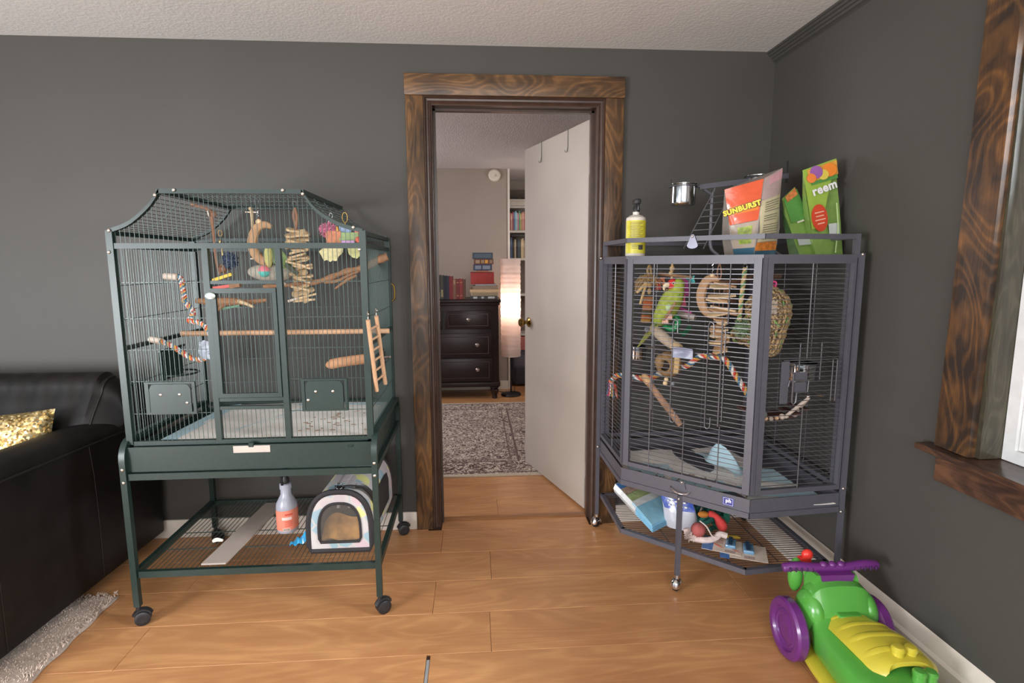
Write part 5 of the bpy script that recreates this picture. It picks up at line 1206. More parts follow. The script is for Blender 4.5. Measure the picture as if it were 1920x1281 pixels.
# orange seed bag: two leaning faces meeting along a fold
t = thing('seed_bag', 'orange seed bag leaning open with yellow lettering on grey cage', 'food bag', (1.10, -0.60, 1.357))
Bl, Bm, Br = V((1.022, -0.560, 1.358)), V((1.056, -0.650, 1.358)), V((1.165, -0.600, 1.360))
Tl, Tm, Tr = V((0.972, -0.560, 1.608)), V((1.104, -0.600, 1.644)), V((1.195, -0.560, 1.690))
bk = V((0.0, 0.085, 0))
body = MB().rings([[Bl, Bm, Br, Br + bk, Bl + bk*1.0], [Bl.lerp(Tl, .3) + V((-.006, 0, 0)), Bm.lerp(Tm, .3) + V((0, -.006, 0)), Br.lerp(Tr, .3) + V((.010, 0, 0)), Br.lerp(Tr, .3) + bk, Bl.lerp(Tl, .3) + bk], [Bl.lerp(Tl, .65), Bm.lerp(Tm, .65), Br.lerp(Tr, .65), Br.lerp(Tr, .65) + bk*.55, Bl.lerp(Tl, .65) + bk*.55], [Tl, Tm, Tr, Tr + bk*.04, Tl + bk*.04]])
part('bag_body', body, film('film_grey', (150, 142, 134)), t)
def face(B0, B1, T0, T1, u0, u1, v0, v1, off=0.002, skew=0.0, nu=8, nv=8):
    nrm_ = (B1 - B0).cross(T0 - B0).normalized()
    if nrm_.y > 0: nrm_ = -nrm_
    f = lambda u, v: B0.lerp(B1, u).lerp(T0.lerp(T1, u), v)
    return MB().sheet(lambda a, b: f(lerp(u0, u1, a), lerp(v0, v1, b)) + nrm_*(off + 0.010*math.sin(PI*lerp(v0, v1, b))*math.sin(PI*lerp(u0, u1, a))**0.5 if 0 < lerp(u0, u1, a) < 1 else off), nu, nv, 0.0005), f, nrm_
p_, F1, n1 = face(Bl, Bm, Tl, Tm, 0.0, 1.0, 0.46, 1.0); part('orange_front', p_, film('film_orange', (216, 90, 54)), t, label='orange printed front')
p_, _, _ = face(Bl, Bm, Tl, Tm, 0.02, 0.98, 0.60, 0.72, 0.0026); part('gold_band', p_, film('film_amber', (226, 132, 52)), t)
p_, _, _ = face(Bl, Bm, Tl, Tm, 0.05, 1.0, 0.10, 0.455, 0.0022); part('window_panel', p_, film('film_window', (168, 154, 138)), t, label='dull clear window')
p_, _, _ = face(Bl, Bm, Tl, Tm, 0.0, 1.0, 0.0, 0.10, 0.0022); part('teal_foot', p_, film('film_teal', (58, 96, 116)), t)
p_, _, _ = face(Bl, Bm, Tl, Tm, 0.34, 0.86, 0.16, 0.40, 0.0030); part('bird_picture', p_, film('print_parrot', (146, 166, 72), var=0.4, vscale=60), t)
SF = frame(F1(0.52, 0.665) + n1*0.0150, F1(1, .665) - F1(0, .625), Tl - Bl)
blk = mat('print_black', (34, 30, 28), 0.5)
lettering('lettering_outline', 'SUNBURST', 0.0265, SF, blk, t, offset=0.0032)
lettering('lettering', 'SUNBURST', 0.0265, SF @ Matrix.Translation((0, 0, 0.0016)), mat('print_yellow', (236, 208, 48), 0.45), t, offset=0.0015)
p_, F2, n2 = face(Bm, Br, Tm, Tr, 0.0, 1.0, 0.16, 0.70); part('label_panel', p_, film('film_cream', (206, 196, 160)), t, label='cream panel of small print')
p_, _, _ = face(Bm, Br, Tm, Tr, 0.0, 1.0, 0.70, 1.0); part('clear_top', p_, film('film_clear_pink', (190, 166, 162)), t, label='clear pinkish empty top')
p_, _, _ = face(Bm, Br, Tm, Tr, 0.3, 1.0, 0.88, 0.98, 0.0028); part('pink_patch', p_, film('film_pink', (214, 164, 172)), t)
p_, _, _ = face(Bm, Br, Tm, Tr, 0.0, 1.0, 0.05, 0.155); part('flame_band', p_, film('film_flame', (220, 132, 56), var=0.3, vscale=50), t)
p_, _, _ = face(Bm, Br, Tm, Tr, 0.0, 1.0, 0.0, 0.05); part('teal_foot', p_, film('film_teal', (58, 96, 116)), t)
mb = MB(); 
for k in range(17):
    v = 0.66 - 0.029*k
    if k in (5, 9): continue
    a, b = F2(0.12, v), F2(0.62 + 0.28*R.random() if k < 9 else 0.9, v)
    q = n2*0.0135
    mb.bar(a + q, b + q, 0.0006, 0.0022)
part('small_print', mb, mat('print_grey', (116, 108, 92), 0.6), t, stuff=True)
# two green pellet bags
def green_bag(label, b0, b1, tl, tr, depth, kind):
    t = thing('pellet_bag', label, 'food bag', (b0 + b1)/2)
    bk = V((0.02, depth, 0))
    w = b1 - b0
    lv = []
    L = 7
    for k in range(L):
        v = k/(L - 1); a = b0.lerp(tl, v); b = b1.lerp(tr, v); th = bk*(1 - v**1.6*0.97)
        s = 1 + 0.06*math.sin(PI*v)
        m_ = (a + b)/2; a = m_ + (a - m_)*s; b = m_ + (b - m_)*s
        lv.append([a, a.lerp(b, .5) - bk*0.06*math.sin(PI*min(1, v + .15)), b, b + th*.5 + V((.006, 0, 0))*math.sin(PI*v), b + th, a + th, a + th*.5 - V((.006, 0, 0))*math.sin(PI*v)])
    part('bag_body', MB().rings(lv), film('film_leaf_green', (128, 160, 82), var=0.12, vscale=24), t)
    return t
b0, b1, tl, tr_2 = V((1.238, -0.64, 1.358)), V((1.345, -0.60, 1.358)), V((1.205, -0.555, 1.575)), V((1.262, -0.54, 1.622))
t = green_bag('smaller green pellet bag pinched at the top between the two taller bags', b0, b1, tl, tr_2, 0.09, 0)
f = lambda u, v: b0.lerp(b1, u).lerp(tl.lerp(tr_2, u), v) + V((0, -0.008 - 0.006*math.sin(PI*v), 0))
fl = lambda u0, u1, v0, v1, o=0.0, w=0.0: MB().sheet(lambda a, b: f(lerp(u0, u1, a), lerp(v0, v1, b) + w*math.sin(PI*a)) + V((0, -o, 0)), 8, 6, 0.0006)
part('dark_green_shoulder', fl(0.0, 1.0, 0.55, 0.97), film('film_deep_green', (88, 142, 72)), t)
part('silver_window', fl(0.06, 0.94, 0.16, 0.32, 0.001), film('film_silver', (196, 202, 200), 0.12), t, label='silvery shiny window')
part('paper_flap', fl(0.30, 0.70, 0.52, 0.545, 0.003), mat('flap_white', (216, 214, 196), 0.5), t)
part('dark_side', MB().sheet(lambda a, b: b0.lerp(tl, b*0.8) + V((-0.022*(1 - b)*a, 0.03*a, 0)), 3, 6, 0.0006), film('film_bottle_green', (60, 88, 52)), t)
part('fruit_print', MB().sheet(lambda a, b: f(lerp(0.15, 0.9, a), lerp(0.90, 1.0, b)) + V((0, -.002, 0)), 6, 4, 0.0006), film('film_fruit', (196, 118, 70), var=0.35, vscale=70), t)
b0, b1, tl, tr_2 = V((1.302, -0.640, 1.358)), V((1.428, -0.615, 1.358)), V((1.255, -0.60, 1.676)), V((1.376, -0.60, 1.718))
t = green_bag('tallest green pellet bag with white lettering and red disc near wall', b0, b1, tl, tr_2, 0.085, 1)
f2 = lambda u, v: b0.lerp(b1, u).lerp(tl.lerp(tr_2, u), v) + V((0, -0.009 - 0.006*math.sin(PI*v), 0))
# front leaf folds over to the left, side gusset shows at the right
fl2 = lambda u0, u1, v0, v1, o=0.0: MB().sheet(lambda a, b: f2(lerp(u0, u1, a), lerp(v0, v1, b)) + V((0, -o, 0)), 8, 6, 0.0006)
part('lime_front', MB().sheet(lambda a, b: f2(lerp(-0.08 + 0.0*b, lerp(0.30, 1.0, b**1.3), a), lerp(0.30, 1.0, b)) + V((0, -0.004, 0)), 8, 10, 0.0006), film('film_lime', (150, 178, 74)), t, label='lime printed front')
part('red_disc', MB().sheet(lambda a, b: f2(0.20 + 0.27*math.cos(2*PI*a)*b, 0.42 + 0.155*math.sin(2*PI*a)*b) + V((0, -0.008, 0)), 24, 3, 0.0006), film('film_red', (206, 74, 48)), t, label='red printed disc')
part('fruit_print', MB().sheet(lambda a, b: f2(lerp(0.05, 0.98, a), lerp(0.84, 0.985, b)) + V((0, -0.007, 0)), 6, 5, 0.0006), film('film_fruit_mix', (206, 150, 66), var=0.3, vscale=40), t)
for q, (u, v, r_, cl) in enumerate(((0.30, 0.93, 0.024, (146, 92, 158)), (0.72, 0.91, 0.026, (228, 132, 50)), (0.50, 0.88, 0.020, (214, 190, 80)), (0.12, 0.88, 0.018, (222, 124, 60)))):
    cc = f2(u, v) + V((0, -0.010, 0))
    part('printed_fruit', MB().lathe([(0, 0), (r_, 0), (r_*0.98, 0.0008), (0, 0.001)], n=20, M=frame(cc, (1, -0.1, 0), (0, 0.15, 1))), mat('fruit_%d' % q, cl, 0.35), t)
part('leaf_print', fl2(0.10, 0.95, 0.80, 0.84, 0.0075), film('film_deep_green', (88, 142, 72)), t)
PL = frame(f2(0.46, 0.735) + V((0, -0.0135, 0)), f2(1, .74) - f2(0, .70), (0.02, 0.06, 1))
lettering('lettering', 'reem', 0.046, PL, mat('print_white', (230, 228, 228), 0.5), t, offset=0.0015)
PL2 = frame(f2(0.20, 0.435) + V((0, -0.0115, 0)), f2(1, .42) - f2(0, .39), (0.02, 0.06, 1))
mb = MB()
for k in range(4):
    o = PL2 @ Matrix.Translation((0, -0.014*k + 0.016, 0)); w_ = (0.040, 0.034, 0.044, 0.030)[k]
    mb.bb(-w_/2, w_/2, -0.0022, 0.0022, 0, 0.0006, o)
part('disc_print', mb, mat('print_pale_red', (232, 176, 150), 0.5), t, stuff=True)
part('silver_window', fl2(0.50, 0.86, 0.20, 0.34, 0.004), film('film_silver', (196, 202, 200), 0.12), t)
part('gusset_crease', MB().tube([f2(0.62, 0.02) + V((0, -.010, 0)), f2(0.78, 0.30) + V((0, -.012, 0)), f2(0.80, 0.55) + V((0, -.012, 0))], 0.0022, 5), film('film_pale_green', (180, 204, 140)), t)

# ------------------------------------------------------------------ on the shelf under the grey cage
ZS = 0.1835
t = thing('pad_pack', 'torn white and blue bag spilling folded pale blue pads on shelf', 'pad pack', (0.76, -0.42, ZS))
# open bag lying on its side, mouth toward the room, with a stack of folded pads showing
A = V((0.660, -0.205, 0.247)); B = V((0.750, -0.492, 0.1855))
wv = V((0.165, 0.115, 0.004)); hv = V((0.0, 0.0, 0.040))
def pk(u, v, w): return A.lerp(B, u) + wv*v + hv*w
part('bag_sleeve', MB().rings([[pk(u, 0, 0.0), pk(u, 1, 0.0), pk(u, 1.04, .55), pk(u, 0.98, 1.0), pk(u, 0.5, 1.06), pk(u, 0.02, 1.0), pk(u, -0.04, .5)] for u in (0, .2, .42, .60)]), film('film_bag_white', (206, 208, 206)), t)
part('blue_print', MB().sheet(lambda a, b: pk(lerp(0.02, 0.16, a), lerp(0.02, 0.98, b), 1.02 + 0.06*math.sin(PI*b)) + V((0, 0, 0.002)), 4, 8, 0.0006), film('film_sky_blue', (76, 128, 188), var=0.25, vscale=30), t)
part('dog_print', MB().sheet(lambda a, b: pk(lerp(0.17, 0.32, a), lerp(0.02, 0.9, b), 1.02 + 0.06*math.sin(PI*b)) + V((0, 0, 0.002)), 4, 8, 0.0006), film('film_tan_print', (178, 150, 132), var=0.3, vscale=35), t)
part('green_print', MB().sheet(lambda a, b: pk(lerp(0.33, 0.50, a), lerp(0.02, 0.7, b), 1.02 + 0.06*math.sin(PI*b)) + V((0, 0, 0.002)), 4, 8, 0.0006), film('film_sage_print', (168, 182, 128), var=0.2, vscale=35), t)
for k in range(9):
    w = lerp(0.04, 1.0, k/8)
    part('folded_pad', MB().sheet(lambda a, b: pk(lerp(0.50, 1.0 + 0.03*(k % 2), a), lerp(0.01 - 0.012*(k % 2), 1.02 - 0.02*(k % 3), b), w*0.9 + 0.05*math.sin(4*b + k)*w - 0.22*a*a*w) + V((0, 0, 0.002)), 8, 8, 0.0035), mat('pad_sky', (134, 190, 222), 0.75, var=0.08, vscale=30) if k % 2 else mat('pad_ice', (150, 204, 226), 0.75, var=0.08, vscale=30), t)
part('white_flap', MB().sheet(lambda a, b: pk(lerp(0.50, 0.62, a), lerp(0.0, 1.0, b), 1.05 + 0.05*math.sin(PI*b) - .05*a) + V((0, 0, 0.003)), 4, 8, 0.0008), film('film_white', (222, 224, 222)), t)
# second small bag with a deep blue band
t = thing('treat_bag', 'small clear bag with a deep blue printed band behind centre leg', 'bag', (0.90, -0.47, ZS))
lv = lofter([((0.895, -0.455, ZS + 0.003), (0.055, -0.030, 0), (0.02, 0.03, 0), .8), ((0.892, -0.452, ZS + 0.04), (0.062, -0.034, 0), (0.022, 0.034, 0), .8), ((0.885, -0.447, ZS + 0.085), (0.060, -0.034, 0), (0.016, 0.024, 0), .85), ((0.875, -0.442, ZS + 0.125), (0.056, -0.032, 0), (0.008, 0.012, 0), .9), ((0.868, -0.438, ZS + 0.150), (0.054, -0.030, 0), (0.001, 0.002, 0), .9)])
part('bag_body', MB().rings(lv), film('film_frost', (190, 192, 202)), t)
ft = lambda a, b: V((0.868, -0.439, ZS + 0.148)).lerp(V((0.880, -0.472, ZS + 0.09)), b) + V((0.056, -0.032, 0))*a
part('blue_band', MB().sheet(lambda a, b: ft(lerp(-1, 1, a), b) + V((-.004, -.006, 0.001)) + V((-0.006, -0.010, 0))*math.sin(PI*a), 8, 5, 0.0006), film('film_royal', (48, 78, 170)), t, label='deep blue printed band')
mb = MB()
for k in range(2):
    for q in range(5):
        a = -0.6 + 0.26*q; p0 = ft(a, 0.42 + 0.28*k) + V((-.012, -.019, 0.002)); p1 = ft(a + 0.17, 0.42 + 0.28*k) + V((-.012, -.019, 0.002)); mb.bar(p0, p1, 0.001, 0.007)
part('band_print', mb, MATS['print_white'], t, stuff=True)
# heap of coloured rope toys
specs = [('rope_toy', 'dark teal knotted rope toy heaped behind the red cloth toy', (30, 92, 84), (1.00, -0.46), 0.075),
         ('rope_toy', 'navy blue knotted rope toy at the back of the shelf', (42, 58, 106), (1.06, -0.33), 0.085),
         ('rope_toy', 'black knotted rope toy furthest right on the shelf heap', (32, 34, 40), (1.16, -0.34), 0.06),
         ('rope_toy', 'bottle green knotted rope toy beside the coral cloth toy', (40, 110, 90), (1.055, -0.475), 0.045)]
for nm, lb, cl, (x, y), r_ in specs:
    t = thing(nm, lb, 'rope toy', (x, y, ZS))
    mm = mat('rope_' + '_'.join(str(v) for v in cl), cl, 0.85, var=0.3, vscale=80, bump=0.5, bscale=200)
    for k in range(3):
        a0 = R.uniform(0, 6)
        pts = [(x + r_*math.cos(a0 + q*0.9)*(0.5 + 0.5*R.random()), y + r_*0.7*math.sin(a0 + q*0.9)*(0.5 + 0.5*R.random()), ZS + 0.011 + 0.075*R.random()*(1 if q not in (0, 6) else 0)) for q in range(7)]
        part('rope', MB().tube(spline(pts, 5), 0.010, 7), mm, t)
t = thing('cloth_toy', 'coral red cloth toy with orange end on the shelf heap', 'cloth toy', (1.02, -0.53, ZS))
part('cloth', MB().tube(spline([(0.985, -0.52, ZS + 0.09), (1.01, -0.53, ZS + 0.085), (1.035, -0.535, ZS + 0.05), (1.045, -0.54, ZS + 0.02)], 4), [0.010, 0.014, 0.014, 0.013, 0.012, 0.013, 0.016, 0.020, 0.022, 0.022, 0.020, 0.016, 0.010], 10), mat('cloth_coral', (206, 66, 62), 0.8, var=0.15, vscale=40), t)
part('orange_end', MB().ball((0.965, -0.515, ZS + 0.085), (0.024, 0.018, 0.014), 12, 8), mat('cloth_orange', (206, 132, 52), 0.8, var=0.2, vscale=40), t)
t = thing('cotton_rope', 'frayed white cotton rope toy with dusty red ball on shelf', 'rope toy', (0.95, -0.58, ZS))
part('rope', MB().tube(spline([(0.872, -0.565, ZS + 0.05), (0.885, -0.578, ZS + 0.02), (0.92, -0.60, ZS + 0.016), (0.955, -0.605, ZS + 0.016), (0.985, -0.60, ZS + 0.022), (1.005, -0.595, ZS + 0.034), (1.03, -0.60, ZS + 0.028)], 5), 0.013, 8), mat('cotton_white', (216, 196, 190), 0.95, var=0.12, vscale=60, bump=0.8, bscale=160), t)
part('ball', MB().ball((0.915, -0.585, ZS + 0.052), 0.030, 14, 10), mat('dusty_red', (172, 88, 84), 0.8, var=0.15), t)
part('string', MB().tube(spline([(0.925, -0.575, ZS + 0.085), (0.945, -0.595, ZS + 0.07), (0.965, -0.61, ZS + 0.035), (0.985, -0.61, ZS + 0.03)], 4), 0.0028, 6), mat('cotton_white', (216, 196, 190)), t)
part('frayed_end', fuzz((0.885, -0.59, ZS + 0.026), (0.022, 0.016, 0.016), 70, 0.6, MB()), mat('cotton_white', (216, 196, 190)), t, stuff=True)
solo('pen', MB().tube([(1.015, -0.555, ZS + 0.008), (1.02, -0.556, ZS + 0.008), (1.085, -0.575, ZS + 0.0075), (1.10, -0.58, ZS + 0.006)], [0.004, 0.007, 0.007, 0.003], 10), mat('pen_yellow', (170, 142, 52), 0.4), 'stubby mustard yellow stick above the blue topped card pack', 'stick')
# two blister cards
def card(label, o, xv, yv, w, h, blue_left):
    M = frame(o, xv, yv)
    t = thing('blister_card', label, 'package', o)
    part('card', MB().bb(0, w, 0, h, 0, 0.0012, M), mat('card_cream', (222, 206, 190), 0.5, var=0.06), t)
    if blue_left: part('blue_header', MB().bb(0.0005, w*0.28, 0.0005, h - 0.0005, 0.0012, 0.0017, M), mat('card_blue', (70, 116, 176), 0.45, var=0.25, vscale=60), t)
    else: part('blue_header', MB().bb(-0.035, 0, -0.012, h*0.22, 0.0002, 0.0012, M), mat('card_blue', (70, 116, 176)), t)
    ox = w*0.58 if blue_left else w*0.38
    part('blister', MB().rbox(ox, ox + 0.040, h*0.34, h*0.90, 0.0013, 0.016, 0.005, 2, M), mat('blister_clear_blue', (110, 152, 186), 0.15, coat=0.5, var=0.2, vscale=50), t)
    part('clipper', MB().rbox(ox + 0.010, ox + 0.026, h*0.36, h*0.97, 0.0161, 0.019, 0.0012, 1, M), mat('blister_dark', (50, 74, 100), 0.3), t)
    pr = MB()
    for k in range(10): pr.bb(ox + 0.002 + 0.004*k, ox + 0.0035 + 0.004*k, h*0.06, h*0.24, 0.0012, 0.0016, M)
    for k in range(3): pr.bb(ox - 0.036, ox - 0.010, h*(0.62 + 0.11*k), h*(0.66 + 0.11*k), 0.0012, 0.0016, M)
    part('card_print', pr, mat('print_brown_red', (150, 96, 84), 0.5), t, stuff=True)
    part('printed_tool', MB().tube([M @ V((ox - 0.044, h*0.52, 0.0018)), M @ V((ox - 0.026, h*0.40, 0.0018)), M @ V((ox - 0.006, h*0.30, 0.0018))], [0.0028, 0.0045, 0.001], 6, flat=0.25), mat('print_rust', (150, 62, 36), 0.5), t)
card('cream card pack with a blue end and blue blister on shelf', V((0.906, -0.643, ZS + 0.0018)), (0.124, -0.068, 0.0), (0.5, 1, 0.0), 0.150, 0.118, True)
card('cream card pack partly under the first, nearer the shelf edge', V((0.990, -0.716, ZS)), (0.10, -0.043, 0.0), (0.45, 1, 0.0), 0.140, 0.128, False)
part('corner_post', MB().prism([(FR.x - 0.004, FR.y + 0.004), (FR.x - 0.0005, FR.y - 0.0105), (FR.x + 0.012, FR.y - 0.0085), (FR.x + 0.0105, FR.y + 0.010)], ZB, ZT), M_grey, kc)
# ------------------------------------------------------------------ on the shelf under the green cage
ZG = 0.2067
c = V((-0.802, -0.392, ZG))
t = thing('spray_bottle', 'frosted spray bottle with an orange label on green cage shelf', 'spray bottle', c)
M_frost = mat('bottle_frosted', (186, 188, 202), 0.3, trans=0.25, var=0.05)
part('bottle_body', MB().lathe([(0, 0), (0.040, 0), (0.0435, 0.005), (0.0435, 0.105), (0.042, 0.122), (0.030, 0.146), (0.022, 0.160), (0.0205, 0.185), (0, 0.185)], c=c, n=28), M_frost, t)
part('collar', MB().lathe([(0.0, 0.186), (0.024, 0.186), (0.024, 0.206), (0.019, 0.210), (0.0, 0.210)], c=c, n=18), M_frost, t)
part('label', MB().sheet(lambda u, v: c + V((0.0443*math.cos(lerp(-PI*0.95, 0.25, u)), 0.0443*math.sin(lerp(-PI*0.95, 0.25, u)), lerp(0.012, 0.098, v) + 0.008*u)), 24, 2, 0.0004), mat('label_salmon', (226, 136, 114), 0.4, var=0.05), t, label='salmon orange label')
mb = MB(); cyl_bar(mb, c, 0.0447, -1.75, -0.85, 0.062, 0.074); cyl_bar(mb, c, 0.0447, -1.70, -1.05, 0.014, 0.026)
part('label_panel', mb, mat('label_pale', (226, 204, 196), 0.4), t)
mb = MB(); 
for k in range(5): cyl_bar(mb, c, 0.0447, -1.5, -0.85 + 0.1*(k % 2), 0.056 - 0.0055*k, 0.0578 - 0.0055*k)
cyl_bar(mb, c, 0.0447, -1.45, -0.75, 0.082, 0.088)
part('label_print', mb, mat('print_red', (206, 74, 60), 0.5), t, stuff=True)
mb = MB()
for k in range(9): cyl_bar(mb, c, 0.0450, -1.66 + 0.065*k, -1.66 + 0.065*k + 0.028, 0.0155, 0.0245, 1)
part('barcode', mb, MATS['print_black'], t, stuff=True)
tg = MB().lathe([(0, 0.2105), (0.017, 0.2105), (0.018, 0.226), (0.012, 0.236), (0.012, 0.250), (0, 0.250)], c=c, n=16)
tg.rbox(c.x - 0.012, c.x + 0.012, c.y - 0.040, c.y + 0.022, c.z + 0.248, c.z + 0.272, 0.006, 2)
tg.tube(spline([c + V((0, -0.028, 0.252)), c + V((0, -0.040, 0.238)), c + V((0.0, -0.036, 0.214))], 3), 0.0055, 6)
part('trigger_head', tg, M_black, t)
# pet carrier: tunnel bag
def leafmat(name):
    t_ = NT(name)
    vec = t_.coord((1, 1, 1))
    vo = t_.n('TexVoronoi'); vo.inputs['Scale'].default_value = 20; t_.l(vec, vo.inputs['Vector'])
    sepc = t_.n('SeparateColor'); t_.l(vo.outputs['Color'], sepc.inputs[0])
    r = t_.ramp(sepc.outputs[0], [(0.0, lin((182, 170, 172))), (0.22, lin((140, 164, 174))), (0.42, lin((206, 202, 132))), (0.6, lin((190, 166, 172))), (0.8, lin((186, 180, 178)))], 'CONSTANT')
    v2 = t_.n('TexVoronoi', feature='DISTANCE_TO_EDGE'); v2.inputs['Scale'].default_value = 20; t_.l(vec, v2.inputs['Vector'])
    e = t_.ramp(v2.outputs['Distance'], [(0.02, (0, 0, 0, 1)), (0.10, (1, 1, 1, 1))])
    m = t_.n('Mix', data_type='RGBA'); t_.l(e.outputs[0], m.inputs[0]); m.inputs[6].default_value = lin((184, 177, 174)); t_.l(r.outputs[0], m.inputs[7])
    t_.l(m.outputs[2], t_.b.inputs['Base Color']); t_.b.inputs['Roughness'].default_value = 0.8
    return t_.m
M_leaf = leafmat('leaf_print_cloth'); M_bind = mat('black_binding', (40, 36, 38), 0.8)
cx0, cx1 = -0.655, -0.412; ccx = (cx0 + cx1)/2; cw = (cx1 - cx0)/2
t = thing('pet_carrier', 'leaf-print tunnel pet carrier with a clear window on green cage shelf', 'pet carrier', (ccx, -0.38, ZG))
def arch(y, s=1.0, zs=1.0, dx=0.0, n=20):
    ring = []
    w, h, r_ = cw*s, 0.246*zs, 0.105*s
    for k in range(n + 1):
        a = PI*k/n
        e = 0.75
        ring.append(V((ccx + dx + w*math.copysign(abs(math.cos(a))**e, math.cos(a)), y, ZG + 0.07 + (h - 0.07)*abs(math.sin(a))**e)))
    ring += [V((ccx + dx - w, y, ZG + 0.03)), V((ccx + dx - w*0.93, y, ZG + 0.006)), V((ccx + dx + w*0.93, y, ZG + 0.006)), V((ccx + dx + w, y, ZG + 0.03))]
    return ring
YC0, YC1 = -0.598, -0.150
part('tunnel_cloth', MB().rings([arch(y, 1.0 - 0.0*i, 1.0, 0.018*i/5) for i, y in enumerate([lerp(YC0 + 0.012, YC1, q/5) for q in range(6)])], cap=False), M_leaf, t)
def arch_ring(y, s, w, dx=0.0): return MB().tube(arch(y, s, s, dx), w, 6, closed=True)
part('front_binding', arch_ring(YC0 + 0.004, 1.0, 0.0115), M_bind, t)
part('back_panel', MB().rings([arch(YC1, 1.0, 1.0, 0.018), arch(YC1 + 0.006, 0.97, 0.97, 0.018)]), M_leaf, t)
part('back_binding', arch_ring(YC1, 1.0, 0.0075, 0.018), M_bind, t)
# front panel: cloth frame round the window, window rim, clear film
def band(y, s0, s1, z0=1.0):
    a, b = arch(y, s0, s0), arch(y, s1, s1)
    cz = ZG + 0.115
    ca, cb = [], []
    for p in arch(y, 1, 1):
        ca.append(V((ccx + (p.x - ccx)*s0, y, cz + (p.z - cz)*s0))); cb.append(V((ccx + (p.x - ccx)*s1, y, cz + (p.z - cz)*s1)))
    return ca, cb
ca, cb = band(YC0 - 0.001, 0.965, 0.66)
mb = MB(); n_ = len(ca); mb.add(ca + cb, [(k, (k + 1) % n_, n_ + (k + 1) % n_, n_ + k) for k in range(n_)])
part('front_panel', mb, M_leaf, t)
part('window_rim', MB().tube(band(YC0 - 0.003, 0.66, 0.63)[0], 0.0055, 6, closed=True), M_bind, t)
part('window_film', MB().add(band(YC0 - 0.0015, 0.655, 0.6)[0], [tuple(range(n_))]), mat('window_film_clear', (150, 146, 140), 0.08, alpha=0.22, coat=0.6), t)
part('inner_blanket', MB().sheet(lambda u, v: (lerp(cx0 + 0.04, cx1 - 0.05, u), lerp(-0.575, -0.50, v), ZG + 0.035 + 0.05*v + 0.012*math.sin(7*u) + 0.03*v*math.sin(3*u)), 12, 8, 0.012), mat('blanket_ochre', (178, 126, 58), 0.9, var=0.3, vscale=30, bump=0.5, bscale=120), t)
part('carrier_floor', MB().bb(cx0 + 0.02, cx1 - 0.02, YC0 + 0.015, YC1 - 0.01, ZG + 0.008, ZG + 0.016), M_bind, t)
part('inner_lining', MB().bb(cx0 + 0.04, cx1 - 0.03, -0.40, -0.395, ZG + 0.017, ZG + 0.20), M_bind, t)
part('inner_lining', MB().tube([V((-0.545, -0.56, ZG + 0.165)), V((-0.54, -0.55, ZG + 0.20))], 0.007, 8).tube([V((-0.50, -0.56, ZG + 0.165)), V((-0.505, -0.55, ZG + 0.20))], 0.007, 8), mat('clip_grey', (120, 118, 120), 0.3), t)
# top strap, ring, clip, side straps
part('top_strap', MB().rings([[V((ccx - 0.017 + dx, y, ZG + 0.2485 + dz)), V((ccx + 0.017 + dx, y, ZG + 0.2485 + dz)), V((ccx + 0.017 + dx, y, ZG + 0.2515 + dz)), V((ccx - 0.017 + dx, y, ZG + 0.2515 + dz))] for y, dx, dz in ((-0.585, 0, 0), (-0.545, 0.002, 0.001))]), M_bind, t)
part('top_strap', MB().rings([[V((ccx - 0.014 + dx, y, ZG + 0.2485)), V((ccx + 0.014 + dx, y, ZG + 0.2485)), V((ccx + 0.014 + dx, y, ZG + 0.2515)), V((ccx - 0.014 + dx, y, ZG + 0.2515))] for y, dx in ((-0.54, 0.002), (-0.17, 0.016))]), M_leaf, t)
part('ring', MB().tube([V((ccx + 0.014*math.cos(a), -0.575 - 0.003, ZG + 0.262 + 0.012*math.sin(a))) for a in [2*PI*k/18 for k in range(18)]], 0.0022, 6, closed=True), M_steel, t)
part('snap_clip', MB().tube(spline([V((ccx + 0.016, -0.578, ZG + 0.262)), V((ccx + 0.04, -0.574, ZG + 0.262)), V((ccx + 0.062, -0.566, ZG + 0.257))], 3), 0.0035, 6).tube(spline([V((ccx + 0.062, -0.566, ZG + 0.257)), V((ccx + 0.09, -0.55, ZG + 0.244)), V((ccx + 0.118, -0.53, ZG + 0.20)), V((ccx + 0.128, -0.50, ZG + 0.13))], 4), [0.010]*13, 6, flat=0.4), M_black, t)
part('side_window', MB().sheet(lambda u, v: (ccx + cw + 0.0045 + 0.010*u + 0.002 - 0.03*max(0, v - .75), lerp(-0.50, -0.24, u), ZG + lerp(0.06, 0.185, v)), 8, 8, 0.002), mat('mesh_black', (36, 30, 30), 0.9), t)
part('zip_pull', MB().tube([V((cx1 + 0.012, -0.596, ZG + 0.035)), V((cx1 + 0.014, -0.602, ZG + 0.005))], 0.0018, 5), M_steel, t)
# blue plastic bag end, white strip, paper scrap
w = MB().sheet(lambda u, v: (lerp(-0.745, -0.672, u), -0.555 + 0.05*v - 0.02*u + 0.006*math.sin(9*u), ZG + 0.004 + (0.010 + 0.055*u)*math.sin(PI*(0.15 + 0.85*v)) + 0.006*math.sin(14*u + 5*v)), 12, 10, 0.001)
solo('plastic_bag', w, mat('bag_turquoise', (58, 152, 200), 0.3, var=0.4, vscale=40, coat=0.3), 'crumpled turquoise plastic bag poking out beside the pet carrier', 'plastic bag')
solo('flat_strip', MB().add([(-1.037, -0.660, ZG), (-0.948, -0.660, ZG), (-0.900, -0.12, ZG), (-0.992, -0.12, ZG), (-1.037, -0.660, ZG + 0.006), (-0.948, -0.660, ZG + 0.006), (-0.900, -0.12, ZG + 0.006), (-0.992, -0.12, ZG + 0.006)], [(0,3,2,1),(4,5,6,7),(0,1,5,4),(1,2,6,5),(2,3,7,6),(3,0,4,7)]), mat('strip_grey', (176, 162, 152), 0.5, var=0.05), 'long pale grey flat strip lying across the green cage shelf', 'strip')
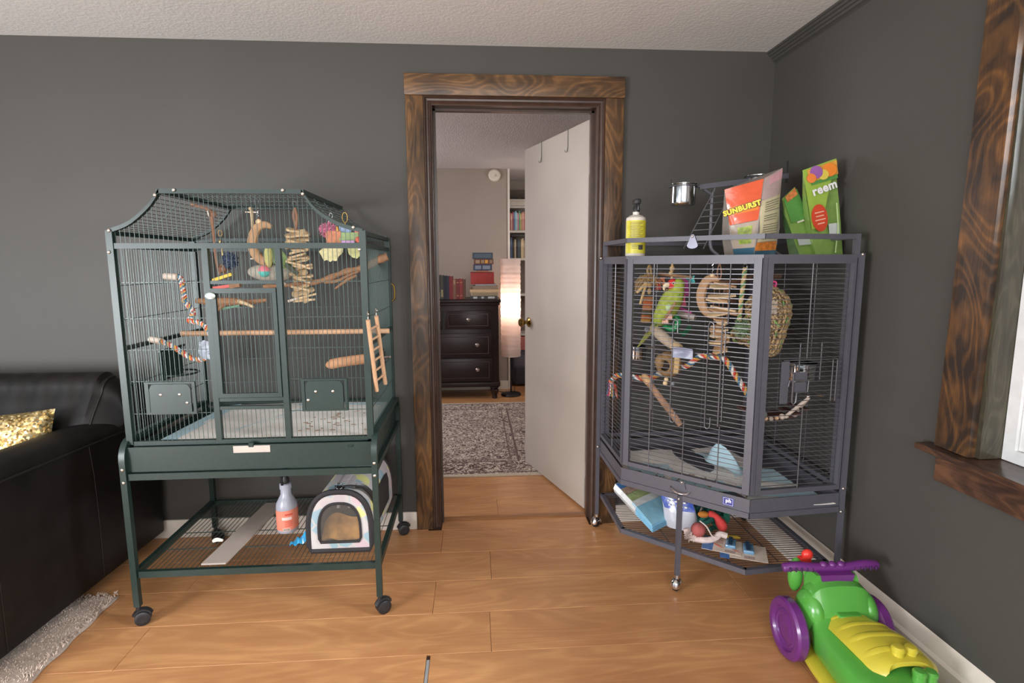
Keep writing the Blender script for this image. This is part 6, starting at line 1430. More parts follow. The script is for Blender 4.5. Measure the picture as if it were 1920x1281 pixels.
solo('paper_scrap', MB().tube(spline([(-1.075, -0.482, ZG + 0.003), (-1.06, -0.476, ZG + 0.008), (-1.035, -0.478, ZG + 0.005)], 4), [0.004, 0.007, 0.008, 0.009, 0.009, 0.008, 0.007, 0.006, 0.005], 6), mat('scrap_white', (224, 214, 206), 0.8), 'tiny white paper scrap left of the pale grey strip', 'paper')

# ------------------------------------------------------------------ black leather sofa at the left
def leather(name):
    t_ = NT(name); t_.b.inputs['Base Color'].default_value = lin((30, 27, 26)); t_.b.inputs['Roughness'].default_value = 0.5; t_.b.inputs['Specular IOR Level'].default_value = 0.28
    n = t_.n('TexNoise'); n.inputs['Scale'].default_value = 9; n.inputs['Detail'].default_value = 6; t_.l(t_.coord((1, 1, 1)), n.inputs['Vector'])
    t_.l(t_.ramp(n.outputs['Fac'], [(0.3, lin((19, 17, 16))), (0.7, lin((29, 26, 25)))]).outputs[0], t_.b.inputs['Base Color'])
    n2 = t_.n('TexNoise'); n2.inputs['Scale'].default_value = 240; t_.l(t_.coord(), n2.inputs['Vector'])
    a = t_.n('Math', operation='ADD'); m = t_.n('Math', operation='MULTIPLY'); m.inputs[1].default_value = 0.12
    t_.l(n2.outputs['Fac'], m.inputs[0]); t_.l(m.outputs[0], a.inputs[0]); t_.l(n.outputs['Fac'], a.inputs[1])
    t_.bump(a.outputs[0], 0.35, 0.006); return t_.m
M_lea = leather('black_leather')
sf = thing('sofa', 'black leather sofa with a wide padded arm along the back wall', 'sofa', (-2.1, -0.5, 0))
# right arm: tapers a little, rounded top, set slightly askew
def armx(y): return -1.497 + 0.055*(y + 0.03)
mb = MB(); rg = []
for y, e in ((-1.09, 0.93), (-1.075, 1.0), (-0.80, 1.0), (-0.55, 1.0), (-0.30, 1.0), (-0.06, 1.0), (-0.045, 0.95)):
    xo = armx(y) - (1 - e)*0.1; xi = xo - 0.20*e; zt = 0.672 + 0.02*(-y - 0.3) - (1 - e)*0.15
    ring = [V((xo - 0.004, y, 0.06)), V((xo + 0.004, y, 0.30)), V((xo + 0.004, y, 0.50)), V((xo, y, zt - 0.045))]
    ring += [V((xo - 0.045 + 0.045*math.cos(a), y, zt - 0.045 + 0.045*math.sin(a))) for a in [PI/2*k/4 for k in range(1, 5)]]
    ring += [V((xo - 0.10, y, zt + 0.006)), V((xi + 0.05, y, zt))]
    ring += [V((xi + 0.05 + 0.05*math.cos(a), y, zt - 0.05 + 0.05*math.sin(a))) for a in [PI/2 + PI/2*k/4 for k in range(1, 5)]]
    ring += [V((xi, y, 0.30)), V((xi, y, 0.06))]
    rg.append(ring)
arm = part('arm', mb.rings(rg), M_lea, sf)
piping = mat('leather_piping', (28, 25, 24), 0.45)
part('seam', MB().tube([V((armx(y) + 0.0035, y, 0.672 + 0.02*(-y - 0.3) - 0.05)) for y in (-1.07, -0.8, -0.55, -0.3, -0.06)], 0.0045, 6), piping, arm)
for y in (-0.47, -0.92): part('seam', MB().tube([V((armx(y) + 0.0, y, 0.63)), V((armx(y) + 0.0055, y + 0.004, 0.50)), V((armx(y) + 0.0055, y + 0.006, 0.30)), V((armx(y), y + 0.007, 0.07))], 0.0012, 6), piping, arm)
part('back_frame', MB().rbox(-2.75, -1.515, -0.165, -0.02, 0.06, 0.80, 0.05, 4), M_lea, sf)
part('seat_base', MB().rbox(-2.75, -1.70, -1.03, -0.17, 0.08, 0.32, 0.03, 3), M_lea, sf)
part('seat_cushion', MB().rbox(-2.75, -1.715, -1.05, -0.30, 0.325, 0.46, 0.05, 4), M_lea, sf)
# back cushion with soft folds along the top edge
bx0, bx1 = -2.60, -1.575
def bcf(u, v):
    x = lerp(bx0, bx1, u)
    w = 1 - max(0, (u - 0.94)/0.06)**2*0.35
    a = lerp(-0.35, PI + 0.2, v)
    # cross section: front face swelling, rounded top
    if v < 0.55:
        s = v/0.55; y = lerp(-0.385, -0.275, s) - 0.035*math.sin(PI*s); z = lerp(0.46, 0.815, s)
    elif v < 0.85:
        s = (v - 0.55)/0.30; y = -0.205 - 0.07*math.cos(PI*s*0.9); z = 0.815 + 0.055*math.sin(PI*s*0.9)
    else:
        s = (v - 0.85)/0.15; y = lerp(-0.14, -0.17, s); z = lerp(0.83, 0.46, s)
    fold = 0.007*math.sin(62*x + 9*z)*max(0, 1 - abs(v - 0.56)/0.22)
    return (x + 0.12*(0.87 - z)*(-1)*(u**8)*0.9, y - fold*0.8, z + fold*0.4 - 0.02*(u > 0.985))
part('back_cushion', MB().sheet(bcf, 90, 30, 0.0), M_lea, sf)
part('cushion_end', MB().rings([[V(bcf(1.0, k/30)) for k in range(31)], [V(bcf(1.0, k/30)).lerp(V((-1.56, -0.24, 0.66)), 0.25) + V((0.045, 0.0, 0)) for k in range(31)], [V(bcf(1.0, k/30)).lerp(V((-1.56, -0.24, 0.66)), 0.75) + V((0.065, 0, 0)) for k in range(31)]]), M_lea, sf)
part('seam', MB().tube([V(bcf(1.0, k/40)) + V((0.002, -0.002, 0)) for k in range(0, 31)], 0.005, 6), piping, sf)
for y in (-1.02, -0.1): part('foot', MB().bb(-1.66, -1.60, y, y + 0.05, 0.02 if y < -0.5 else 0.0, 0.06), M_black, sf)
# sequin cushion
def sequin(name):
    t_ = NT(name)
    vo = t_.n('TexVoronoi'); vo.inputs['Scale'].default_value = 125; t_.l(t_.coord(), vo.inputs['Vector'])
    s = t_.n('SeparateColor'); t_.l(vo.outputs['Color'], s.inputs[0])
    t_.l(t_.ramp(s.outputs[0], [(0.0, lin((150, 112, 60))), (0.35, lin((214, 180, 110))), (0.7, lin((236, 212, 154))), (1.0, lin((250, 236, 196)))]).outputs[0], t_.b.inputs['Base Color'])
    t_.b.inputs['Metallic'].default_value = 0.75; t_.b.inputs['Roughness'].default_value = 0.32
    # each sequin tilts its own way
    geo = t_.n('NewGeometry'); vm = t_.n('VectorMath', operation='SUBTRACT'); vm.inputs[1].default_value = (0.5, 0.5, 0.5); t_.l(vo.outputs['Color'], vm.inputs[0])
    sc_ = t_.n('VectorMath', operation='SCALE'); sc_.inputs['Scale'].default_value = 0.9; t_.l(vm.outputs[0], sc_.inputs[0])
    ad = t_.n('VectorMath', operation='ADD'); t_.l(geo.outputs['Normal'], ad.inputs[0]); t_.l(sc_.outputs[0], ad.inputs[1])
    no = t_.n('VectorMath', operation='NORMALIZE'); t_.l(ad.outputs[0], no.inputs[0]); t_.l(no.outputs[0], t_.b.inputs['Normal'])
    return t_.m
M_seq = sequin('gold_sequins')
cu = thing('cushion', 'gold sequinned cushion propped on the black leather sofa', 'cushion', (-1.90, -0.46, 0.46))
CM = Matrix.Translation((-1.90, -0.455, 0.605)) @ Matrix.Rotation(math.radians(-4), 4, 'Y') @ Matrix.Rotation(math.radians(-16), 4, 'X') @ Matrix.Rotation(math.radians(6), 4, 'Z')
def pil(u, v, s):
    x, z = lerp(-0.225, 0.225, u), lerp(-0.15, 0.15, v)
    px, pz = abs(2*u - 1), abs(2*v - 1)
    th = 0.085*(1 - px**3)**0.6*(1 - pz**3)**0.6
    k = 1 - 0.07*math.cos(PI*(u - .5))*pz
    return CM @ V((x*(1 - 0.06*math.cos(PI*(v - .5))*px), s*th, z*k))
part('front', MB().sheet(lambda u, v: pil(u, v, -1), 40, 30, 0.0), M_seq, cu)
part('back', MB().sheet(lambda u, v: pil(1 - u, v, 1), 24, 18, 0.0), mat('cushion_back', (40, 36, 36), 0.8), cu)
# shaggy pale rug under the sofa
def rugedge(v):                    # right edge, running forward and to the left
    return V((lerp(-1.445, -1.415, v), lerp(-0.505, -1.9, v), 0))
rg_ = thing('rug', 'pale shaggy rug with an uneven edge under the black sofa', 'rug', (-1.8, -1.2, 0))
part('rug_pile', MB().sheet(lambda u, v: (lerp(-2.6, rugedge(v).x, u) + 0.004*math.sin(60*v)*u, rugedge(v).y + (1 - u)*0.0, 0.0005 + (0.016 + 0.001*math.sin(90*v + 40*u))*min(1, (1 - u)*40)*min(1, v*60) + 0.002), 60, 110, 0.0), mat('rug_shag', (186, 168, 154), 0.95, var=0.16, vscale=70, bump=0.6, bscale=420, bdist=0.004), rg_)
mb = MB()
for k in range(2600):
    v = R.random(); p = rugedge(v) + V((-R.random()*0.15, R.uniform(-.01, .01), 0.012))
    mb.tube([p, p + V((R.uniform(-.006, .008), R.uniform(-.008, .008), 0.010))], [0.0030, 0.0012], 3, cap=False)
part('rug_tufts', mb, mat('rug_tuft', (192, 174, 160), 0.95, var=0.2, vscale=40), rg_, stuff=True)

# ------------------------------------------------------------------ toy lawn mower
mg = mat('toy_green', (84, 160, 64), 0.28, var=0.03, coat=0.3); my = mat('toy_yellow', (200, 186, 58), 0.3, var=0.03, coat=0.3); mp = mat('toy_purple', (104, 42, 116), 0.32, var=0.04, coat=0.3); mrd = mat('toy_red', (222, 58, 48), 0.3)
tm = thing('toy_mower', 'green, yellow and purple plastic toy lawn mower near the right baseboard', 'toy', (1.205, -1.105, 0), math.radians(-2))
W = ORG[tm.name]
L = lambda x, y, z: W @ V((x, y, z))
# local frame: +Y to the back (handle), -Y to the front
def deck(y, w, z0, z1, r, cx=0.0, e=0.6):
    ring = []
    for k in range(24):
        a = 2*PI*k/24
        x = w*math.copysign(abs(math.cos(a))**e, math.cos(a)); z = lerp(z0, z1, 0.5 + 0.5*math.copysign(abs(math.sin(a))**e, math.sin(a)))
        ring.append(L(cx + x, y, z))
    return ring
# main body: rear hump rising to the handle, long bonnet at the front
part('body', MB().rings([deck(0.135, 0.070, 0.06, 0.20, 0), deck(0.125, 0.092, 0.05, 0.245, 0), deck(0.085, 0.104, 0.045, 0.275, 0), deck(0.04, 0.108, 0.045, 0.265, 0), deck(0.012, 0.110, 0.045, 0.215, 0), deck(0.0, 0.114, 0.045, 0.182, 0), deck(-0.03, 0.118, 0.045, 0.168, 0), deck(-0.12, 0.126, 0.045, 0.165, 0), deck(-0.22, 0.130, 0.045, 0.158, 0), deck(-0.30, 0.118, 0.045, 0.150, 0), deck(-0.36, 0.090, 0.05, 0.130, 0), deck(-0.385, 0.05, 0.06, 0.10, 0)]), mg, tm)
for sx in (-1, 1): part('fender', MB().ball(L(sx*0.088, 0.062, 0.165), (0.040, 0.066, 0.072), 18, 12), mg, tm)
part('handle_column', MB().rings([deck(0.125, 0.078, 0.20, 0.250, 0), [L(x*1.0, y, z) for x, y, z in [(0.082*math.cos(2*PI*k/24), 0.125 + 0.022*math.sin(2*PI*k/24), 0.283) for k in range(24)]]]), mg, tm)
part('ear', MB().ball(L(-0.100, 0.142, 0.250), (0.026, 0.022, 0.062), 14, 10), mg, tm)
# skirt
part('skirt', MB().rings([deck(0.05, 0.128, 0.018, 0.058, 0), deck(-0.05, 0.142, 0.018, 0.058, 0), deck(-0.22, 0.150, 0.018, 0.056, 0), deck(-0.36, 0.125, 0.018, 0.056, 0), deck(-0.41, 0.07, 0.02, 0.052, 0)]), my, tm)
# yellow bonnet with ridges
def bon(u, v):
    y = lerp(0.010, -0.225, v); w = lerp(0.070, 0.098, math.sin(PI*min(1, v*1.25)/1.6)) * (1 - 0.25*max(0, (v - .85)/.15)**2)
    x = lerp(-w, w, u)
    return L(x + 0.004 + 0.035*v, y, 0.1765 - 0.030*abs(2*u - 1)**3 + 0.016*math.sin(PI*v) + 0.003*(math.sin(v*4.2*2*PI) > 0.86)*(0.1 < u < 0.9))
part('bonnet', MB().sheet(bon, 22, 60, 0.012), my, tm)
part('dashboard', MB().rings([[L(x*s, y, z) for x, y, z in ((-0.080, 0.070, z0), (0.080, 0.070, z0), (0.086, 0.11, z0), (-0.086, 0.11, z0))] for z0, s in ((0.215, 1.0), (0.262, 0.98), (0.286, 0.85))]), mg, tm)
part('bonnet_notch', MB().rbox(-0.036, 0.040, -0.020, 0.016, 0.171, 0.196, 0.006, 2, W), mg, tm)
part('bonnet_badge', MB().tube([L(0.02 + 0.02*math.cos(a), -0.145 + 0.013*math.sin(a), 0.1965) for a in [2*PI*k/20 for k in range(20)]], 0.0016, 5, closed=True), my, tm)
for x, y, z, m_ in ((0.026, -0.192, 0.184, my), (0.066, -0.189, 0.180, my), (0.046, -0.254, 0.154, mg), (0.082, -0.250, 0.148, mg)):
    part('engine_knob', MB().lathe([(0, 0), (0.0175, 0), (0.0165, 0.020), (0.0185, 0.022), (0.0185, 0.030), (0.014, 0.035), (0, 0.036)], c=(0, 0, 0), n=18, M=Matrix.Translation(L(x, y, z))), m_, tm)
# wheels
for sx in (-1, 1):
    WM = W @ Matrix.Translation((sx*(0.160 if sx < 0 else 0.138), 0.066, 0.101)) @ Matrix.Rotation(sx*PI/2, 4, 'Y')
    wh = part('wheel', MB().lathe([(0, -0.030), (0.080, -0.030), (0.094, -0.026), (0.1005, -0.018), (0.1005, 0.006), (0.094, 0.014), (0.084, 0.016), (0.074, 0.014), (0.068, 0.006), (0.064, 0.005), (0.060, 0.009), (0.055, 0.010), (0.050, 0.006), (0.042, 0.006), (0.037, 0.009), (0.018, 0.011), (0.012, 0.009), (0, 0.010)], n=44, M=WM), mp, tm)
    part('front_wheel', MB().lathe([(0, -0.016), (0.040, -0.016), (0.052, -0.012), (0.055, 0), (0.052, 0.012), (0.040, 0.016), (0.0, 0.012)], n=28, M=W @ Matrix.Translation((sx*0.152, -0.30, 0.056)) @ Matrix.Rotation(sx*PI/2, 4, 'Y')), mp, tm)
# handle bar with finger grips and three buttons
hz, hy = 0.298, 0.105
part('handle_bar', MB().tube(spline([L(-0.165, hy + 0.004, hz - 0.004), L(-0.12, hy, hz + 0.004), L(-0.05, hy - 0.004, hz), L(0.05, hy - 0.004, hz), L(0.12, hy, hz + 0.006), L(0.165, hy + 0.006, hz - 0.002)], 6), [0.012] + [0.0155]*29 + [0.012], 14), mp, tm)
part('handle_bracket', MB().rings([[L(x*s, hy - 0.012 + d, z) for x, z in [(-0.058, 0.290), (0.058, 0.290), (0.052, 0.268), (0.025, 0.254), (-0.025, 0.254), (-0.052, 0.268)]] for d, s in ((-0.030, 1.0), (0.006, 1.0))]), mp, tm)
for sx in (-1, 1):
    for k in range(5):
        x = sx*(0.072 + 0.019*k)
        part('grip_notch', MB().rbox(x - 0.0032, x + 0.0032, hy - 0.0192, hy - 0.008, hz - 0.008, hz + 0.007, 0.002, 1, W), mat('notch_purple', (64, 22, 76), 0.6), tm)
for x in (-0.030, 0.0, 0.030): part('handle_button', MB().ball(L(x, hy - 0.006, hz + 0.010), (0.0135, 0.013, 0.012), 14, 10), mp, tm)
part('red_key', MB().ball(L(-0.052, 0.160, 0.312), (0.020, 0.016, 0.020), 14, 10).rbox(-0.082, -0.040, 0.150, 0.172, 0.262, 0.305, 0.004, 2, W), mrd, tm)
# ------------------------------------------------------------------ the study beyond the door
# rug
def rugmat(name):
    t_ = NT(name)
    vec = t_.coord((1, 1, 1))
    nz = t_.n('TexNoise'); nz.inputs['Scale'].default_value = 22; nz.inputs['Detail'].default_value = 4; nz.inputs['Distortion'].default_value = 2.2; t_.l(vec, nz.inputs['Vector'])
    mu = t_.n('Math', operation='MULTIPLY'); mu.inputs[1].default_value = 26; t_.l(nz.outputs['Fac'], mu.inputs[0])
    sn = t_.n('Math', operation='SINE'); t_.l(mu.outputs[0], sn.inputs[0])
    n2 = t_.n('TexNoise'); n2.inputs['Scale'].default_value = 7; n2.inputs['Detail'].default_value = 3; t_.l(vec, n2.inputs['Vector'])
    r1 = t_.ramp(sn.outputs[0], [(0.0, lin((104, 84, 84))), (0.16, lin((146, 124, 118))), (0.32, lin((224, 214, 202))), (1.0, lin((236, 228, 218)))])
    r2 = t_.ramp(n2.outputs['Fac'], [(0.35, lin((222, 214, 208))), (0.6, lin((246, 240, 232)))])
    m = t_.n('Mix', data_type='RGBA', blend_type='MULTIPLY'); m.inputs[0].default_value = 1.0; t_.l(r1.outputs[0], m.inputs[6]); t_.l(r2.outputs[0], m.inputs[7])
    t_.l(m.outputs[2], t_.b.inputs['Base Color']); t_.b.inputs['Roughness'].default_value = 0.95
    t_.bump(nz.outputs['Fac'], 0.4, 0.002); return t_.m
sr = thing('rug', 'faded patterned rug with brown and grey scrolls on study floor', 'rug', (-0.4, 1.6, 0))
M_rugf = rugmat('oriental_field'); M_rugd = mat('rug_line_dark', (112, 92, 88), 0.95, var=0.25, vscale=50); M_ruge = mat('rug_edge', (196, 182, 164), 0.95, var=0.1, vscale=60)
RX0, RX1, RY0, RY1 = -1.5, 0.62, 0.695, 2.50
part('field', MB().bb(RX0, RX1, RY0, RY1, 0.0005, 0.008), M_rugf, sr)
part('edge', MB().bb(RX0, RX1, RY0 - 0.030, RY0 - 0.0003, 0.0005, 0.0085), M_ruge, sr, label='plain cream edge')
part('edge', MB().bb(RX0, RX1, RY1 + 0.0003, RY1 + 0.025, 0.0005, 0.0085), M_ruge, sr, label='plain cream edge')
def rline(x0, x1, y0, y1): return MB().bb(x0, x1, y0, y1, 0.0081, 0.0088)
part('border_line', rline(RX0, RX1, 0.712, 0.722), M_rugd, sr); part('border_line', rline(RX0, 0.27, 0.905, 0.918), M_rugd, sr)
part('border_line', rline(RX0, 0.25, 0.955, 0.962), M_rugd, sr); part('border_line', rline(0.285, 0.30, 0.905, 2.3), M_rugd, sr)
part('border_line', rline(0.235, 0.243, 0.965, 2.25), M_rugd, sr); part('border_line', rline(RX0, 0.27, 2.28, 2.295), M_rugd, sr); part('border_line', rline(RX0, RX1, 2.47, 2.478), M_rugd, sr)
for k in range(6):
    x = -0.40 + 0.205*k; y = 0.812
    part('medallion', MB().tube([V((x + 0.052*math.cos(a), y + 0.045*math.sin(a)*(1 + 0.2*math.cos(4*a)), 0.0082)) for a in [2*PI*q/24 for q in range(24)]], 0.0055, 5, closed=True, flat=0.2).ball((x, y, 0.0082), (0.024, 0.020, 0.001), 12, 4), M_rugd, sr)
    part('scroll', MB().tube(spline([(x + 0.075, y + 0.035, 0.0084), (x + 0.098, y + 0.045, 0.0084), (x + 0.115, y + 0.01, 0.0084), (x + 0.095, y - 0.03, 0.0084), (x + 0.075, y - 0.045, 0.0084)], 3), 0.0045, 5, flat=0.2), M_rugd, sr)
# chest of drawers
M_esp = wood('espresso_wood', (28, 15, 15), (48, 28, 27), axis=0, ring=4, stretch=7, knot=2, rough=0.35)
YD = 2.69
ds = thing('dresser', 'dark espresso wooden dresser with round silver knobs on turned feet', 'dresser', (-0.25, 2.9, 0))
part('carcass', MB().rbox(-0.80, 0.245, YD + 0.012, 3.13, 0.155, 0.955, 0.004, 2), M_esp, ds)
part('top', MB().rbox(-0.82, 0.268, YD - 0.012, 3.14, 0.956, 0.986, 0.008, 3), M_esp, ds)
part('cornice', MB().rbox(-0.81, 0.256, YD, 3.132, 0.930, 0.9555, 0.005, 2), M_esp, ds)
part('plinth', MB().rbox(-0.81, 0.256, YD, 3.132, 0.125, 0.175, 0.010, 3), M_esp, ds)
knm = mat('knob_silver', (190, 176, 170), 0.2, 0.9)
for z0, z1, x0, x1, kx in ((0.700, 0.880, -0.275, 0.172, -0.045), (0.428, 0.658, -0.78, 0.176, 0.035), (0.186, 0.412, -0.78, 0.180, 0.035)):
    dw = part('drawer', MB().rbox(x0, x1, YD - 0.006, YD + 0.011, z0, z1, 0.003, 2), M_esp, ds)
    fw = 0.030
    part('drawer_moulding', MB().bb(x0 + fw, x1 - fw, YD - 0.0105, YD - 0.0062, z0 + fw, z0 + fw + 0.007).bb(x0 + fw, x1 - fw, YD - 0.0105, YD - 0.0062, z1 - fw - 0.007, z1 - fw).bb(x0 + fw, x0 + fw + 0.007, YD - 0.0105, YD - 0.0062, z0 + fw + 0.007, z1 - fw - 0.007).bb(x1 - fw - 0.007, x1 - fw, YD - 0.0105, YD - 0.0062, z0 + fw + 0.007, z1 - fw - 0.007), mat('espresso_edge', (58, 36, 34), 0.35), dw)
    part('knob', MB().lathe([(0, 0), (0.009, 0), (0.007, 0.012), (0.012, 0.018), (0.0185, 0.022), (0.0185, 0.028), (0.012, 0.033), (0, 0.034)], n=18, M=frame((kx, YD - 0.0065, (z0 + z1)/2 + 0.006), (1, 0, 0), (0, 0, 1))), knm, dw)
part('drawer', MB().rbox(-0.78, -0.30, YD - 0.006, YD + 0.011, 0.700, 0.880, 0.003, 2), M_esp, ds)
for x, y in ((0.200, YD + 0.045), (-0.75, YD + 0.045), (0.2, 3.09), (-0.75, 3.09)):
    part('foot', MB().lathe([(0, 0), (0.022, 0), (0.028, 0.012), (0.024, 0.03), (0.036, 0.06), (0.044, 0.085), (0.030, 0.10), (0.044, 0.112), (0.044, 0.124), (0, 0.124)], c=(x, y, 0), n=18), M_esp, ds)
# books
def book(x0, x1, y0, y1, z0, z1, col, label, spine='y', group=None, bands=(), pages=True, lean=0.0, nm='book'):
    """cover boards + page block; spine faces the room (-y)"""
    t = thing(nm, label, 'book', ((x0 + x1)/2, y0, z0), 0, group)
    t.rotation_euler = (0, lean, 0)
    m = mat('cover_%d_%d_%d' % col, col, 0.5, var=0.12, vscale=60)
    flat = (x1 - x0) > (z1 - z0)
    th = 0.003
    if flat: mb = MB().bb(x0, x1, y0 + 0.004, y1, z0, z0 + th).bb(x0, x1, y0 + 0.004, y1, z1 - th, z1).rbox(x0, x1, y0, y0 + 0.0039, z0, z1, 0.0015, 1)
    else: mb = MB().bb(x0, x0 + th, y0 + 0.004, y1, z0, z1).bb(x1 - th, x1, y0 + 0.004, y1, z0, z1).rbox(x0, x1, y0, y0 + 0.0039, z0, z1, 0.0015, 1)
    part('cover', mb, m, t)
    e = 0.0004
    if flat: part('pages', MB().bb(x0 + 0.004, x1 - 0.004, y0 + 0.0045, y1 - 0.004, z0 + th + e, z1 - th - e), mat('page_cream', (206, 190, 166), 0.9), t)
    else: part('pages', MB().bb(x0 + th + e, x1 - th - e, y0 + 0.0045, y1 - 0.004, z0 + 0.003, z1 - 0.004), mat('page_cream', (206, 190, 166), 0.9), t)
    for a, b, c_ in bands:
        if flat: bb_ = MB().bb(lerp(x0, x1, a), lerp(x0, x1, b), y0 - 0.0007, y0 - 0.0001, z0 + (z1 - z0)*0.2, z1 - (z1 - z0)*0.2)
        else: bb_ = MB().bb(x0 + (x1 - x0)*0.15, x1 - (x1 - x0)*0.15, y0 - 0.0007, y0 - 0.0001, lerp(z0, z1, a), lerp(z0, z1, b))
        part('spine_print', bb_, mat('spine_%d_%d_%d' % c_, c_, 0.5), t)
    return t
# pile on the right of the dresser top, from the bottom
z = 0.9865; yb = 2.73
gp = None
pile = [(-0.025, 0.235, 0.032, (64, 62, 66), 'black and white speckled book at the bottom of dresser pile', [(0.1, .25, (190, 184, 178)), (.4, .5, (180, 176, 170)), (.65, .9, (190, 184, 178))]),
        (-0.022, 0.245, 0.034, (168, 148, 120), 'thick tan ribbed book second from the bottom of dresser pile', [(0.05, .95, (146, 128, 102))]),
        (-0.030, 0.250, 0.030, (206, 172, 130), 'pale gold book third from the bottom of dresser pile', []),
        (0.000, 0.240, 0.034, (146, 122, 102), 'brown book under the grey one in dresser pile', []),
        (0.025, 0.225, 0.016, (150, 150, 154), 'thin grey book just under the red box on dresser', []),
        ]
for x0, x1, h, col, lb, bd in pile:
    book(x0, x1, yb + R.uniform(0, .012), yb + 0.20, z, z + h - 0.0006, col, lb, bands=bd); z += h
t = solo('document_box', MB().rbox(-0.022, 0.205, yb + 0.005, yb + 0.215, z, z + 0.108, 0.004, 2), mat('box_red', (158, 52, 48), 0.6, var=0.08), 'plain brick red box in the middle of the dresser pile', 'box')
part('lid', MB().rbox(-0.024, 0.207, yb + 0.003, yb + 0.217, z + 0.1082, z + 0.113, 0.002, 1), MATS['box_red'], t)
z += 0.1135
for x0, x1, h, col, lb, bd in [(0.035, 0.155, 0.018, (150, 96, 78), 'small thin reddish book right on top of the red box', []),
        (0.005, 0.186, 0.058, (58, 66, 88), 'thick dark blue book with pale spine lettering in upper pile', [(.1, .42, (130, 136, 150)), (.5, .9, (130, 136, 150))]),
        (0.012, 0.200, 0.052, (104, 62, 50), 'thick maroon book with gold disc on spine in upper pile', [(.08, .3, (168, 140, 110)), (.38, .42, (196, 160, 90)), (.45, .5, (176, 160, 140)), (.56, .72, (222, 160, 60)), (.8, .95, (150, 120, 96))]),
        (-0.002, 0.195, 0.060, (66, 78, 92), 'slate blue book topmost on the dresser pile', [(.1, .9, (84, 96, 108))])]:
    book(x0, x1, yb + R.uniform(0, .01), yb + 0.19, z, z + h - 0.0006, col, lb, bands=bd); z += h
# row of upright books on the left
x = -0.345
row = [(0.032, 0.235, (52, 52, 52), 'dark grey upright book at the left end of dresser row', [(.05, .3, (120, 116, 104))]),
       (0.030, 0.232, (66, 62, 52), 'olive brown upright book second in dresser row', [(.1, .4, (140, 128, 96))]),
       (0.028, 0.228, (34, 36, 46), 'blue black upright book third in dresser row', []),
       (0.026, 0.225, (40, 44, 56), 'navy upright book left of the tall crimson one', []),
       (0.036, 0.222, (122, 40, 44), 'tall crimson upright book beside the navy one', []),
       (0.030, 0.195, (126, 84, 66), 'brown upright book between two crimson books', [(.75, .95, (160, 126, 96))]),
       (0.032, 0.196, (112, 46, 44), 'dark crimson upright book with bands right of brown book', [(.15, .2, (170, 120, 80)), (.8, .85, (170, 120, 80))]),
       (0.034, 0.198, (134, 50, 48), 'broad crimson upright book near the gap in dresser row', [(.15, .2, (170, 120, 80)), (.8, .85, (170, 120, 80))]),
       (0.026, 0.192, (96, 62, 48), 'tan brown upright book at right end of dresser row', [])]
for w_, h, col, lb, bd in row:
    book(x, x + w_ - 0.001, yb + 0.02, yb + 0.18, 0.9865, 0.9865 + h, col, lb, bands=bd); x += w_
# paper floor lamp
def papermat(name, strength):
    t_ = NT(name)
    t_.b.inputs['Base Color'].default_value = lin((232, 222, 216)); t_.b.inputs['Roughness'].default_value = 0.9
    t_.b.inputs['Transmission Weight'].default_value = 0.0
    w = t_.n('TexWave', bands_direction='Z'); w.inputs['Scale'].default_value = 7.5; w.inputs['Distortion'].default_value = 1.2; w.inputs['Detail'].default_value = 2; t_.l(t_.coord(), w.inputs['Vector'])
    t_.bump(w.outputs['Fac'], 0.5, 0.006)
    tr_s = t_.t.nodes.new('ShaderNodeBsdfTranslucent'); tr_s.inputs['Color'].default_value = lin((240, 214, 204))
    mx = t_.t.nodes.new('ShaderNodeMixShader'); mx.inputs[0].default_value = 0.55
    out = t_.t.nodes['Material Output']
    t_.l(t_.b.outputs[0], mx.inputs[1]); t_.l(tr_s.outputs[0], mx.inputs[2]); t_.l(mx.outputs[0], out.inputs['Surface'])
    return t_.m
lx, ly = 0.372, 2.85
fl_ = thing('floor_lamp', 'lit white paper column floor lamp on a black base in study', 'lamp', (lx, ly, 0))
part('base', MB().lathe([(0, 0), (0.098, 0), (0.102, 0.008), (0.096, 0.022), (0.06, 0.030), (0.010, 0.034), (0, 0.034)], c=(lx, ly, 0), n=32), M_black, fl_)
part('pole', MB().tube([(lx, ly, 0.034), (lx, ly, 0.50)], 0.0085, 10), M_black, fl_)
sh_ = MB()
prs = []
for k in range(64):
    zz = lerp(0.405, 1.375, k/63); prs.append((0.099 + 0.0022*math.sin(k*2.1) + 0.0012*math.sin(k*5.3), zz))
sh_.rings([[V((lx + r_*math.cos(2*PI*q/36), ly + r_*math.sin(2*PI*q/36), zz)) for q in range(36)] for r_, zz in prs], cap=False)
part('shade', sh_, papermat('lamp_paper', 1), fl_, label='ribbed white paper shade')
part('bulb', MB().ball((lx, ly, 0.86), (0.028, 0.028, 0.036), 14, 10).lathe([(0.014, 0), (0.014, 0.05)], c=(lx, ly, 0.785), n=10), mat('bulb_glow', (255, 226, 200), 0.5, emit=((255, 222, 196), 6.0)), fl_)
part('pole', MB().tube([(lx, ly, 0.50), (lx, ly, 0.785)], 0.006, 8), M_black, fl_)
part('cord', MB().tube(spline([(lx + 0.02, ly, 0.42), (lx + 0.03, ly + .01, 0.25), (lx + 0.04, ly + .02, 0.10), (lx + 0.02, ly + 0.05, 0.012), (lx - 0.10, ly + 0.12, 0.010), (lx - 0.2, ly + .2, 0.008)], 5), 0.0032, 6), M_black, fl_)
pl_ = bpy.data.lights.new('paper_lamp_bulb', 'POINT'); pl_.energy = 3.2; pl_.color = (1.0, 0.80, 0.68); pl_.shadow_soft_size = 0.04
po = bpy.data.objects.new('paper_lamp_bulb', pl_); C.objects.link(po); po.location = (lx, ly, 0.905)
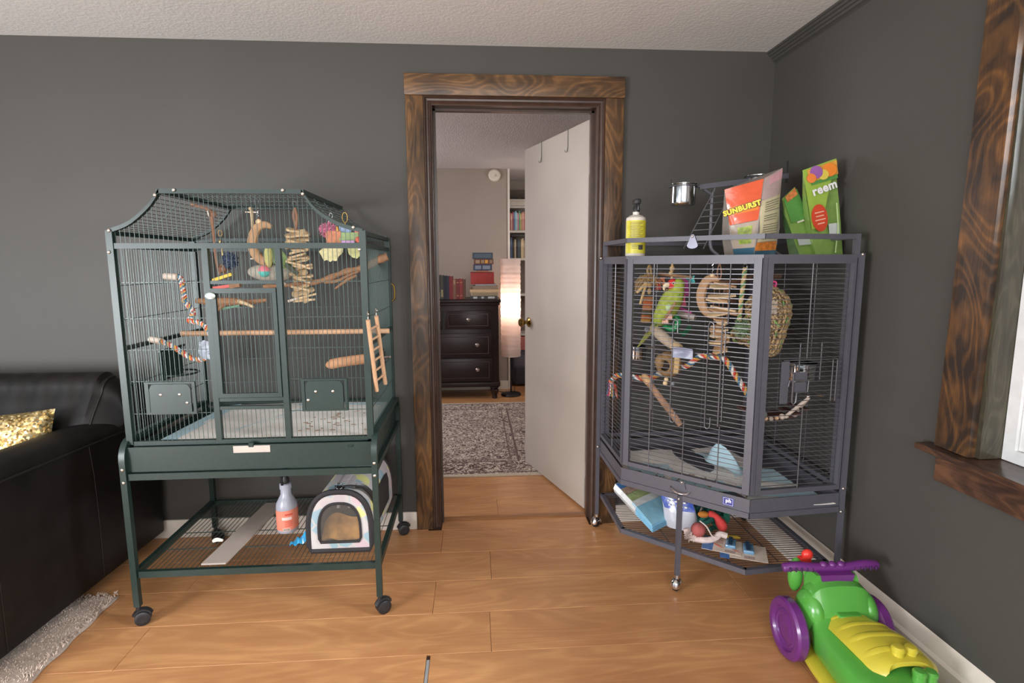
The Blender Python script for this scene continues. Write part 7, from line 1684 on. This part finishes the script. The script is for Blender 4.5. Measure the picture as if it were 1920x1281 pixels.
# grey school bag behind the lamp
bp_ = thing('backpack', 'grey and black backpack on the floor behind the paper lamp', 'bag', (0.52, 3.35, 0))
part('bag_body', MB().rbox(0.40, 0.76, 3.28, 3.50, 0.002, 0.37, 0.07, 5), mat('bag_grey', (84, 82, 92), 0.8, var=0.1, vscale=20), bp_)
part('front_pocket', MB().rbox(0.44, 0.72, 3.235, 3.279, 0.02, 0.22, 0.03, 4), mat('bag_dark', (52, 48, 56), 0.8), bp_)
part('strap', MB().tube(spline([(0.40, 3.30, 0.34), (0.46, 3.27, 0.385), (0.54, 3.27, 0.390), (0.60, 3.30, 0.37)], 4), 0.009, 6), M_black, bp_)
part('strap', MB().tube(spline([(0.415, 3.275, 0.32), (0.392, 3.262, 0.22), (0.396, 3.262, 0.08), (0.44, 3.275, 0.02)], 4), 0.009, 6), M_black, bp_)
solo('storage_bin', MB().rbox(0.405, 0.82, 3.712, 3.96, 0.0645, 0.49, 0.02, 3), mat('bin_rose', (190, 112, 104), 0.6, var=0.08), 'rose coloured storage bin behind the grey backpack', 'bin')
# built-in bookcase in the recess
YB_ = 3.70
bc = thing('bookcase', 'white bookcase in the study recess behind the paper lamp', 'bookcase', (0.8, 3.85, 0))
M_bc = mat('bookcase_white', (214, 206, 196), 0.5)
part('side', MB().bb(0.374, 0.394, YB_, 3.995, 0.0, 2.20), M_bc, bc)
part('side', MB().bb(1.20, 1.22, YB_, 3.995, 0.0, 2.20), M_bc, bc)
SHZ = [0.06, 0.52, 0.98, 1.385, 1.695, 1.965]
for z_ in SHZ: part('shelf', MB().rbox(0.3945, 1.1995, YB_, 3.985, z_ - (0.022 if z_ < 1.9 else 0.018), z_ + (0.004 if z_ < 1.9 else 0.0), 0.002, 1), M_bc, bc)
part('back_panel', MB().bb(0.3945, 1.1995, 3.986, 3.995, 0.05, 2.18), mat('bookcase_back', (120, 108, 98), 0.8), bc)
solo('storage_box', MB().rbox(0.40, 1.0, YB_ + 0.02, 3.96, 1.9655, 2.025, 0.004, 2).rbox(0.397, 1.003, YB_ + 0.017, 3.963, 2.026, 2.045, 0.003, 2), mat('box_cream', (214, 204, 192), 0.6), 'long cream lidded box lying on the top bookcase shelf', 'box')
for k, (x0, x1) in enumerate(((0.46, 0.52), (0.56, 0.68))):
    solo('cassette', MB().rbox(x0, x1, YB_ + 0.05, YB_ + 0.12, 2.0455, 2.066, 0.002, 1), M_black, 'small black case on the cream box, %s of two' % ('left' if k == 0 else 'right'), 'case')
cols1 = [(150, 186, 180), (76, 92, 96), (196, 96, 96), (214, 196, 172), (176, 84, 92), (104, 140, 176), (158, 196, 216), (190, 206, 214), (214, 140, 150), (112, 170, 140), (200, 190, 120), (206, 150, 130), (222, 170, 150), (196, 110, 104)]
x = 0.398
adj = ['pale teal', 'dark slate', 'dull red', 'cream', 'wine red', 'steel blue', 'sky blue', 'icy grey', 'soft pink', 'sea green', 'mustard', 'salmon', 'peach', 'brick']
for k, cl in enumerate(cols1):
    w_ = [0.018, 0.012, 0.012, 0.014, 0.016, 0.015, 0.017, 0.012, 0.013, 0.016, 0.014, 0.012, 0.018, 0.014][k]
    h = [0.205, 0.20, 0.198, 0.190, 0.206, 0.208, 0.216, 0.20, 0.196, 0.218, 0.190, 0.20, 0.206, 0.205][k]
    book(x, x + w_ - 0.0006, YB_ + 0.03, YB_ + 0.17, 1.6995, 1.6995 + h, cl, '%s book standing on the bright upper bookcase shelf' % adj[k], group='books on the upper bookcase shelf', bands=[(0.62, 0.9, tuple(min(255, v + 34) for v in cl))]); x += w_
cols2 = [(60, 66, 78), (170, 170, 166), (66, 82, 112), (86, 100, 126), (46, 50, 58), (72, 64, 50), (196, 180, 150), (70, 60, 48), (44, 46, 54), (88, 96, 110), (62, 72, 66), (206, 182, 144), (216, 196, 160), (176, 150, 124)]
adj2 = ['charcoal', 'silver', 'denim blue', 'dusty blue', 'ink black', 'umber', 'ivory', 'bark brown', 'jet', 'blue grey', 'forest', 'straw', 'sand', 'fawn']
x = 0.398
for k, cl in enumerate(cols2):
    w_ = [0.014, 0.010, 0.014, 0.016, 0.012, 0.014, 0.016, 0.014, 0.013, 0.014, 0.016, 0.016, 0.014, 0.014][k]
    h = [0.235, 0.205, 0.215, 0.232, 0.20, 0.206, 0.21, 0.212, 0.218, 0.204, 0.208, 0.214, 0.224, 0.20][k]
    book(x, x + w_ - 0.0006, YB_ + 0.03, YB_ + 0.17, 1.3895, 1.3895 + h, cl, '%s book standing on the darker middle bookcase shelf' % adj2[k], group='books on the middle bookcase shelf', bands=[(0.6, 0.85, tuple(min(255, v + 30) for v in cl))]); x += w_
solo('picture_frame', MB().rbox(0.44, 0.66, YB_ + 0.04, YB_ + 0.15, 1.6300, 1.6580, 0.004, 2), mat('frame_dark', (66, 62, 62), 0.5, var=0.3, vscale=60), 'flat dark object lying across the middle shelf books', 'box')
# smoke detector on the study wall
sd = frame((0.232, 3.1495, 2.215), (1, 0, 0), (0, 0, 1))
t = thing('smoke_detector', 'round white smoke detector high on the study wall', 'smoke detector', (0.232, 3.15, 2.15))
part('housing', MB().lathe([(0, 0), (0.060, 0), (0.062, 0.006), (0.058, 0.024), (0.046, 0.034), (0.0, 0.036)], n=32, M=sd), mat('detector_white', (222, 212, 196), 0.5), t)
part('button', MB().lathe([(0, 0.0362), (0.011, 0.0362), (0.010, 0.040), (0, 0.040)], c=(0.012, -0.006, 0), n=14, M=sd), mat('detector_button', (196, 186, 170), 0.5), t)
